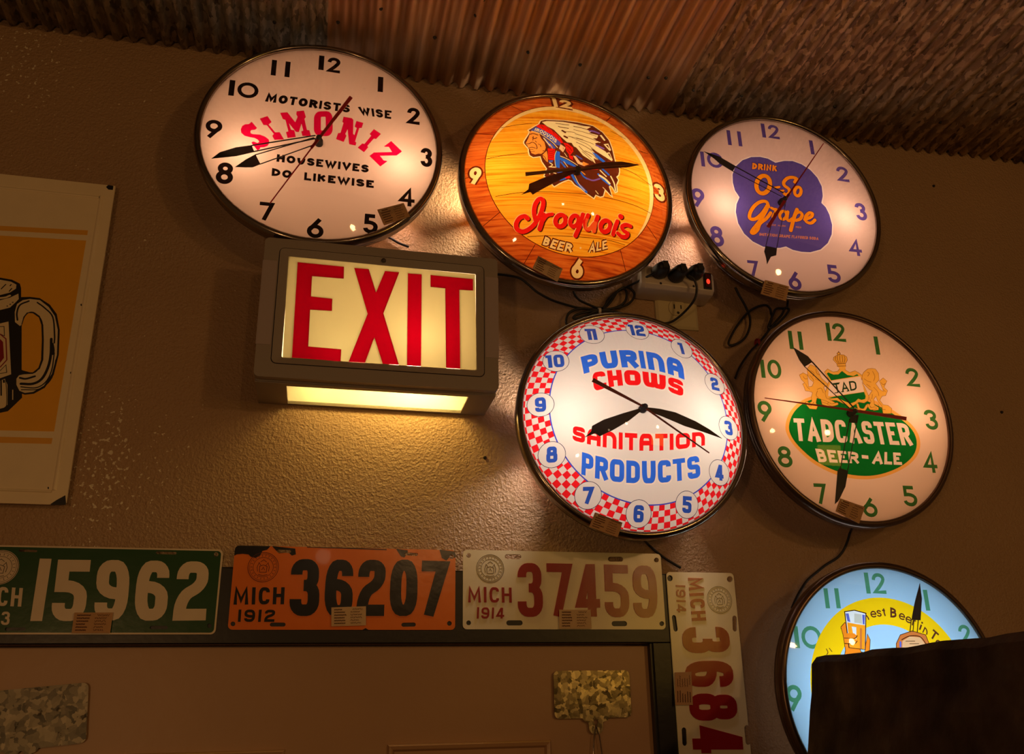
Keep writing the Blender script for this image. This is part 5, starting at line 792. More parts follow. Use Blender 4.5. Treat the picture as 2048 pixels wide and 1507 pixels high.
["P","glass_picture","picwhite",[-650,1111,-491,1132,-309,1090,-405,569,-657,597],0],["P","glass_picture","picorange2",[-639,960,-500,937,-342,918,-407,569,-657,597],0],["P","glass_picture","picblue",[-645,1092,-595,1092,-584,966,-632,976],0],["P","glass_picture","picblue",[-366,1074,-321,1070,-350,928,-380,934],0],["P","glass_picture","picgrey",[-497,1092,-376,1077,-388,938,-519,957],0],["P","glass_picture","picwhite",[-573,899,-497,889,-526,707,-565,783],0],["S","glass_picture","picorange3",[-423,860,-468,592],32.8,1,0],["P","glass_picture","picorange",[-721,802,-545,799,-506,764,-534,730,-710,736],0],["S","glass_picture","picdark",[-721,730,-556,726,-501,764],12.3,1,0],["P","glass_picture","picorange",[-733,726,-557,722,-518,688,-546,653,-721,660],0],["S","glass_picture","picdark",[-733,654,-569,650,-514,688],12.3,1,0],["S","raised_hand_picture","picdark",[106,399,147,648,238,773,454,832,673,773,721,608,737,395],19.1,0,1],["P","raised_hand_picture","picorange3",[106,399,147,648,238,773,454,832,673,773,721,608,737,395],0],["P","raised_hand_picture","pictan",[191,399,256,686,394,754,575,740,664,608,645,396],0],["S","raised_hand_picture","picdark",[248,706,395,760,576,748,668,627],12.7,1,0],["S","raised_hand_picture","picblue",[218,667,207,609],33.4,1,0],["S","raised_hand_picture","picdark",[313,686,472,686],8.4,1,0],["S","raised_hand_picture","picdark",[374,647,534,647],8.4,1,0]],"h5":[["hour_hand","purpleblack",90,[[656,1544,645,1307,560,987,404,990,508,1246],[394,990,338,811,349,810,405,989],[440,986,391,811,400,811,449,986],[515,987,465,811,477,811,526,986]]]],"sign_o":[0.07259387846560428,2.492314190115175,0.1064911596834196],"sign_boxes":[[-1401,800,1372,779,1395,-786,-1368,-795],[-1550,920,1503,934,1524,-887,-1502,-897],[-1759,1044,1699,1109,1736,-1093,-1716,-1101]],"sign":[["P","pane","signcream",[-1401,800,1372,779,1395,-786,-1368,-795],0],["P","red_letter#0","signred",[-1261,717,-595,711,-589,514,-1044,511,-1039,183,-736,174,-732,-21,-1039,-28,-1031,-601,-571,-610,-571,-794,-1243,-787],0],["P","red_letter#1","signred",[-447,707,-233,708,-113,336,7,701,219,701,6,6,256,-792,23,-789,-111,-385,-229,-794,-461,-796,-221,-20],0],["P","red_letter#2","signred",[348,697,556,701,574,-795,372,-796],0],["P","red_letter#3","signred",[689,703,1339,699,1341,506,1130,496,1150,-794,940,-799,915,501,692,503],0]],"p2_o":[0.041634879550997976,2.106739152087691,-0.012],"p2":[["P","body","porange",[1555,512,1552,531,1544,547,1530,561,1514,569,1495,572,-1495,572,-1514,569,-1530,561,-1544,547,-1552,531,-1555,512,-1555,-512,-1552,-531,-1544,-547,-1530,-561,-1514,-569,-1495,-572,1495,-572,1514,-569,1530,-561,1544,-547,1552,-531,1555,-512],0],["P","chips","pblack",[-1580,413,-1579,544,-1519,581,-1076,575,-1120,521,-1182,503,-1209,437,-1269,403,-1333,418,-1367,450,-1446,457,-1524,447],0],["P","chips","pblack",[-1060,575,-738,545,-724,463,-779,445,-822,486,-957,475,-992,507],0],["P","chips","pblack",[682,572,852,554,853,520,804,450,753,466],0],
["P","chips","pblack",[1316,575,1542,551,1577,457,1473,472,1421,416,1352,452],0],["P","chips","pblack",[-1578,348,-1559,348,-1560,251,-1572,251],0],["P","chips","pblack",[242,-575,289,-548,347,-583],0],["P","chips","pblack",[-578,582,547,564,547,552,-577,565],0],["S","seal","pdark",[-949,277,-952,313,-961,348,-976,380,-997,409,-1022,435,-1051,455,-1084,470,-1118,479,-1154,482,-1190,479,-1224,470,-1256,455,-1286,435,-1311,409,-1331,380,-1347,348,-1356,313,-1359,277,-1356,242,-1347,207,-1331,175,-1311,146,-1286,120,-1256,100,-1224,85,-1190,76,-1154,72,-1118,76,-1084,85,-1051,100,-1022,120,-997,146,-976,175,-961,207,-952,242],7.0,0,1],["S","seal","pdark",[-969,277,-972,310,-981,341,-994,370,-1013,396,-1035,419,-1062,437,-1091,451,-1122,459,-1154,462,-1186,459,-1217,451,-1246,437,-1273,419,-1295,396,-1314,370,-1327,341,-1336,310,-1338,277,-1336,245,-1327,214,-1314,185,-1295,159,-1273,136,-1246,118,-1217,104,-1186,96,-1154,93,-1122,96,-1091,104,-1062,118,-1035,136,-1013,159,-994,185,-981,214,-972,245],4.0,0,1],["S","seal","pdark",[-1019,277,-1021,301,-1027,324,-1037,345,-1050,364,-1067,381,-1086,395,-1108,405,-1130,411,-1154,413,-1177,411,-1200,405,-1222,395,-1241,381,-1258,364,-1271,345,-1281,324,-1287,301,-1289,277,-1287,254,-1281,231,-1271,210,-1258,191,-1241,174,-1222,160,-1200,150,-1177,144,-1154,142,-1130,144,-1108,150,-1086,160,-1067,174,-1050,191,-1037,210,-1027,231,-1021,254],5.0,0,1],["S","seal","pdark",[-1006,277,-982,277],6,0,0],["S","seal","pdark",[-1012,319,-989,326],6,0,0],["S","seal","pdark",[-1030,357,-1009,371],6,0,0],["S","seal","pdark",[-1057,389,-1041,408],6,0,0],["S","seal","pdark",[-1093,412,-1082,434],6,0,0],["S","seal","pdark",[-1133,424,-1129,448],6,0,0],["S","seal","pdark",[-1175,424,-1178,448],6,0,0],["S","seal","pdark",[-1215,412,-1225,434],6,0,0],["S","seal","pdark",[-1251,389,-1267,408],6,0,0],["S","seal","pdark",[-1278,357,-1299,371],6,0,0],["S","seal","pdark",[-1296,319,-1319,326],6,0,0],["S","seal","pdark",[-1302,277,-1326,277],6,0,0],["S","seal","pdark",[-1296,236,-1319,229],6,0,0],["S","seal","pdark",[-1278,198,-1299,184],6,0,0],["S","seal","pdark",[-1251,166,-1267,147],6,0,0],["S","seal","pdark",[-1215,143,-1225,121],6,0,0],["S","seal","pdark",[-1175,131,-1178,107],6,0,0],["S","seal","pdark",[-1133,131,-1129,107],6,0,0],["S","seal","pdark",[-1093,143,-1082,121],6,0,0],["S","seal","pdark",[-1057,166,-1041,147],6,0,0],["S","seal","pdark",[-1030,198,-1009,184],6,0,0],["S","seal","pdark",[-1012,236,-989,229],6,0,0],["S","seal","pdark",[-1226,216,-1236,277,-1215,339,-1185,298],7,0,0],["S","seal","pdark",[-1082,216,-1072,277,-1092,339,-1123,298],7,0,0],["S","seal","pdark",[-1199,206,-1109,206,-1103,288,-1154,308,-1205,288,-1199,206],7,0,0],["S","seal","pdark",[-1195,349,-1154,380,-1113,349],7,0,0],["S","seal","pdark",[-1215,175,-1154,161,-1092,175],7,0,0],["S","seal","pdark",[-1174,236,-1154,277,-1133,236],7,0,0],["W","lettering","pblack","MICH",[-1519,-5,-1184,-1,-845,3,-1508,-239,-1176,-234,-840,-229],"plate",0.2,0],
["W","lettering","pblack","1912",[-1437,-304,-1194,-304,-949,-305,-1434,-468,-1195,-468,-953,-467],"plate",0.22,0],["W","digit#0","pblack","3",[-776,396,-579,399,-381,403,-764,-387,-563,-387,-361,-386],"plate",0.2,0],["W","digit#1","pblack","6",[-291,396,-105,400,82,403,-300,-393,-103,-393,96,-392],"plate",0.2,0],["W","digit#2","pblack","2",[160,405,351,406,544,407,149,-384,344,-383,539,-382],"plate",0.2,0],["W","digit#3","pblack","0",[619,413,809,417,1000,420,607,-382,807,-381,1008,-380],"plate",0.2,0],["W","digit#4","pblack","7",[1064,409,1261,408,1460,406,1042,-380,1210,-375,1378,-370],"plate",0.2,0],["S","hole","hole",[-968,504,-815,501],42.4,0,0],["S","hole","hole",[828,502,982,496],44.4,0,0],["S","hole","hole",[-982,-503,-826,-503],53.2,0,0],["S","hole","hole",[815,-502,964,-499],55.8,0,0],["P","hole","hole",[-1462,-495,-1462,-502,-1464,-508,-1467,-514,-1471,-519,-1477,-523,-1483,-525,-1490,-526,-1497,-525,-1503,-523,-1509,-519,-1515,-514,-1519,-508,-1521,-502,-1523,-495,-1523,-488,-1521,-481,-1518,-476,-1513,-471,-1508,-467,-1502,-465,-1495,-464,-1488,-465,-1482,-467,-1476,-470,-1470,-475,-1466,-481,-1463,-488],0],["P","hole","hole",[1506,-481,1506,-488,1503,-495,1499,-502,1494,-507,1487,-511,1480,-513,1473,-514,1465,-513,1458,-511,1452,-507,1446,-502,1442,-496,1440,-489,1439,-481,1439,-474,1442,-467,1446,-461,1451,-456,1458,-452,1465,-449,1472,-448,1480,-449,1487,-452,1493,-456,1499,-461,1503,-467,1506,-474],0],["P","hole","hole",[1534,473,1533,465,1530,458,1526,451,1521,446,1514,442,1507,439,1499,438,1492,439,1484,441,1478,445,1472,450,1468,457,1465,464,1464,472,1465,479,1468,487,1472,493,1477,499,1484,503,1491,506,1499,507,1506,506,1514,504,1520,500,1526,494,1530,488,1533,481],0]],"p3_o":[0.3639263721561645,2.107566729418791,-0.012],"p3":[["P","body","pcream",[1555,512,1552,531,1544,547,1530,561,1514,569,1495,572,-1495,572,-1514,569,-1530,561,-1544,547,-1552,531,-1555,512,-1555,-512,-1552,-531,-1544,-547,-1530,-561,-1514,-569,-1495,-572,1495,-572,1514,-569,1530,-561,1544,-547,1552,-531,1555,-512],0],["S","seal","pgrey",[-943,302,-947,337,-956,372,-971,404,-991,433,-1017,459,-1046,479,-1078,494,-1113,504,-1148,507,-1184,504,-1219,494,-1251,479,-1280,459,-1305,433,-1326,404,-1341,372,-1350,337,-1353,302,-1350,266,-1341,232,-1326,199,-1305,170,-1280,145,-1251,124,-1219,109,-1184,100,-1148,97,-1113,100,-1078,109,-1046,124,-1017,145,-991,170,-971,199,-956,232,-947,266],7.0,0,1],["S","seal","pgrey",[-964,302,-967,334,-975,365,-989,394,-1007,420,-1030,443,-1056,461,-1085,475,-1116,483,-1148,486,-1180,483,-1212,475,-1241,461,-1267,443,-1290,420,-1308,394,-1322,365,-1330,334,-1333,302,-1330,270,-1322,239,-1308,209,-1290,183,-1267,160,-1241,142,-1212,128,-1180,120,-1148,117,-1116,120,-1085,128,-1056,142,-1030,160,-1007,183,-989,209,-975,239,-967,270],4.0,0,1],
["S","seal","pgrey",[-1013,302,-1015,325,-1021,348,-1031,369,-1045,389,-1061,405,-1081,419,-1102,429,-1125,435,-1148,437,-1172,435,-1195,429,-1216,419,-1235,405,-1252,389,-1266,369,-1276,348,-1282,325,-1284,302,-1282,278,-1276,255,-1266,234,-1252,215,-1235,198,-1216,185,-1195,175,-1172,168,-1148,166,-1125,168,-1102,175,-1081,185,-1061,198,-1045,215,-1031,234,-1021,255,-1015,278],5.0,0,1],["S","seal","pgrey",[-1001,302,-976,302],6,0,0],["S","seal","pgrey",[-1007,343,-983,350],6,0,0],["S","seal","pgrey",[-1024,382,-1004,395],6,0,0],["S","seal","pgrey",[-1052,413,-1036,432],6,0,0],["S","seal","pgrey",[-1087,436,-1077,458],6,0,0],["S","seal","pgrey",[-1127,448,-1124,472],6,0,0],["S","seal","pgrey",[-1169,448,-1173,472],6,0,0],["S","seal","pgrey",[-1210,436,-1220,458],6,0,0],["S","seal","pgrey",[-1245,413,-1261,432],6,0,0],["S","seal","pgrey",[-1273,382,-1293,395],6,0,0],["S","seal","pgrey",[-1290,343,-1314,350],6,0,0],["S","seal","pgrey",[-1296,302,-1321,302],6,0,0],["S","seal","pgrey",[-1290,260,-1314,253],6,0,0],["S","seal","pgrey",[-1273,222,-1293,209],6,0,0],["S","seal","pgrey",[-1245,190,-1261,172],6,0,0],["S","seal","pgrey",[-1210,167,-1220,145],6,0,0],["S","seal","pgrey",[-1169,156,-1173,131],6,0,0],["S","seal","pgrey",[-1127,156,-1124,131],6,0,0],["S","seal","pgrey",[-1087,167,-1077,145],6,0,0],["S","seal","pgrey",[-1052,190,-1036,172],6,0,0],["S","seal","pgrey",[-1024,222,-1004,209],6,0,0],["S","seal","pgrey",[-1007,260,-983,253],6,0,0],["S","seal","pgrey",[-1220,240,-1230,302,-1210,363,-1179,322],7,0,0],["S","seal","pgrey",[-1077,240,-1066,302,-1087,363,-1118,322],7,0,0],["S","seal","pgrey",[-1194,230,-1103,230,-1097,312,-1148,332,-1200,312,-1194,230],7,0,0],["S","seal","pgrey",[-1189,373,-1148,404,-1107,373],7,0,0],["S","seal","pgrey",[-1210,199,-1148,185,-1087,199],7,0,0],["S","seal","pgrey",[-1169,261,-1148,302,-1128,261],7,0,0],["W","lettering","pmaroon","MICH",[-1483,34,-1159,30,-832,26,-1479,-192,-1157,-192,-830,-192],"plate",0.17,0],["W","lettering","pmaroon","1914",[-1348,-260,-1145,-263,-941,-267,-1356,-422,-1154,-421,-951,-420],"plate",0.18,0],["W","digit#0","pmaroon","3",[-733,388,-546,391,-359,395,-742,-395,-552,-394,-360,-393],"plate",0.165,0],["W","digit#1","pmaroon","7",[-289,393,-94,393,101,393,-282,-387,-99,-386,84,-385],"plate",0.165,0],["W","digit#2","pmaroon","4",[182,388,352,391,524,394,147,-388,337,-387,527,-386],"plate",0.165,0],["W","digit#3","pmaroon","5",[609,391,803,390,999,389,602,-394,793,-393,985,-392],"plate",0.165,0],["W","digit#4","pmaroon","9",[1077,387,1268,385,1460,384,1052,-403,1246,-399,1441,-395],"plate",0.165,0],["S","hole","hole",[-891,484,-707,483],71.6,0,0],["S","hole","hole",[726,474,900,478],74.5,0,0],["S","hole","hole",[-880,-481,-706,-480],72.2,0,0],["S","hole","hole",[733,-488,902,-487],75.2,0,0],
["P","hole","hole",[-1437,490,-1438,482,-1440,475,-1444,468,-1450,462,-1457,458,-1464,455,-1472,454,-1480,455,-1487,457,-1494,461,-1500,467,-1504,473,-1507,481,-1508,488,-1507,496,-1504,504,-1500,510,-1494,516,-1488,520,-1480,523,-1472,524,-1464,523,-1457,521,-1450,517,-1445,511,-1440,505,-1438,497],0],["P","hole","hole",[1518,476,1517,468,1513,460,1508,453,1501,447,1494,443,1485,440,1476,439,1468,439,1460,442,1453,446,1447,452,1443,459,1440,466,1440,474,1442,483,1445,490,1450,497,1457,503,1465,508,1473,511,1482,512,1490,511,1499,509,1506,504,1511,499,1516,492,1518,484],0],["P","hole","hole",[-1436,-481,-1437,-488,-1440,-495,-1444,-501,-1449,-507,-1456,-511,-1463,-513,-1471,-514,-1478,-513,-1486,-511,-1492,-507,-1498,-502,-1502,-495,-1504,-488,-1505,-481,-1504,-474,-1502,-467,-1498,-460,-1492,-455,-1486,-451,-1479,-448,-1471,-448,-1463,-448,-1456,-451,-1449,-455,-1444,-460,-1440,-466,-1437,-473],0],["P","hole","hole",[1533,-486,1531,-493,1528,-501,1523,-507,1516,-513,1509,-517,1501,-520,1492,-521,1484,-520,1476,-517,1469,-513,1463,-508,1459,-501,1457,-494,1457,-486,1458,-478,1462,-471,1467,-464,1473,-459,1481,-454,1489,-452,1497,-451,1506,-452,1514,-454,1521,-458,1526,-464,1530,-471,1533,-478],0]],"p1_o":[-0.2847770620035639,2.1006171718906748,-0.012],"p1c":[0.16761950790691396,0.16836283560193765],"p1":[["P","body","pcream2",[1555,512,1552,531,1544,547,1530,561,1514,569,1495,572,-1495,572,-1514,569,-1530,561,-1544,547,-1552,531,-1555,512,-1555,-512,-1552,-531,-1544,-547,-1530,-561,-1514,-569,-1495,-572,1495,-572,1514,-569,1530,-561,1544,-547,1552,-531,1555,-512],0],["P","enamel_field","pgreen",[1533,500,1531,515,1523,529,1512,540,1498,548,1483,550,-1483,550,-1498,548,-1512,540,-1523,529,-1531,515,-1533,500,-1533,-500,-1531,-515,-1523,-529,-1512,-540,-1498,-548,-1483,-550,1483,-550,1498,-548,1512,-540,1523,-529,1531,-515,1533,-500],0],["P","seal_disc","pcream2",[-983,281,-986,316,-994,350,-1008,383,-1026,413,-1049,440,-1076,463,-1106,482,-1139,496,-1174,504,-1209,507,-1244,504,-1279,496,-1312,482,-1342,463,-1369,440,-1392,413,-1410,383,-1424,350,-1432,316,-1435,281,-1432,245,-1424,211,-1410,178,-1392,148,-1369,121,-1342,98,-1312,79,-1279,66,-1244,57,-1209,55,-1174,57,-1139,66,-1106,79,-1076,98,-1049,121,-1026,148,-1008,178,-994,211,-986,245],0],["S","seal","pdark2",[-994,281,-997,318,-1007,354,-1023,388,-1044,419,-1071,445,-1101,467,-1135,483,-1172,492,-1209,496,-1246,492,-1282,483,-1316,467,-1347,445,-1374,419,-1395,388,-1411,354,-1421,318,-1424,281,-1421,243,-1411,207,-1395,173,-1374,142,-1347,116,-1316,94,-1282,79,-1246,69,-1209,66,-1172,69,-1135,79,-1101,94,-1071,116,-1044,142,-1023,173,-1007,207,-997,243],7.0,0,1],
["S","seal","pdark2",[-1015,281,-1018,314,-1027,347,-1041,377,-1061,405,-1085,429,-1112,448,-1143,462,-1175,471,-1209,474,-1243,471,-1275,462,-1306,448,-1333,429,-1357,405,-1377,377,-1391,347,-1400,314,-1402,281,-1400,247,-1391,214,-1377,184,-1357,156,-1333,132,-1306,113,-1275,99,-1243,90,-1209,87,-1175,90,-1143,99,-1112,113,-1085,132,-1061,156,-1041,184,-1027,214,-1018,247],4.0,0,1],["S","seal","pdark2",[-1067,281,-1069,305,-1076,329,-1086,352,-1100,372,-1118,389,-1138,403,-1160,414,-1184,420,-1209,422,-1234,420,-1257,414,-1280,403,-1300,389,-1318,372,-1332,352,-1342,329,-1349,305,-1351,281,-1349,256,-1342,232,-1332,210,-1318,189,-1300,172,-1280,158,-1257,147,-1234,141,-1209,139,-1184,141,-1160,147,-1138,158,-1118,172,-1100,189,-1086,210,-1076,232,-1069,256],5.0,0,1],["S","seal","pdark2",[-1054,281,-1028,281],6,0,0],["S","seal","pdark2",[-1060,324,-1036,331],6,0,0],["S","seal","pdark2",[-1079,364,-1057,378],6,0,0],["S","seal","pdark2",[-1108,398,-1091,417],6,0,0],["S","seal","pdark2",[-1145,421,-1134,445],6,0,0],["S","seal","pdark2",[-1187,434,-1183,459],6,0,0],["S","seal","pdark2",[-1231,434,-1235,459],6,0,0],["S","seal","pdark2",[-1273,421,-1284,445],6,0,0],["S","seal","pdark2",[-1310,398,-1327,417],6,0,0],["S","seal","pdark2",[-1339,364,-1361,378],6,0,0],["S","seal","pdark2",[-1357,324,-1382,331],6,0,0],["S","seal","pdark2",[-1364,281,-1390,281],6,0,0],["S","seal","pdark2",[-1357,237,-1382,230],6,0,0],["S","seal","pdark2",[-1339,197,-1361,183],6,0,0],["S","seal","pdark2",[-1310,164,-1327,144],6,0,0],["S","seal","pdark2",[-1273,140,-1284,116],6,0,0],["S","seal","pdark2",[-1231,127,-1235,102],6,0,0],["S","seal","pdark2",[-1187,127,-1183,102],6,0,0],["S","seal","pdark2",[-1145,140,-1134,116],6,0,0],["S","seal","pdark2",[-1108,164,-1091,144],6,0,0],["S","seal","pdark2",[-1079,197,-1057,183],6,0,0],["S","seal","pdark2",[-1060,237,-1036,230],6,0,0],["S","seal","pdark2",[-1284,216,-1295,281,-1273,345,-1241,302],7,0,0],["S","seal","pdark2",[-1134,216,-1123,281,-1144,345,-1177,302],7,0,0],["S","seal","pdark2",[-1256,205,-1162,205,-1155,291,-1209,313,-1263,291,-1256,205],7,0,0],["S","seal","pdark2",[-1252,356,-1209,388,-1166,356],7,0,0],["S","seal","pdark2",[-1273,173,-1209,158,-1144,173],7,0,0],["S","seal","pdark2",[-1230,238,-1209,281,-1187,238],7,0,0],["S","seal","pcream2",[0,0,1,1],1,0,0],["W","lettering","pcream2","MICH",[-1474,45,-1185,30,-893,15,-1445,-205,-1163,-214,-879,-222],"plate",0.17,0],["W","lettering","pcream2","1913",[-1356,-268,-1175,-279,-992,-290,-1341,-437,-1164,-447,-985,-457],"plate",0.18,0],["W","digit#0","pcream2","1",[-750,404,-678,403,-606,402,-743,-404,-673,-404,-603,-404],"plate",0.195,0],["W","digit#1","pcream2","5",[-536,393,-330,394,-122,396,-509,-403,-304,-403,-98,-402],"plate",0.195,0],["W","digit#2","pcream2","9",[-32,402,174,401,381,401,10,-393,213,-393,416,-392],"plate",0.195,0],["W","digit#3","pcream2","6",[477,399,679,402,882,404,496,-396,704,-395,914,-395],"plate",0.195,0],
["W","digit#4","pcream2","2",[987,401,1188,401,1389,401,992,-395,1203,-392,1416,-389],"plate",0.195,0],["S","hole","hole",[-1003,506,-812,502],31.3,0,0],["S","hole","hole",[700,511,932,508],35.9,0,0],["S","hole","hole",[-1004,-506,-800,-506],40.9,0,0],["S","hole","hole",[741,-483,924,-483],43.0,0,0],["P","hole","hole",[1498,504,1498,497,1497,490,1494,484,1489,479,1484,475,1478,473,1471,472,1465,473,1458,475,1452,478,1447,483,1443,489,1440,495,1439,502,1439,509,1441,516,1444,522,1448,527,1453,531,1459,533,1466,534,1472,533,1479,531,1485,528,1490,523,1494,517,1497,510],0],["P","hole","hole",[1499,-460,1499,-466,1498,-472,1495,-478,1491,-483,1486,-486,1480,-488,1473,-489,1467,-488,1461,-486,1455,-483,1450,-478,1446,-472,1443,-466,1442,-460,1442,-453,1443,-447,1446,-441,1450,-437,1455,-433,1461,-431,1468,-430,1474,-431,1481,-433,1486,-436,1491,-441,1495,-447,1498,-453],0]],"p4_o":[0.5826653235686341,1.981353722048206,-0.013],"p4":[["P","body","pcream",[565,1495,562,1514,554,1530,540,1544,524,1552,505,1555,-505,1555,-524,1552,-540,1544,-554,1530,-562,1514,-565,1495,-565,-1495,-562,-1514,-554,-1530,-540,-1544,-524,-1552,-505,-1555,505,-1555,524,-1552,540,-1544,554,-1530,562,-1514,565,-1495],0],["W","lettering","pmaroon","MICH",[24,1487,28,1153,31,825,-214,1468,-208,1139,-203,815],"plate",0.2,0],["W","lettering","pmaroon","1914",[-269,1356,-279,1147,-289,940,-424,1360,-431,1151,-438,944],"plate",0.18,0],["W","digit#0","pmaroon","3",[386,732,388,536,391,342,-381,721,-384,533,-387,346],"plate",0.2,0],["W","digit#1","pmaroon","6",[393,232,394,41,394,-149,-366,228,-377,43,-388,-139],"plate",0.2,0],["W","digit#2","pmaroon","8",[411,-239,407,-434,403,-628,-356,-237,-356,-425,-356,-612],"plate",0.2,0],["W","digit#3","pmaroon","4",[451,-708,446,-895,440,-1080,-348,-699,-349,-879,-350,-1058],"plate",0.2,0],["W","digit#4","pmaroon","4",[423,-1148,423,-1326,423,-1503,-343,-1134,-346,-1306,-349,-1476],"plate",0.2,0],["S","seal","pgrey",[490,1138,487,1174,478,1208,462,1241,442,1270,417,1295,387,1316,355,1331,321,1340,285,1343,249,1340,215,1331,182,1316,153,1295,128,1270,107,1241,92,1208,83,1174,80,1138,83,1103,92,1068,107,1036,128,1007,153,981,182,961,215,946,249,936,285,933,321,936,355,946,387,961,417,981,442,1007,462,1036,478,1068,487,1103],7.0,0,1],["S","seal","pgrey",[469,1138,467,1170,458,1201,445,1231,426,1257,404,1280,377,1298,348,1312,317,1320,285,1323,253,1320,222,1312,193,1298,166,1280,144,1257,125,1231,112,1201,103,1170,100,1138,103,1106,112,1075,125,1046,144,1020,166,997,193,978,222,965,253,957,285,954,317,957,348,965,377,978,404,997,426,1020,445,1046,458,1075,467,1106],4.0,0,1],["S","seal","pgrey",[420,1138,418,1162,412,1185,402,1206,389,1225,372,1242,353,1255,331,1265,308,1272,285,1274,261,1272,239,1265,217,1255,198,1242,181,1225,168,1206,158,1185,152,1162,150,1138,152,1115,158,1092,168,1071,181,1051,198,1035,217,1021,239,1011,261,1005,285,1003,308,1005,331,1011,353,1021,372,1035,389,1051,402,1071,412,1092,418,1115],5.0,0,1],
["S","seal","pgrey",[433,1138,457,1138],6,0,0],["S","seal","pgrey",[427,1180,450,1187],6,0,0],["S","seal","pgrey",[409,1218,430,1231],6,0,0],["S","seal","pgrey",[382,1250,398,1268],6,0,0],["S","seal","pgrey",[346,1273,356,1295],6,0,0],["S","seal","pgrey",[306,1284,309,1309],6,0,0],["S","seal","pgrey",[264,1284,260,1309],6,0,0],["S","seal","pgrey",[224,1273,213,1295],6,0,0],["S","seal","pgrey",[188,1250,172,1268],6,0,0],["S","seal","pgrey",[161,1218,140,1231],6,0,0],["S","seal","pgrey",[143,1180,120,1187],6,0,0],["S","seal","pgrey",[137,1138,113,1138],6,0,0],["S","seal","pgrey",[143,1097,120,1090],6,0,0],["S","seal","pgrey",[161,1058,140,1045],6,0,0],["S","seal","pgrey",[188,1027,172,1008],6,0,0],["S","seal","pgrey",[224,1004,213,982],6,0,0],["S","seal","pgrey",[264,992,260,968],6,0,0],["S","seal","pgrey",[306,992,309,968],6,0,0],["S","seal","pgrey",[346,1004,356,982],6,0,0],["S","seal","pgrey",[382,1027,398,1008],6,0,0],["S","seal","pgrey",[409,1058,430,1045],6,0,0],["S","seal","pgrey",[427,1097,450,1090],6,0,0],["S","seal","pgrey",[213,1077,203,1138,223,1200,254,1159],7,0,0],["S","seal","pgrey",[357,1077,367,1138,346,1200,316,1159],7,0,0],["S","seal","pgrey",[240,1067,330,1067,336,1149,285,1169,234,1149,240,1067],7,0,0],["S","seal","pgrey",[244,1210,285,1241,326,1210],7,0,0],["S","seal","pgrey",[223,1036,285,1021,346,1036],7,0,0],["S","seal","pgrey",[264,1097,285,1138,305,1097],7,0,0],["S","hole","hole",[-491,870,-479,694],69.7,0,0],["S","hole","hole",[509,864,497,695],71.4,0,0],["S","hole","hole",[-465,-739,-469,-919],72.8,0,0],["S","hole","hole",[539,-736,538,-927],85.9,0,0],["P","hole","hole",[-464,1459,-466,1449,-470,1439,-476,1430,-484,1423,-493,1417,-503,1414,-513,1413,-523,1414,-532,1417,-540,1422,-547,1429,-552,1438,-554,1448,-555,1458,-553,1468,-549,1478,-543,1487,-535,1494,-526,1500,-516,1503,-506,1505,-496,1504,-486,1500,-478,1495,-471,1488,-467,1479,-464,1469],0],["P","hole","hole",[539,1459,536,1449,532,1439,525,1430,517,1422,508,1417,497,1413,487,1412,476,1413,467,1416,458,1422,452,1429,447,1438,445,1448,445,1458,447,1468,451,1478,458,1487,466,1495,476,1500,486,1504,497,1505,507,1504,516,1501,525,1496,531,1488,536,1479,539,1470],0]],"po_o":[-0.33820207574761785,2.464917432237365,-0.014],"po":[["P","sheet","postercream",[-5000,-2512,0,-2512,0,2512,-5000,2512],0],["P","stripe#1","posterorange2",[-3213,1550,-282,1697,-281,1615,-3198,1474],0],["P","orange_panel","posterorange",[-3184,1406,-284,1523,-291,-1484,-2590,-1549],0],["P","stripe#2","posterorange2",[-2574,-1627,-297,-1579,-299,-1664,-2555,-1720],0],["P","mug_picture","posterblack",[-1872,735,-1339,796,-1179,779,-1066,726,-1039,656,-1012,483,-928,3,-844,-603,-768,-1015,-914,-1222,-1009,-1252,-1519,-1293,-1771,-1107,-2094,555],0],["P","mug_picture","postermug",[-1866,703,-1334,764,-1187,746,-1109,706,-1105,642,-1173,572,-1295,520,-1826,470,-2020,562],0],["S","mug_picture","postermug",[-1815,409,-1287,473,-1165,524],28.4,1,0],
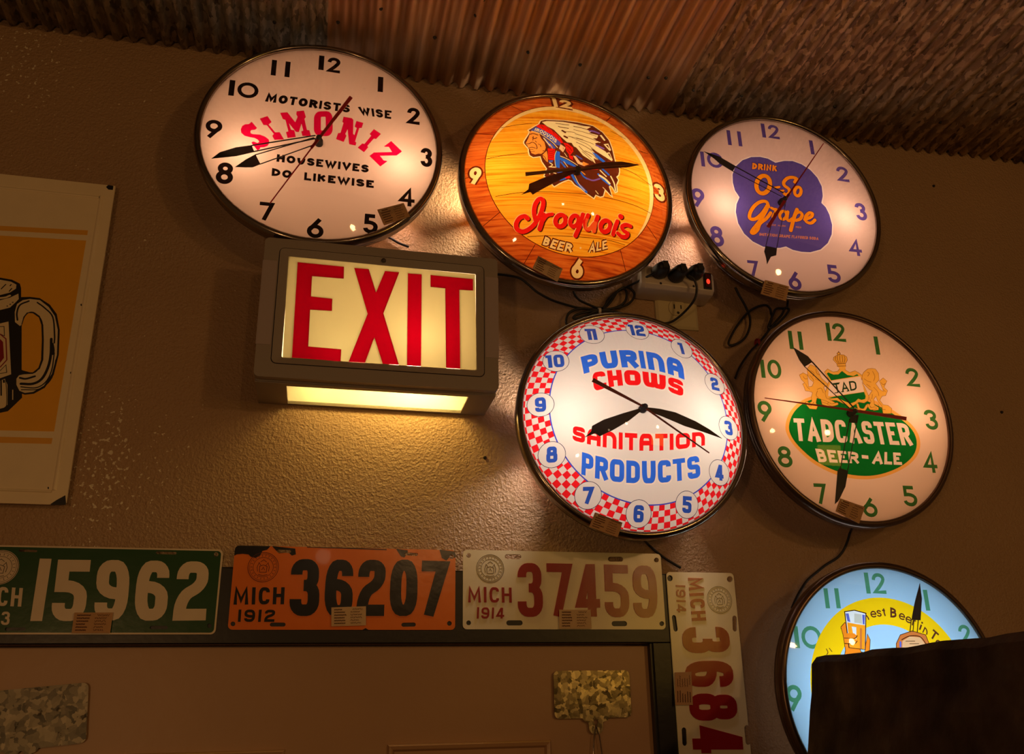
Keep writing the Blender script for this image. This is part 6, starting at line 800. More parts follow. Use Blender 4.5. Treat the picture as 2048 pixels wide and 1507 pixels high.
["P","mug_picture","postermug",[-2036,372,-1282,439,-1160,493,-1061,566,-1043,480,-1083,413,-1136,337,-1257,287,-2009,220],0],["S","mug_picture","posterblack",[-1297,616,-1245,701],14.4,0,0],["S","mug_picture","posterblack",[-1189,674,-1175,707],14.4,0,0],["S","mug_picture","posterblack",[-1188,586,-1158,645],14.4,0,0],["S","mug_picture","posterblack",[-1179,365,-1170,350],14.2,0,0],["S","mug_picture","posterblack",[-1149,383,-1131,393],14.2,0,0],["S","mug_picture","posterblack",[-1122,417,-1104,427],14.3,0,0],["P","mug_picture","posterblack",[-1013,515,-904,528,-771,521,-625,431,-512,290,-437,44,-395,-341,-416,-648,-503,-849,-629,-947,-740,-969,-833,-938,-888,-830,-904,-727,-881,-673,-836,-655,-945,48,-986,45,-1036,118,-1077,256,-1078,382,-1051,464],0],["P","mug_picture","postermug",[-963,62,-1036,118,-1063,273,-1054,400,-987,469,-899,497,-766,490,-633,390,-534,256,-463,42,-419,-343,-444,-635,-520,-821,-645,-921,-744,-943,-818,-915,-869,-829,-883,-740,-859,-686,-799,-667,-686,-652,-608,-571,-584,-432,-622,-127,-663,103,-729,239,-816,295,-905,279,-940,205,-946,79],0],["P","mug_picture","posterorange",[-940,64,-931,190,-891,272,-826,275,-738,215,-689,101,-648,-129,-613,-434,-630,-557,-689,-629,-765,-635,-837,-602],0],["S","mug_picture","posterblack",[-1009,152,-1033,260,-1013,388,-907,461],22.8,1,0],["S","mug_picture","posterblack",[-793,448,-683,370,-558,238,-494,-39,-480,-163],20.1,1,0],["S","mug_picture","posterblack",[-528,-104,-499,-349,-508,-548,-561,-718,-664,-800,-815,-810],36.0,1,0],["S","mug_picture","posterblack",[-458,-315,-453,-575,-503,-760,-617,-857,-808,-855],16.6,1,0],["S","mug_picture","posterblack",[-423,-420,-435,-695,-564,-868,-795,-898],13.7,1,0],["S","mug_picture","posterblack",[-841,-723,-763,-732,-655,-687],27.5,1,0],["S","mug_picture","posterblack",[-504,-180,-477,-271,-475,-332],36.7,1,0],["S","mug_picture","posterblack",[-942,95,-927,206,-879,281,-801,280,-700,179,-653,-5,-608,-357,-615,-526,-676,-636,-826,-616],12.8,1,0],["P","mug_picture","postermug",[-1972,15,-1224,79,-1120,119,-960,-678,-1090,-747,-1823,-819],0],["S","mug_picture","posterblack",[-1589,-21,-1165,37,-1136,-107,-1198,-81],9.8,0,0],["P","mug_picture","posterred",[-1895,-138,-1185,-157,-1140,-199,-1089,-439,-1127,-518,-1738,-607],0],["S","mug_picture","posterred",[-1198,-81,-1110,-151,-1049,-467,-1117,-585],15.2,0,0],["S","mug_picture","posterblack",[-1108,-636,-1047,-542,-1020,-653,-1101,-678],9.6,0,0],["P","mug_picture","postermug",[-1820,-834,-1084,-784,-1027,-750,-982,-836,-935,-1128,-972,-1174,-1019,-1192,-1746,-1249],0],["S","mug_picture","posterblack",[-1021,-750,-982,-911,-947,-1158,-1016,-1206],9.4,1,0],["S","mug_picture","posterblack",[-1073,-776,-1034,-1002],18.9,0,0],["S","mug_picture","posterblack",[-1039,-766,-1030,-810],24.5,0,0],["S","mug_picture","postermug",[-904,-905,-881,-1052],12.2,0,0],["P","chips","posterblack",[-129,2475,-102,2515,-27,2508,-27,2436,-92,2435],0],
["P","chips","posterblack",[-203,-2519,-123,-2450,-21,-2378,7,-2512,-84,-2527],0],["P","chips","posterblack",[-192,2286,-191,2282,-191,2278,-192,2274,-193,2270,-195,2268,-196,2266,-198,2265,-201,2266,-203,2267,-205,2269,-207,2272,-208,2275,-210,2279,-210,2284,-211,2288,-211,2292,-210,2296,-209,2300,-207,2302,-206,2304,-204,2305,-201,2304,-199,2303,-197,2301,-195,2298,-194,2295,-192,2291],0],["P","chips","posterblack",[-200,464,-199,460,-199,456,-200,453,-201,450,-202,448,-204,446,-206,445,-208,446,-210,447,-212,449,-214,452,-216,455,-217,459,-218,463,-218,467,-218,471,-217,474,-216,477,-215,479,-213,481,-211,481,-209,481,-207,480,-205,478,-203,475,-202,472,-200,468],0],["P","chips","posterblack",[-191,-603,-191,-606,-191,-610,-192,-613,-193,-616,-194,-618,-196,-620,-198,-620,-200,-620,-202,-619,-204,-617,-205,-614,-207,-611,-208,-608,-209,-604,-209,-600,-209,-596,-208,-593,-207,-590,-206,-588,-204,-587,-202,-586,-200,-586,-198,-587,-196,-589,-195,-592,-193,-595,-192,-599],0],["P","chips","posterblack",[-174,-957,-174,-961,-174,-964,-175,-967,-176,-970,-177,-972,-179,-974,-180,-974,-182,-974,-184,-973,-186,-971,-188,-968,-190,-965,-191,-962,-192,-958,-192,-954,-192,-951,-191,-947,-190,-945,-189,-942,-187,-941,-185,-941,-183,-941,-181,-942,-179,-944,-177,-946,-176,-950,-175,-953],0],["P","chips","posterblack",[-240,-2285,-239,-2289,-239,-2292,-240,-2295,-241,-2298,-242,-2300,-244,-2301,-246,-2301,-248,-2301,-249,-2300,-251,-2298,-253,-2296,-254,-2293,-256,-2289,-256,-2286,-257,-2282,-256,-2279,-256,-2276,-255,-2274,-254,-2272,-252,-2270,-250,-2270,-248,-2270,-246,-2271,-244,-2273,-243,-2276,-241,-2279,-240,-2282],0]],"f0":[[-0.03117,-0.08524,2.79187],[0.99998,-0.00682,0.0],[0.00028,0.04063,0.99917],[-0.00682,-0.99915,0.04064],0.18126,0.0,0.013],"f1":[[0.37157,-0.08524,2.76072],[0.99987,0.01593,0.0],[-0.00014,0.0089,0.99996],[0.01593,-0.99983,0.0089],0.17622,0.04,0.046],"f2":[[0.7714,-0.08524,2.77914],[0.9999,-0.01447,0.0],[0.00043,0.02963,0.99956],[-0.01447,-0.99946,0.02963],0.1775,0.0,0.012],"f3":[[0.46148,-0.08524,2.3565],[0.99988,-0.01518,0.0],[0.00071,0.04659,0.99891],[-0.01517,-0.9988,0.0466],0.17592,0.04,0.046],"f4":[[0.84292,-0.08524,2.38694],[1.0,-0.00024,0.0],[0.0,0.00346,0.99999],[-0.00024,-0.99999,0.00346],0.17778,0.0,0.012],"f5":[[0.84458,-0.08524,1.95905],[1.0,-0.0,0.0],[0.0,0.0,1.0],[-0.0,-1.0,0.0],0.17804,0.0,0.012],"hub0":[-44,-57],"hub1":[15,22],"hub2":[-76,-10],"hub3":[-6,27],"hub4":[-43,20],"hub5":[0,0],"cords":{"exit":[[0.2615,-0.008,2.6272],[0.2788,-0.008,2.6271],[0.3028,-0.008,2.6242],[0.3179,-0.008,2.6138],[0.333,-0.008,2.6011],[0.3569,-0.008,2.5891],[0.3832,-0.008,2.5821],[0.4098,-0.008,2.5779],[0.4414,-0.008,2.5791],[0.4482,-0.008,2.5809]],"exitwrap":[[0.4461,-0.014,2.5779],[0.4632,-0.014,2.6009],[0.485,-0.014,2.621],[0.5009,-0.014,2.6177],[0.5035,-0.014,2.6047],[0.4899,-0.014,2.589],[0.4666,-0.014,2.5802],[0.4483,-0.014,2.5769],[0.4604,-0.014,2.5911],[0.4754,-0.014,2.6141],[0.4848,-0.014,2.6186],[0.4902,-0.014,2.6131],
[0.4869,-0.014,2.5959],[0.4713,-0.014,2.5825],[0.4414,-0.014,2.5746],[0.4079,-0.014,2.5744],[0.3875,-0.014,2.5656],[0.3804,-0.014,2.551],[0.3833,-0.014,2.542],[0.4022,-0.014,2.5459],[0.4251,-0.014,2.5607],[0.4401,-0.014,2.5703],[0.4256,-0.014,2.5713],[0.3985,-0.014,2.5619],[0.3937,-0.014,2.5545],[0.4094,-0.014,2.5582],[0.4368,-0.014,2.5723],[0.4707,-0.014,2.573],[0.5157,-0.014,2.5627],[0.5477,-0.014,2.5595],[0.5662,-0.02,2.5608],[0.5841,-0.035,2.5733],[0.5952,-0.055,2.5885],[0.5989,-0.06,2.6079],[0.5931,-0.064,2.622],[0.5823,-0.066,2.6271]],"clockB":[[0.3879,-0.05,2.6088],[0.3993,-0.01,2.6184],[0.397,-0.01,2.6062],[0.4054,-0.01,2.5927],[0.423,-0.01,2.5848],[0.4385,-0.01,2.5803],[0.4499,-0.01,2.5825],[0.4575,-0.01,2.5975],[0.4744,-0.01,2.6135],[0.4944,-0.02,2.6226],[0.5102,-0.04,2.6261],[0.5249,-0.056,2.6301],[0.5339,-0.062,2.6303]],"strip2":[[0.6983,-0.01,2.6436],[0.7044,-0.01,2.6284],[0.7107,-0.01,2.616],[0.7167,-0.01,2.6009],[0.7203,-0.01,2.587],[0.7182,-0.01,2.5689],[0.7083,-0.01,2.549],[0.6943,-0.01,2.5365],[0.6799,-0.01,2.5304],[0.6738,-0.01,2.5324],[0.6774,-0.01,2.5427],[0.6926,-0.01,2.5667],[0.7117,-0.01,2.5902],[0.7245,-0.01,2.6016],[0.7411,-0.01,2.6109],[0.7544,-0.01,2.6141],[0.7616,-0.01,2.6089],[0.7629,-0.01,2.5986],[0.7633,-0.01,2.5908],[0.7571,-0.01,2.5722],[0.7505,-0.01,2.5601],[0.7386,-0.01,2.5464]],"clockC":[[0.7777,-0.05,2.6145],[0.7964,-0.014,2.6219],[0.7922,-0.014,2.6097],[0.7722,-0.014,2.6066],[0.7641,-0.014,2.5942],[0.7556,-0.014,2.578],[0.7518,-0.014,2.5674],[0.7625,-0.014,2.5709],[0.7798,-0.014,2.5852],[0.7921,-0.014,2.5993],[0.7971,-0.014,2.6076],[0.7895,-0.014,2.6095],[0.7812,-0.014,2.5957],[0.7631,-0.014,2.576],[0.7481,-0.014,2.5581],[0.7362,-0.014,2.5445],[0.7246,-0.014,2.5322],[0.7132,-0.014,2.5213],[0.7002,-0.014,2.5054],[0.6868,-0.014,2.486],[0.6773,-0.014,2.467]],"clockE":[[0.8413,-0.05,2.2132],[0.8592,-0.01,2.2083],[0.852,-0.01,2.1937],[0.8421,-0.01,2.1781],[0.8279,-0.01,2.1648],[0.8069,-0.01,2.1536],[0.7883,-0.01,2.1415],[0.7712,-0.01,2.1296],[0.7588,-0.01,2.1168],[0.7459,-0.01,2.1],[0.7355,-0.01,2.0834]],"clockD":[[0.4802,-0.04,2.1832],[0.5034,-0.004,2.1802],[0.5169,-0.004,2.1687],[0.5305,-0.004,2.1589],[0.5459,-0.004,2.1499],[0.5545,-0.004,2.1451]],"exittop":[[0.0748,-0.006,2.681],[0.0874,-0.006,2.6765],[0.1001,-0.006,2.6696],[0.117,-0.006,2.6639]]},"tags":[["t0",[[0.0584,-0.098,2.6709],[0.0986,-0.098,2.688],[0.1089,-0.098,2.6652],[0.0697,-0.098,2.6451]]],["t1",[[0.3132,-0.098,2.6182],[0.3524,-0.098,2.5995],[0.3431,-0.098,2.5755],[0.3027,-0.098,2.5949]]],["t2",[[0.706,-0.098,2.6146],[0.7499,-0.098,2.6067],[0.7404,-0.098,2.5785],[0.6949,-0.098,2.5875]]],["t3",[[0.3866,-0.1,2.2076],[0.4278,-0.1,2.1935],[0.419,-0.1,2.1721],[0.3769,-0.1,2.1862]]],["t4",[[0.7901,-0.098,2.2427],[0.8317,-0.098,2.23],[0.8168,-0.098,2.2036],[0.7786,-0.098,2.2217]]],["q1",[[-0.3071,-0.0155,2.0709],[-0.2603,-0.0155,2.0712],[-0.2604,-0.0155,2.0448],[-0.3069,-0.0155,2.0448]]],["q2",[[0.0221,-0.0155,2.0796],[0.0697,-0.0155,2.0815],
[0.0707,-0.0155,2.0553],[0.0234,-0.0155,2.0539]]],["q3",[[0.3519,-0.0155,2.0784],[0.4004,-0.0155,2.0787],[0.4008,-0.0155,2.0514],[0.3513,-0.0155,2.0511]]],["q4",[[0.5272,-0.0165,1.988],[0.5532,-0.0165,1.9886],[0.5516,-0.0165,1.9418],[0.524,-0.0165,1.9422]]]],"nails":[[0.14077,-0.11269],[0.19903,-0.17497],[0.2052,-0.20987],[0.3015,-0.11152],[0.39771,-0.10005],[0.52704,-0.09369],[0.55811,-0.09896],[0.62002,-0.07892],[0.71406,-0.08243],[0.90234,-0.08933],[0.04822,-0.15762],[-0.01767,-0.11432],[-0.21735,-0.08794],[-0.1182,-0.09326],[1.1304,-0.08964],[1.03948,-0.24964],[0.90063,-0.09046]],"wnails":[[1.21684,2.44235],[1.16798,2.92107],[0.24434,2.31058]],"tie":[[0.43954,-0.014,2.57257],[0.72863,-0.014,2.53946]],"po_h":0.2512}

# ------------------------------------------------------------------ the setting


def wall_piece(name, x0, x1, z0, z1, y0=0.0, y1=0.12, mat=None, parent=None):
    vs, fs = box(x0, x1, y0, y1, z0, z1)
    return mesh_obj(name, vs, fs, mat or WALLM, parent)


DX0, DX1, DZ = -0.47, 0.4985, 2.0305
# back wall with the doorway left open
vs, fs = box(-1.6, DX0, 0, 0.12, 0, 3.05)
box(DX1, 2.3, 0, 0.12, 0, 3.05, vs, fs)
box(DX0, DX1, 0, 0.12, DZ, 3.05, vs, fs)
struct(mesh_obj('wall_back', vs, fs, WALLM), 'brown textured wall with flaking paint')
vs, fs = box(-1.6, 2.3, -3.4, 0.12, -0.05, 0)
struct(mesh_obj('floor', vs, fs, FLOORM))
vs, fs = box(-1.6, 2.3, -1.3, 0.12, 3.05, 3.08)
ceil = struct(mesh_obj('ceiling', vs, fs, TRIMM), 'corrugated metal ceiling over the clocks')


def sheet(x0, x1, y0, y1, mat, seed, drop):
    rnd = random.Random(seed)
    pitch = 0.0262
    n = int((x1 - x0) / pitch * 12)
    ys = [y0] + [y0 + (y1 - y0) * k / 10 for k in range(1, 10)] + [y1]
    vs, fs = [], []
    wob = [rnd.uniform(-.0012, .0012) for _ in range(n + 1)]
    for j, y in enumerate(ys):
        for i in range(n + 1):
            x = x0 + (x1 - x0) * i / n
            s = math.sin(2 * PI * x / pitch)
            z = 3.006 - drop + 0.0062 * (s + 0.12 * math.sin(3 * 2 * PI * x / pitch)) + 0.002 * math.sin(x * 7 + y * 3 + seed)
            yy = y
            if j == len(ys) - 1:
                yy += wob[i] + 0.0015 * math.sin(x * 31 + seed)
                z -= 0.0005
            vs.append((x, yy, z))
    m = n + 1
    for j in range(len(ys) - 1):
        for i in range(n):
            fs.append((j * m + i, j * m + i + 1, (j + 1) * m + i + 1, (j + 1) * m + i))
    o = mesh_obj('metal_sheet', vs, fs, mat, ceil, smooth=True)
    md = o.modifiers.new('thickness', 'SOLIDIFY')
    md.thickness = 0.0012
    md.offset = 1
    return o


SHEETS = [(-1.294, -0.655, GALV2, 1, 0), (-0.664, -0.034, GALV2, 2, .0012), (-0.040, 0.600, RUSTY, 3, 0), (0.594, 1.235, GALV, 4, .0014), (1.226, 1.86, GALV, 5, 0)]
sheets = []
for x0, x1, m, sd_, dr in SHEETS:
    sheets.append((x0, x1, sheet(x0, x1, -1.25, -0.004, m, sd_, dr)))
for x, y in D['nails']:
    par = [s for s in sheets if s[0] <= x <= s[1]]
    if not par:
        continue
    vs, fs = [], []
    n = 10
    for r, z in ((0.0001, -0.0030), (0.0022, -0.0026), (0.0032, -0.0008), (0.0034, 0.0)):
        for k in range(n):
            vs.append((x + r * math.cos(2 * PI * k / n), y + r * math.sin(2 * PI * k / n), 3.0025 + z))
    for j in range(3):
        for k in range(n):
            fs.append((j * n + k, j * n + (k + 1) % n, (j + 1) * n + (k + 1) % n, (j + 1) * n + k))
    mesh_obj('nail', vs, fs, TRIMM, par[0][2])

wall_obj = bpy.data.objects['wall_back']
for x, z in D['wnails']:
    vs, fs = [], []
    n = 10
    for r, y in ((0.0001, -0.0030), (0.0020, -0.0026), (0.0028, -0.0010), (0.0030, 0.0)):
        for k in range(n):
            vs.append((x + r * math.cos(2 * PI * k / n), y, z + r * math.sin(2 * PI * k / n)))
    for j in range(3):
        for k in range(n):
            fs.append((j * n + k, j * n + (k + 1) % n, (j + 1) * n + (k + 1) % n, (j + 1) * n + k))
    mesh_obj('nail', vs, fs, TRIMM, wall_obj)

# door and its black frame
vs, fs = box(DX0 + .003, DX1 - .003, 0.006, 0.045, 0.01, DZ - .003)
door = mesh_obj('door_1', vs, fs, DOORM)
struct(door, 'brown painted panel door under the licence plates')
for (a, b, c, d) in ((0.107, 0.339, 1.30, 1.8985), (-0.262, -0.028, 1.30, 1.8955)):
    vs, fs = [], []
    w = .007
    prof = ((0, 0.006), (.0025, -.0005), (w, 0.001), (w + .003, 0.006))
    rings_ = []
    for dd, y in prof:
        rings_.append([(a + dd, y, c + dd), (b - dd, y, c + dd), (b - dd, y, d - dd), (a + dd, y, d - dd)])
    for r in rings_:
        vs += r
    for j in range(3):
        for k in range(4):
            fs.append((j * 4 + k, j * 4 + (k + 1) % 4, (j + 1) * 4 + (k + 1) % 4, (j + 1) * 4 + k))
    mesh_obj('panel_molding', vs, fs, DOORM, door)
vs, fs = box(DX0 - .1, DX1 + .1, -0.010, 0.0, DZ, 2.1345)
o = struct(mesh_obj('trim_1', vs, fs, TRIMM), 'black head trim of the door frame')
bev(o, .002)
vs, fs = box(DX1, DX1 + .1, -0.010, 0.0, 0, DZ)
box(DX1 - .004, DX1 + .002, -.006, .03, 0, DZ, vs, fs)
o = struct(mesh_obj('trim_2', vs, fs, TRIMM), 'black side trim of the door frame')
vs, fs = box(DX0 - .1, DX0, -0.010, 0.0, 0, DZ)
o = struct(mesh_obj('trim_3', vs, fs, TRIMM))

# ------------------------------------------------------------------ the lighted advertising clocks
CLOCKS = [
    ('white lighted wall clock with red arched lettering, above the exit sign', dict(fill=.85, bulb=1.25, vent=((304, 314), (328, 339)), col=(1.0, .64, .46), b=((-.115, -.035), (.125, -.025)))),
    ('round lighted wall clock with wooden barrel face and feathered headdress portrait', dict(fill=1.15, bulb=2.2, vent=((170, 184), (190, 200), (66, 76), (100, 110)), col=(1.0, .72, .42), b=((-.112, .0), (.112, .01)))),
    ('pinkish lighted wall clock with purple four-lobed badge, upper right', dict(fill=1.0, bulb=1.1, vent=((170, 184), (192, 206)), col=(1.0, .66, .50), b=((-.115, -.015), (.118, -.015)))),
    ('lighted wall clock with red and white checkered border, below the power outlet', dict(fill=.80, bulb=2.0, vent=((158, 172), (196, 212), (312, 326)), col=(1.0, .82, .68), b=((-.095, -.005), (.105, .0)))),
    ('lighted wall clock with green oval badge and gold lion crest', dict(fill=1.4, bulb=.75, vent=(), col=(1.0, .64, .44), b=((-.115, .01), (.118, .015)))),
    ('pale blue lighted wall clock with yellow arch, partly behind the dark timber', dict(fill=3.1, bulb=.25, vent=(), col=(.84, .93, 1.0), b=((-.1, .0), (.1, .0)))),
]
ROOTS = []
KEYS = ['c0', 'c1', 'c2', 'c3', 'c4', 'c5']
for ci, (label, L) in enumerate(CLOCKS):
    o_, R_, U_, N_, rad, sag, hubz = D['f%d' % ci]
    root = thing('wall_clock', label, 'clock', mat=frame_mat(o_, R_, U_, N_))

    ROOTS.append(root)

    def zf(r, rad=rad, sag=sag):
        return sag * (1 - min(1, r / rad) ** 2)
    compose(D[KEYS[ci]], root, zf=zf if sag else None, rings=[rad * 1e4 * k / 9 for k in range(1, 9)] if sag else None)
    chrome = CHROME if ci < 4 else BEZEL_DARK
    lathe('bezel', [(rad - .001, .002), (rad - .0005, -.0045), (rad + .0025, -.0062), (rad + .0065, -.0050), (rad + .0095, -.001), (rad + .0100, .004), (rad + .0080, .0075),
                    (rad + .0086, .010), (rad + .0085, .016), (rad + .005, .0185), (rad + .001, .0185)], chrome, root)
    vents = L['vent']

    def skip(a, j, vents=vents):
        return j == 3 and any(x0 <= a <= x1 for x0, x1 in vents)
    lathe('case', [(rad + .002, .012), (rad - .002, .022), (rad - .008, .036), (rad - .016, .048), (rad - .040, .064), (.0005, .066)], CASE, root, skip=skip)
    lathe('reflector', [(rad - .0015, .006), (rad - .004, .022), (rad - .010, .036), (rad - .018, .0465), (rad - .041, .0625), (.0005, .0645)], REFL, root, skip=skip)
    gs = sag + .022 if sag else .030
    prof = []
    for k in range(13):
        t_ = k / 12
        prof.append((max(.0002, (rad - .0003) * (1 - t_)), -.003 - gs * (1 - (1 - t_) ** 2)))
    g_ = lathe('glass', prof, GLASS, root, n=72)
    # hands
    hx, hz = D['hub%d' % ci][0] * 1e-4, D['hub%d' % ci][1] * 1e-4
    for name, col, off, polys in D['h%d' % ci]:
        vs, fs = [], []
        for p in polys:
            p = pts2(p)
            n = len(p)
            ar = sum(p[i][0] * p[(i + 1) % n][1] - p[(i + 1) % n][0] * p[i][1] for i in range(n))
            if ar < 0:
                p = p[::-1]
            b = len(vs)
            vs += [(q[0] * 1e-4, -off * 1e-4 - .0004, q[1] * 1e-4) for q in p] + [(q[0] * 1e-4, -off * 1e-4 + .0004, q[1] * 1e-4) for q in p]
            fs.append(tuple(range(b, b + n)))
            fs.append(tuple(range(b + 2 * n - 1, b + n - 1, -1)))
            for i in range(n):
                j = (i + 1) % n
                fs.append((b + i, b + n + i, b + n + j, b + j))
        mesh_obj(name, vs, fs, M_HAND[col], root)
    vs, fs = [], []
    n = 20
    z0 = zf(0) if sag else 0
    hz_top = max(q[2] for q in D['h%d' % ci]) * 1e-4 + .0022 if D['h%d' % ci] else .012
    for r, z in ((.0065, z0 - .002), (.0062, (z0 + hz_top) / 2), (.0045, (z0 + hz_top) / 2 + .0005), (.0042, hz_top), (.0005, hz_top + .0008)):
        for k in range(n):
            vs.append((hx + r * math.cos(2 * PI * k / n), -z, hz + r * math.sin(2 * PI * k / n)))
    for j in range(4):
        for k in range(n):
            fs.append((j * n + k, (j * n + (k + 1) % n), (j + 1) * n + (k + 1) % n, (j + 1) * n + k))
    mesh_obj('hub', vs, fs, BLACKM, root, smooth=True)
    # lamps inside the case
    d = lamp('clock_tube_lamp', 'AREA', (0, .058, 0), L['fill'], L['col'], rad * 1.75, parent=root)
    d.rotation_euler = (-PI / 2, 0, 0)
    d.data.cycles.cast_shadow = True
    for bx, bz in L['b']:
        lamp('clock_bulb', 'POINT', (bx, .040, bz), L['bulb'], L['col'], .016, parent=root)

# ------------------------------------------------------------------ the exit sign
sx, sz, sd = D['sign_o']
sign = thing('exit_sign', 'lighted exit sign with red letters in a brown-grey housing', 'sign', (sx, -sd, sz))
SB = sd - .001


def rect_ring(name, outer, inner, mat, parent, yo, yi, depth=None, ro=.006, ri=.008):
    def rr(q, r, n=5):
        x0, x1, z0, z1 = q
        out = []
        for cx, cz, a0 in ((x1 - r, z1 - r, 0), (x0 + r, z1 - r, 90), (x0 + r, z0 + r, 180), (x1 - r, z0 + r, 270)):
            for k in range(n + 1):
                a = math.radians(a0 + 90 * k / n)
                out.append((cx + r * math.cos(a), cz + r * math.sin(a)))
        return out
    A, B = rr(outer, ro), rr(inner, ri)
    rows = [[(x, yo + (depth or .004), z) for x, z in A], [(x, yo, z) for x, z in A], [(x, yi, z) for x, z in B], [(x, yi + .004, z) for x, z in B]]
    vs, fs = [v for r in rows for v in r], []
    n = len(A)
    for j in range(3):
        for k in range(n):
            k2 = (k + 1) % n
            fs.append((j * n + k, (j + 1) * n + k, (j + 1) * n + k2, j * n + k2))
    return mesh_obj(name, vs, fs, mat, parent)


OUT = (-.1740, .1722, -.1100, .1075)
rect_ring('front_frame', OUT, (-.1530, .1515, -.0900, .0930), HOUSING, sign, -.001, -.001, depth=.018, ro=.007, ri=.008)
rect_ring('face_frame', (-.1518, .1503, -.0888, .0918), (-.1385, .1385, -.0790, .0792), HOUSING, sign, -.0018, .0006, ro=.007, ri=.002)
compose(D['sign'], sign, base_depth=.002)
# body of the housing: top, sides, back and a bottom with its window
BX0, BX1, BZ0, BZ1 = -.1725, .1705, -.1130, .1055
vs, fs = [], []
th = .003
box(BX0, BX0 + th, .014, SB, BZ0, BZ1, vs, fs)
box(BX1 - th, BX1, .014, SB, BZ0, BZ1, vs, fs)
box(BX0 + th, BX1 - th, .014, SB, BZ1 - th, BZ1, vs, fs)
box(BX0 + th, BX1 - th, SB - th, SB, BZ0, BZ1 - th, vs, fs)
WX0, WX1, WY0, WY1 = -.1300, .1315, .024, SB - .006
box(BX0 + th, WX0, .014, SB - th, BZ0, BZ0 + th, vs, fs)
box(WX1, BX1 - th, .014, SB - th, BZ0, BZ0 + th, vs, fs)
box(WX0, WX1, .014, WY0, BZ0, BZ0 + th, vs, fs)
box(WX0, WX1, WY1, SB - th, BZ0, BZ0 + th, vs, fs)
mesh_obj('housing', vs, fs, HOUSING, sign)
vs, fs = box(BX0 - .003, BX1 + .002, .006, .0155, BZ0 + .001, BZ1 + .001)
# baffle closing the gap between front frame and pane
rect_ring('baffle', (BX0 + .001, BX1 - .001, BZ0 + .001, BZ1 - .001), (-.1390, .1390, -.0795, .0797), HOUSING, sign, .012, .003, depth=.004, ro=.002, ri=.001)
vs, fs = box(WX0, WX1, WY0, WY1, BZ0 + .0008, BZ0 + .0022)
mesh_obj('downlight_pane', vs, fs, LENS, sign)
vs, fs = [], []
e = .0045
box(BX0 + e, BX1 - e, SB - e - .001, SB - e, BZ0 + e, BZ1 - e, vs, fs)
box(BX0 + e, BX0 + e + .001, .016, SB - e, BZ0 + e, BZ1 - e, vs, fs)
box(BX1 - e - .001, BX1 - e, .016, SB - e, BZ0 + e, BZ1 - e, vs, fs)
box(BX0 + e, BX1 - e, .016, SB - e, BZ1 - e - .001, BZ1 - e, vs, fs)
mesh_obj('reflector', vs, fs, REFL, sign)
for z0, z1, x0, x1 in ((-.062, .070, -.1748, -.1722), (-.058, .075, .1702, .1730)):
    vs, fs = box(x0, x1, -.0012, .050, z0, z1)
    mesh_obj('side_latch', vs, fs, HOUSING2, sign)
for z0, z1, x0, x1 in ((-.062, .070, -.1735, -.1545), (-.058, .075, .1528, .1718)):
    vs, fs = box(x0, x1, -.0016, .001, z0, z1)
    mesh_obj('latch_face', vs, fs, HOUSING2, sign)
vs, fs = [], []
n = 14
for r, y in ((.0001, -.0048), (.0026, -.0046), (.0034, -.0030), (.0036, -.0015)):
    for k in range(n):
        vs.append((-.002 + r * math.cos(2 * PI * k / n), y, .0865 + r * math.sin(2 * PI * k / n)))
for j in range(3):
    for k in range(n):
        fs.append((j * n + k, j * n + (k + 1) % n, (j + 1) * n + (k + 1) % n, (j + 1) * n + k))
mesh_obj('screw', vs, fs, CASE, sign, smooth=True)
L_ = lamp('sign_tube_lamp', 'AREA', (0, SB - .012, 0.0), .85, (1.0, .74, .40), .30, .17, parent=sign)
L_.rotation_euler = (-PI / 2, 0, 0)
lamp('sign_bulb', 'POINT', (.055, .055, -.035), 1.1, (1.0, .74, .40), .018, parent=sign)
lamp('sign_bulb', 'POINT', (-.06, .050, -.065), .4, (1.0, .80, .42), .018, parent=sign)

for sx_, pw in ((-.085, .9), (-.01, 1.5), (.05, 2.5), (.10, 1.7)):
    L_ = lamp('downlight_bulb', 'SPOT', (sx_, .056, -.070), pw, (1.0, .76, .25), .010, parent=sign)
    L_.data.spot_size = math.radians(150)
    L_.data.spot_blend = 0.6
    L_.rotation_euler = (math.radians(28), 0, 0)

# ------------------------------------------------------------------ licence plates
PL = [('p1', 'dark green license plate with cream numbers 15962, leftmost above the door'),
      ('p2', 'orange license plate with black numbers 36207, chipped corners, above the door'),
      ('p3', 'cream license plate with maroon numbers 37459, right end of the row above the door'),
      ('p4', 'cream license plate 36844 hung vertically down the right door trim')]
for k, label in PL:
    ox, oz, oy = D[k + '_o']
    r = thing('license_plate', label, 'license plate', (ox, oy, oz))
    emb = .0011 if k in ('p3', 'p4') else .0003
    compose(D[k], r, raises={'digit': emb, 'lettering': emb * .7, 'seal': .0002, 'enamel_field': .0002, 'chips': .00015}, base_depth=.0022)

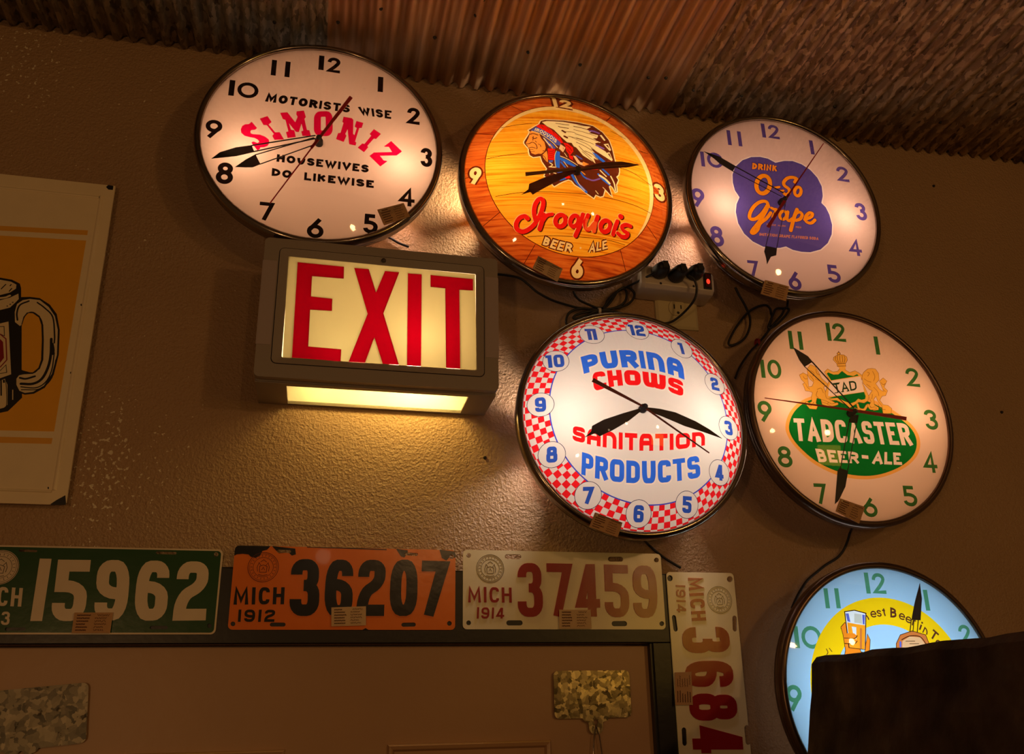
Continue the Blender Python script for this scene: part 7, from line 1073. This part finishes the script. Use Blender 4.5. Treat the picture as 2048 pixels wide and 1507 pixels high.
# ------------------------------------------------------------------ enamel sign with the mug
ox, oz, oy = D['po_o']
po = thing('enamel_sign', 'cream and orange enamel sign with a beer mug, at the left edge', 'sign', (ox, oy, oz))
compose(D['po'], po, base_depth=.004, raises={'chips': .0002})
hz_ = D['po_h']
vs, fs = [], []
for (x0, x1, z0, z1) in ((-.020, -.014, -hz_ + .02, hz_ - .02), (-.5, -.020, hz_ - .026, hz_ - .021), (-.5, -.020, -hz_ + .016, -hz_ + .020)):
    n = 6
    b = len(vs)
    hor = (x1 - x0) > (z1 - z0)
    for k in range(n + 1):
        t_ = k / n
        yy = -.0018 * math.sin(PI * t_)
        if hor:
            vs += [(x0, yy, z0 + (z1 - z0) * t_), (x1, yy, z0 + (z1 - z0) * t_)]
        else:
            vs += [(x0 + (x1 - x0) * t_, yy, z0), (x0 + (x1 - x0) * t_, yy, z1)]
    for k in range(n):
        fs.append((b + 2 * k, b + 2 * k + 1, b + 2 * k + 3, b + 2 * k + 2) if hor else (b + 2 * k, b + 2 * k + 2, b + 2 * k + 3, b + 2 * k + 1))
mesh_obj('embossed_bead', vs, fs, ink_mat('postercream'), po, smooth=True)

# ------------------------------------------------------------------ tags
TAGL = {'t0': 'tan price tag on the lower right rim of the clock above the exit sign', 't1': 'pale price tag on the lower rim of the wooden-faced clock',
        't2': 'tan price tag on the bottom rim of the purple-badge clock', 't3': 'tan price tag on the lower left rim of the checkered clock',
        't4': 'tan price tag on the bottom rim of the green-oval clock', 'q1': 'orange-tan handwritten price tag on the green license plate',
        'q2': 'pale handwritten price tag on the orange license plate', 'q3': 'handwritten price tag on the cream license plate 37459',
        'q4': 'handwritten price tag turned sideways on the vertical license plate'}
for key, q in D['tags']:
    P = [Vector(p) for p in q]
    c = sum(P, Vector()) / 4
    X = ((P[1] - P[0]) + (P[2] - P[3])) / 2
    Z = ((P[0] - P[3]) + (P[1] - P[2])) / 2
    r = thing('price_tag', TAGL[key], 'tag', tuple(c), 'price tags')
    vs = [tuple(p - c) for p in P] + [tuple(p - c + Vector((0, .0006, 0))) for p in P]
    fs = [(3, 2, 1, 0), (4, 5, 6, 7), (0, 1, 5, 4), (1, 2, 6, 5), (2, 3, 7, 6), (3, 0, 4, 7)]
    pale = key in ('t1', 'q2', 'q3')
    mesh_obj('card', vs, fs, CARDP if pale else CARD, r)
    rnd = random.Random(key)
    vs, fs = [], []
    nrow = 6
    up_dir = (P[0] - P[3]) if key != 'q4' else (P[1] - P[0])

    def pt(u, v):
        if key == 'q4':
            u, v = v, 1 - u
            u, v = u, 1 - v
            a = P[3] * (1 - u) + P[2] * u
            b = P[0] * (1 - u) + P[1] * u
            return a * (1 - v) + b * v - c
        a = P[3] * (1 - u) + P[2] * u
        b = P[0] * (1 - u) + P[1] * u
        return a * (1 - v) + b * v - c
    for half in (0, 1):
        for row in range(nrow):
            u = .08 + .47 * half
            v = .88 - row * .145
            if half and row == 0:
                u += .06
            end = u + rnd.uniform(.22, .34)
            while u < end:
                du = rnd.uniform(.02, .05)
                j = rnd.uniform(-.03, .03) * (1.6 if half else .5)
                t_ = .028 if half else .04
                b = len(vs)
                for uu, vv_ in ((u, v + j - t_), (u + du, v - j - t_), (u + du, v - j + t_ * .4), (u, v + j + t_ * .4)):
                    p = pt(uu, vv_)
                    vs.append((p.x, p.y - .0002, p.z))
                fs.append((b, b + 1, b + 2, b + 3))
                u += du * (1.25 if half else 1.1)
    mesh_obj('handwriting', vs, fs, PENCIL, r)
    if key in ('t0', 't2', 't3', 't4'):
        vs, fs = [], []
        p = pt(.10, .86)
        for k in range(10):
            vs.append((p.x + .0014 * math.cos(k * PI / 5), p.y - .0004, p.z + .0014 * math.sin(k * PI / 5)))
        fs.append(tuple(range(10)))
        mesh_obj('eyelet', vs, fs, PINM, r)

# ------------------------------------------------------------------ cords


def cord(key, root, r=.0021, sides=7):
    pts = [Vector((p[0], min(p[1], -r), p[2])) for p in catmull(D['cords'][key], False, 6)]
    inv = root.matrix_world.inverted()
    vs, fs = [], []
    for i, p in enumerate(pts):
        d = (pts[min(i + 1, len(pts) - 1)] - pts[max(i - 1, 0)]).normalized()
        a = d.cross(Vector((0, 1, 0)))
        a = a.normalized() if a.length > .05 else Vector((1, 0, 0))
        b = d.cross(a).normalized()
        for k in range(sides):
            t_ = 2 * PI * k / sides
            vs.append(tuple(inv @ (p + a * r * math.cos(t_) + b * r * math.sin(t_))))
    for i in range(len(pts) - 1):
        for k in range(sides):
            fs.append((i * sides + k, i * sides + (k + 1) % sides, (i + 1) * sides + (k + 1) % sides, (i + 1) * sides + k))
    return mesh_obj('power_cord', vs, fs, RUBBER, root, smooth=True)


for (p, lab, colr) in ((D['tie'][0], 'white twist tie around the cord bundle above the checkered clock', WHITEP), (D['tie'][1], 'red twist tie on the cord bundle beside the green-oval clock', principled('red_tie', 'a02820', rough=.5))):
    vs, fs = [], []
    n = 16
    for j, (rr, dz) in enumerate(((.0052, -.0022), (.0066, -.0022), (.0066, .0022), (.0052, .0022))):
        for k in range(n):
            a = 2 * PI * k / n
            vs.append((p[0] + dz, -.011 + rr * 1.1 * math.cos(a), p[2] + rr * math.sin(a)))
    for j in range(4):
        for k in range(n):
            j2 = (j + 1) % 4
            fs.append((j * n + k, j * n + (k + 1) % n, j2 * n + (k + 1) % n, j2 * n + k))
    tag(mesh_obj('twist_tie', vs, fs, colr), lab, 'tie')

# ------------------------------------------------------------------ outlet and power strip
ot = thing('wall_outlet', 'ivory wall outlet plate half hidden under the power strip', 'outlet', (.5845, 0, 2.615))
vs = []
W2, H2 = .0392, .0590
for x, z, y in ((W2, H2, 0), (W2 - .0005, H2 - .0005, -.0035), (W2 - .005, H2 - .005, -.0060)):
    vs += [(-x, y, -z), (x, y, -z), (x, y, z), (-x, y, z)]
fs = [(8, 9, 10, 11)]
for j in range(2):
    for k in range(4):
        fs.append((j * 4 + k, j * 4 + (k + 1) % 4, (j + 1) * 4 + (k + 1) % 4, (j + 1) * 4 + k))
mesh_obj('plate', vs, fs, IVORY, ot)
for zz in (-.0215, .0215):
    vs, fs = [], []
    n = 28
    for r, y in ((.0170, -.0058), (.0166, -.0078), (.0001, -.0078)):
        for k in range(n):
            a = 2 * PI * k / n
            z = max(-.0135, min(.0135, r * math.sin(a))) if r > .01 else 0
            vs.append((r * math.cos(a) + .001, y, zz + z))
    for j in range(2):
        for k in range(n):
            fs.append((j * n + k, j * n + (k + 1) % n, (j + 1) * n + (k + 1) % n, (j + 1) * n + k))
    sk = mesh_obj('socket', vs, fs, IVORY, ot)
    for xx, ww, hh, dz in ((-.0055, .0011, .0042, .003), (.0070, .0011, .0036, .003)):
        vs, fs = box(xx - ww, xx + ww, -.0081, -.0076, zz + dz - hh, zz + dz + hh)
        mesh_obj('slot', vs, fs, BLACKM, sk)
    vs, fs = [], []
    for k in range(12):
        vs.append((.001 + .0026 * math.cos(k * PI / 6), -.0081, zz - .0085 + .0026 * math.sin(k * PI / 6)))
    fs.append(tuple(range(12)))
    mesh_obj('ground_hole', vs, fs, BLACKM, sk)

ps = thing('power_strip', 'white power strip with lit red switch and black plugs', 'power strip', (.5735, -.002, 2.628))
ps.rotation_euler = (0, -math.radians(-1.5), 0)
vs, fs = [], []
sec = []
for k, (x, s) in enumerate(((-.0675, .55), (-.066, .8), (-.060, 1), (.060, 1), (.066, .8), (.0675, .55))):
    prof = ((0.0, -.022), (-.038, -.019), (-.0445, -.013), (-.0445, .018), (-.040, .023), (0.0, .024))
    sec.append([(x, min(0, y * (1 if s == 1 else .97)) if y == 0 else y + (1 - s) * .014, z * (s * .4 + .6)) for y, z in prof])
for s_ in sec:
    vs += s_
for j in range(5):
    for k in range(6):
        k2 = (k + 1) % 6
        fs.append((j * 6 + k, (j + 1) * 6 + k, (j + 1) * 6 + k2, j * 6 + k2))
fs.append((0, 1, 2, 3, 4, 5))
fs.append((35, 34, 33, 32, 31, 30))
bev(mesh_obj('body', vs, fs, WHITEP, ps), .0015)
for xx, zz in ((-.033, -.011), (.027, -.009)):
    vs = [(xx + .0022 * math.cos(k * PI / 6), -.0449, zz + .0022 * math.sin(k * PI / 6)) for k in range(12)]
    mesh_obj('ground_hole', vs, [tuple(range(12))], BLACKM, ps)
vs, fs = box(.0455, .0600, -.0462, -.040, -.0120, .0190)
mesh_obj('switch_surround', vs, fs, BLACKM, ps)
t = NT('lit_red_switch')
em = t.n('Emission', i_Color=(1.0, .05, .02), i_Strength=1.1)
df = t.n('BsdfDiffuse', i_Color=(.3, .01, .01))
ad = t.n('AddShader')
t.t.links.new(em.outputs[0], ad.inputs[0])
t.t.links.new(df.outputs[0], ad.inputs[1])
REDSW = t.done(ad.outputs[0])
t = NT('dark_red_switch')
RED2 = principled('dark_red_switch_plastic', '5a0c0a', rough=.3)
vs, fs = box(.0482, .0574, -.0482, -.046, -.0085, .0155)
mesh_obj('rocker_switch', vs, fs, RED2, ps)
vs = [(.0528 + .0034 * math.cos(k * PI / 7), -.0484, .0015 + .0050 * math.sin(k * PI / 7)) for k in range(14)]
mesh_obj('indicator_light', vs, [tuple(range(14))], REDSW, ps)
for i, (px, pz, ang, ln) in enumerate(((-.036, .0090, 10, .030), (-.006, .0045, -5, .034), (.028, .0120, 0, .028))):
    r = thing('plug', ['black plug in the left socket of the power strip', 'black round plug in the middle socket of the power strip', 'black plug in the right socket of the power strip'][i], 'plug', (.5735 + px, -.047, 2.628 + pz), 'plugs in the power strip')
    vs, fs = [], []
    n = 18
    for rr, y in ((.0001, -ln), (.0075, -ln + .0005), (.0105, -ln + .006), (.0125, -.016), (.0135, -.006), (.0130, 0.0), (.0001, 0.0)):
        for k in range(n):
            a = 2 * PI * k / n
            vs.append((rr * math.cos(a) * 1.08, y, rr * math.sin(a) * .92))
    for j in range(6):
        for k in range(n):
            fs.append((j * n + k, j * n + (k + 1) % n, (j + 1) * n + (k + 1) % n, (j + 1) * n + k))
    mesh_obj('plug_body', vs, fs, RUBBER, r, smooth=True)
    vs, fs = box(-.0045, .0045, -ln - .003, -ln + .002, -.006, .006)
    mesh_obj('grip', vs, fs, RUBBER, r)

bpy.context.view_layer.update()
CK = ROOTS
cord('exit', sign)
cord('exitwrap', ps)
cord('clockB', CK[1])
cord('strip2', CK[2])
cord('clockC', CK[2])
cord('clockE', CK[4])
cord('clockD', CK[3])
cord('exittop', CK[0])

# ------------------------------------------------------------------ zinc plate toppers on the door


def topper(x, z, w, h, rot, label, wire, mat):
    r = thing('metal_hanger_plate', label, 'metal plate', (x, .0005, z))
    r.rotation_euler = (0, -math.radians(rot), 0)
    rr = .007
    out = []
    for cx, cz, a0 in ((w / 2 - rr, h / 2 - rr, 0), (-w / 2 + rr, h / 2 - rr, 90), (-w / 2 + rr, -h / 2 + rr, 180)):
        for k in range(6):
            a = math.radians(a0 + 90 * k / 5)
            out.append((cx + rr * math.cos(a), cz + rr * math.sin(a)))
    tabx = .003
    out += [(tabx - .020, -h / 2), (tabx - .017, -h / 2 - .004), (tabx - .011, -h / 2 - .006), (tabx - .010, -h / 2 - .017), (tabx - .006, -h / 2 - .021), (tabx + .006, -h / 2 - .021), (tabx + .010, -h / 2 - .017), (tabx + .011, -h / 2 - .006), (tabx + .017, -h / 2 - .004), (tabx + .020, -h / 2)]
    for k in range(6):
        a = math.radians(270 + 90 * k / 5)
        out.append((w / 2 - rr + rr * math.cos(a), -h / 2 + rr + rr * math.sin(a)))
    flat = [round(c * 1e4, 1) for p in out for c in p]
    sh = [['P', 'zinc_sheet', 'zinc', flat, 0],
          ['P', 'hole', 'hole', [round(c * 1e4, 1) for k in range(14) for c in (tabx + .0036 * math.cos(2 * PI * k / 14), -h / 2 - .005 + .0036 * math.sin(2 * PI * k / 14))], 0],
          ['S', 'hole', 'hole', [tabx * 1e4, (-h / 2 - .006) * 1e4, tabx * 1e4, (-h / 2 - .013) * 1e4], 34, 0, 0]]
    MATS['zinc'] = mat
    compose(sh, r, base_depth=.0012)
    if wire:
        for s_ in (-1, 1):
            vs, fs = [], []
            pts = [(tabx + s_ * .0004, -h / 2 - .012), (tabx + s_ * .004, -h / 2 - .025), (tabx + s_ * .0062, -h / 2 - .045), (tabx + s_ * .007, -h / 2 - .10)]
            n = 6
            for (px, pz) in pts:
                for k in range(n):
                    a = 2 * PI * k / n
                    vs.append((px + .0008 * math.cos(a), -.001 + .0008 * math.sin(a), pz))
            for j in range(3):
                for k in range(n):
                    fs.append((j * n + k, j * n + (k + 1) % n, (j + 1) * n + (k + 1) % n, (j + 1) * n + k))
            mesh_obj('wire', vs, fs, CHROME, r, smooth=True)
    return r


topper(.4030, 1.9595, .1170, .0660, 0, 'yellow-lit zinc hanger plate with keyhole tab on the door, right side', True, SPANGLE)
topper(-.3555, 1.9405, .155, .074, 5, 'grey zinc plate at the lower left corner of the picture', False, GALV2)

# ------------------------------------------------------------------ the dark timber jutting in at lower right
BX, BY, BZ = .668, -.165, 2.0010
rnd = random.Random(3)
vs, fs = [], []
ny, nz_ = 40, 50
L_len, H_ = 1.0, 1.15
dirv = Vector((-.108, -1, 0)).normalized()
perp = Vector((1, -.108, 0)).normalized()


def timber(u, v, w):
    """u along the length, v down, w across"""
    p = Vector((BX, BY, BZ)) + dirv * (u * L_len) + perp * (w * .30) + Vector((0, 0, -v * H_))
    if v == 0:
        p += perp * .006 * (1 - w)
    if 0 < v < .021:
        p.z += H_ * v - .009
    p.x -= .028 * min(1, v * H_ / .13) * (1 - w)
    k = .0035
    p.x += k * (math.sin(u * 60 + v * 31) * .4 + math.sin(v * 83 + u * 17) * .4 + rnd.uniform(-.5, .5))
    p.z += .0009 * (math.sin(u * 47 + w * 9) + math.sin(u * 131) * .6 + rnd.uniform(-.8, .8))
    p.y += .002 * math.sin(v * 70 + w * 20) + rnd.uniform(-.001, .001)
    return p


grid = {}


def gv(u, v, w):
    key = (u, v, w)
    if key not in grid:
        grid[key] = len(vs)
        vs.append(tuple(timber(u / ny, v / nz_, w / 8)))
    return grid[key]


for u in range(ny):
    for v in range(nz_):
        fs.append((gv(u, v, 0), gv(u, v + 1, 0), gv(u + 1, v + 1, 0), gv(u + 1, v, 0)))
    for w in range(8):
        fs.append((gv(u, 0, w), gv(u + 1, 0, w), gv(u + 1, 0, w + 1), gv(u, 0, w + 1)))
for v in range(nz_):
    for w in range(8):
        fs.append((gv(0, v, w), gv(0, v, w + 1), gv(0, v + 1, w + 1), gv(0, v + 1, w)))
        fs.append((gv(ny, v, w), gv(ny, v + 1, w), gv(ny, v + 1, w + 1), gv(ny, v, w + 1)))
t = NT('rough_dark_weathered_timber')
v_ = t.coord()
n1 = t.n('TexNoise', i_Vector=v_, i_Scale=14.0, i_Detail=8.0)
n2 = t.n('TexNoise', i_Vector=v_, i_Scale=90.0, i_Detail=6.0)
c_ = t.ramp(n1.outputs[0], [(0.35, lin('2a201a')), (0.6, lin('4a3c30')), (0.8, lin('6e5c4a'))])
p_ = t.n('BsdfPrincipled', i_Base_Color=c_, i_Roughness=0.85, i_Specular_IOR_Level=0.15)
b_ = t.n('Bump', i_Strength=0.8, i_Distance=0.004, i_Height=t.math('ADD', n1.outputs[0], t.math('MULTIPLY', n2.outputs[0], .4)))
t.t.links.new(b_.outputs[0], p_.inputs['Normal'])
TIMBER = t.done(p_.outputs[0])
tag(mesh_obj('timber_post', vs, fs, TIMBER), 'rough dark weathered timber block in front of the pale blue clock', 'timber')
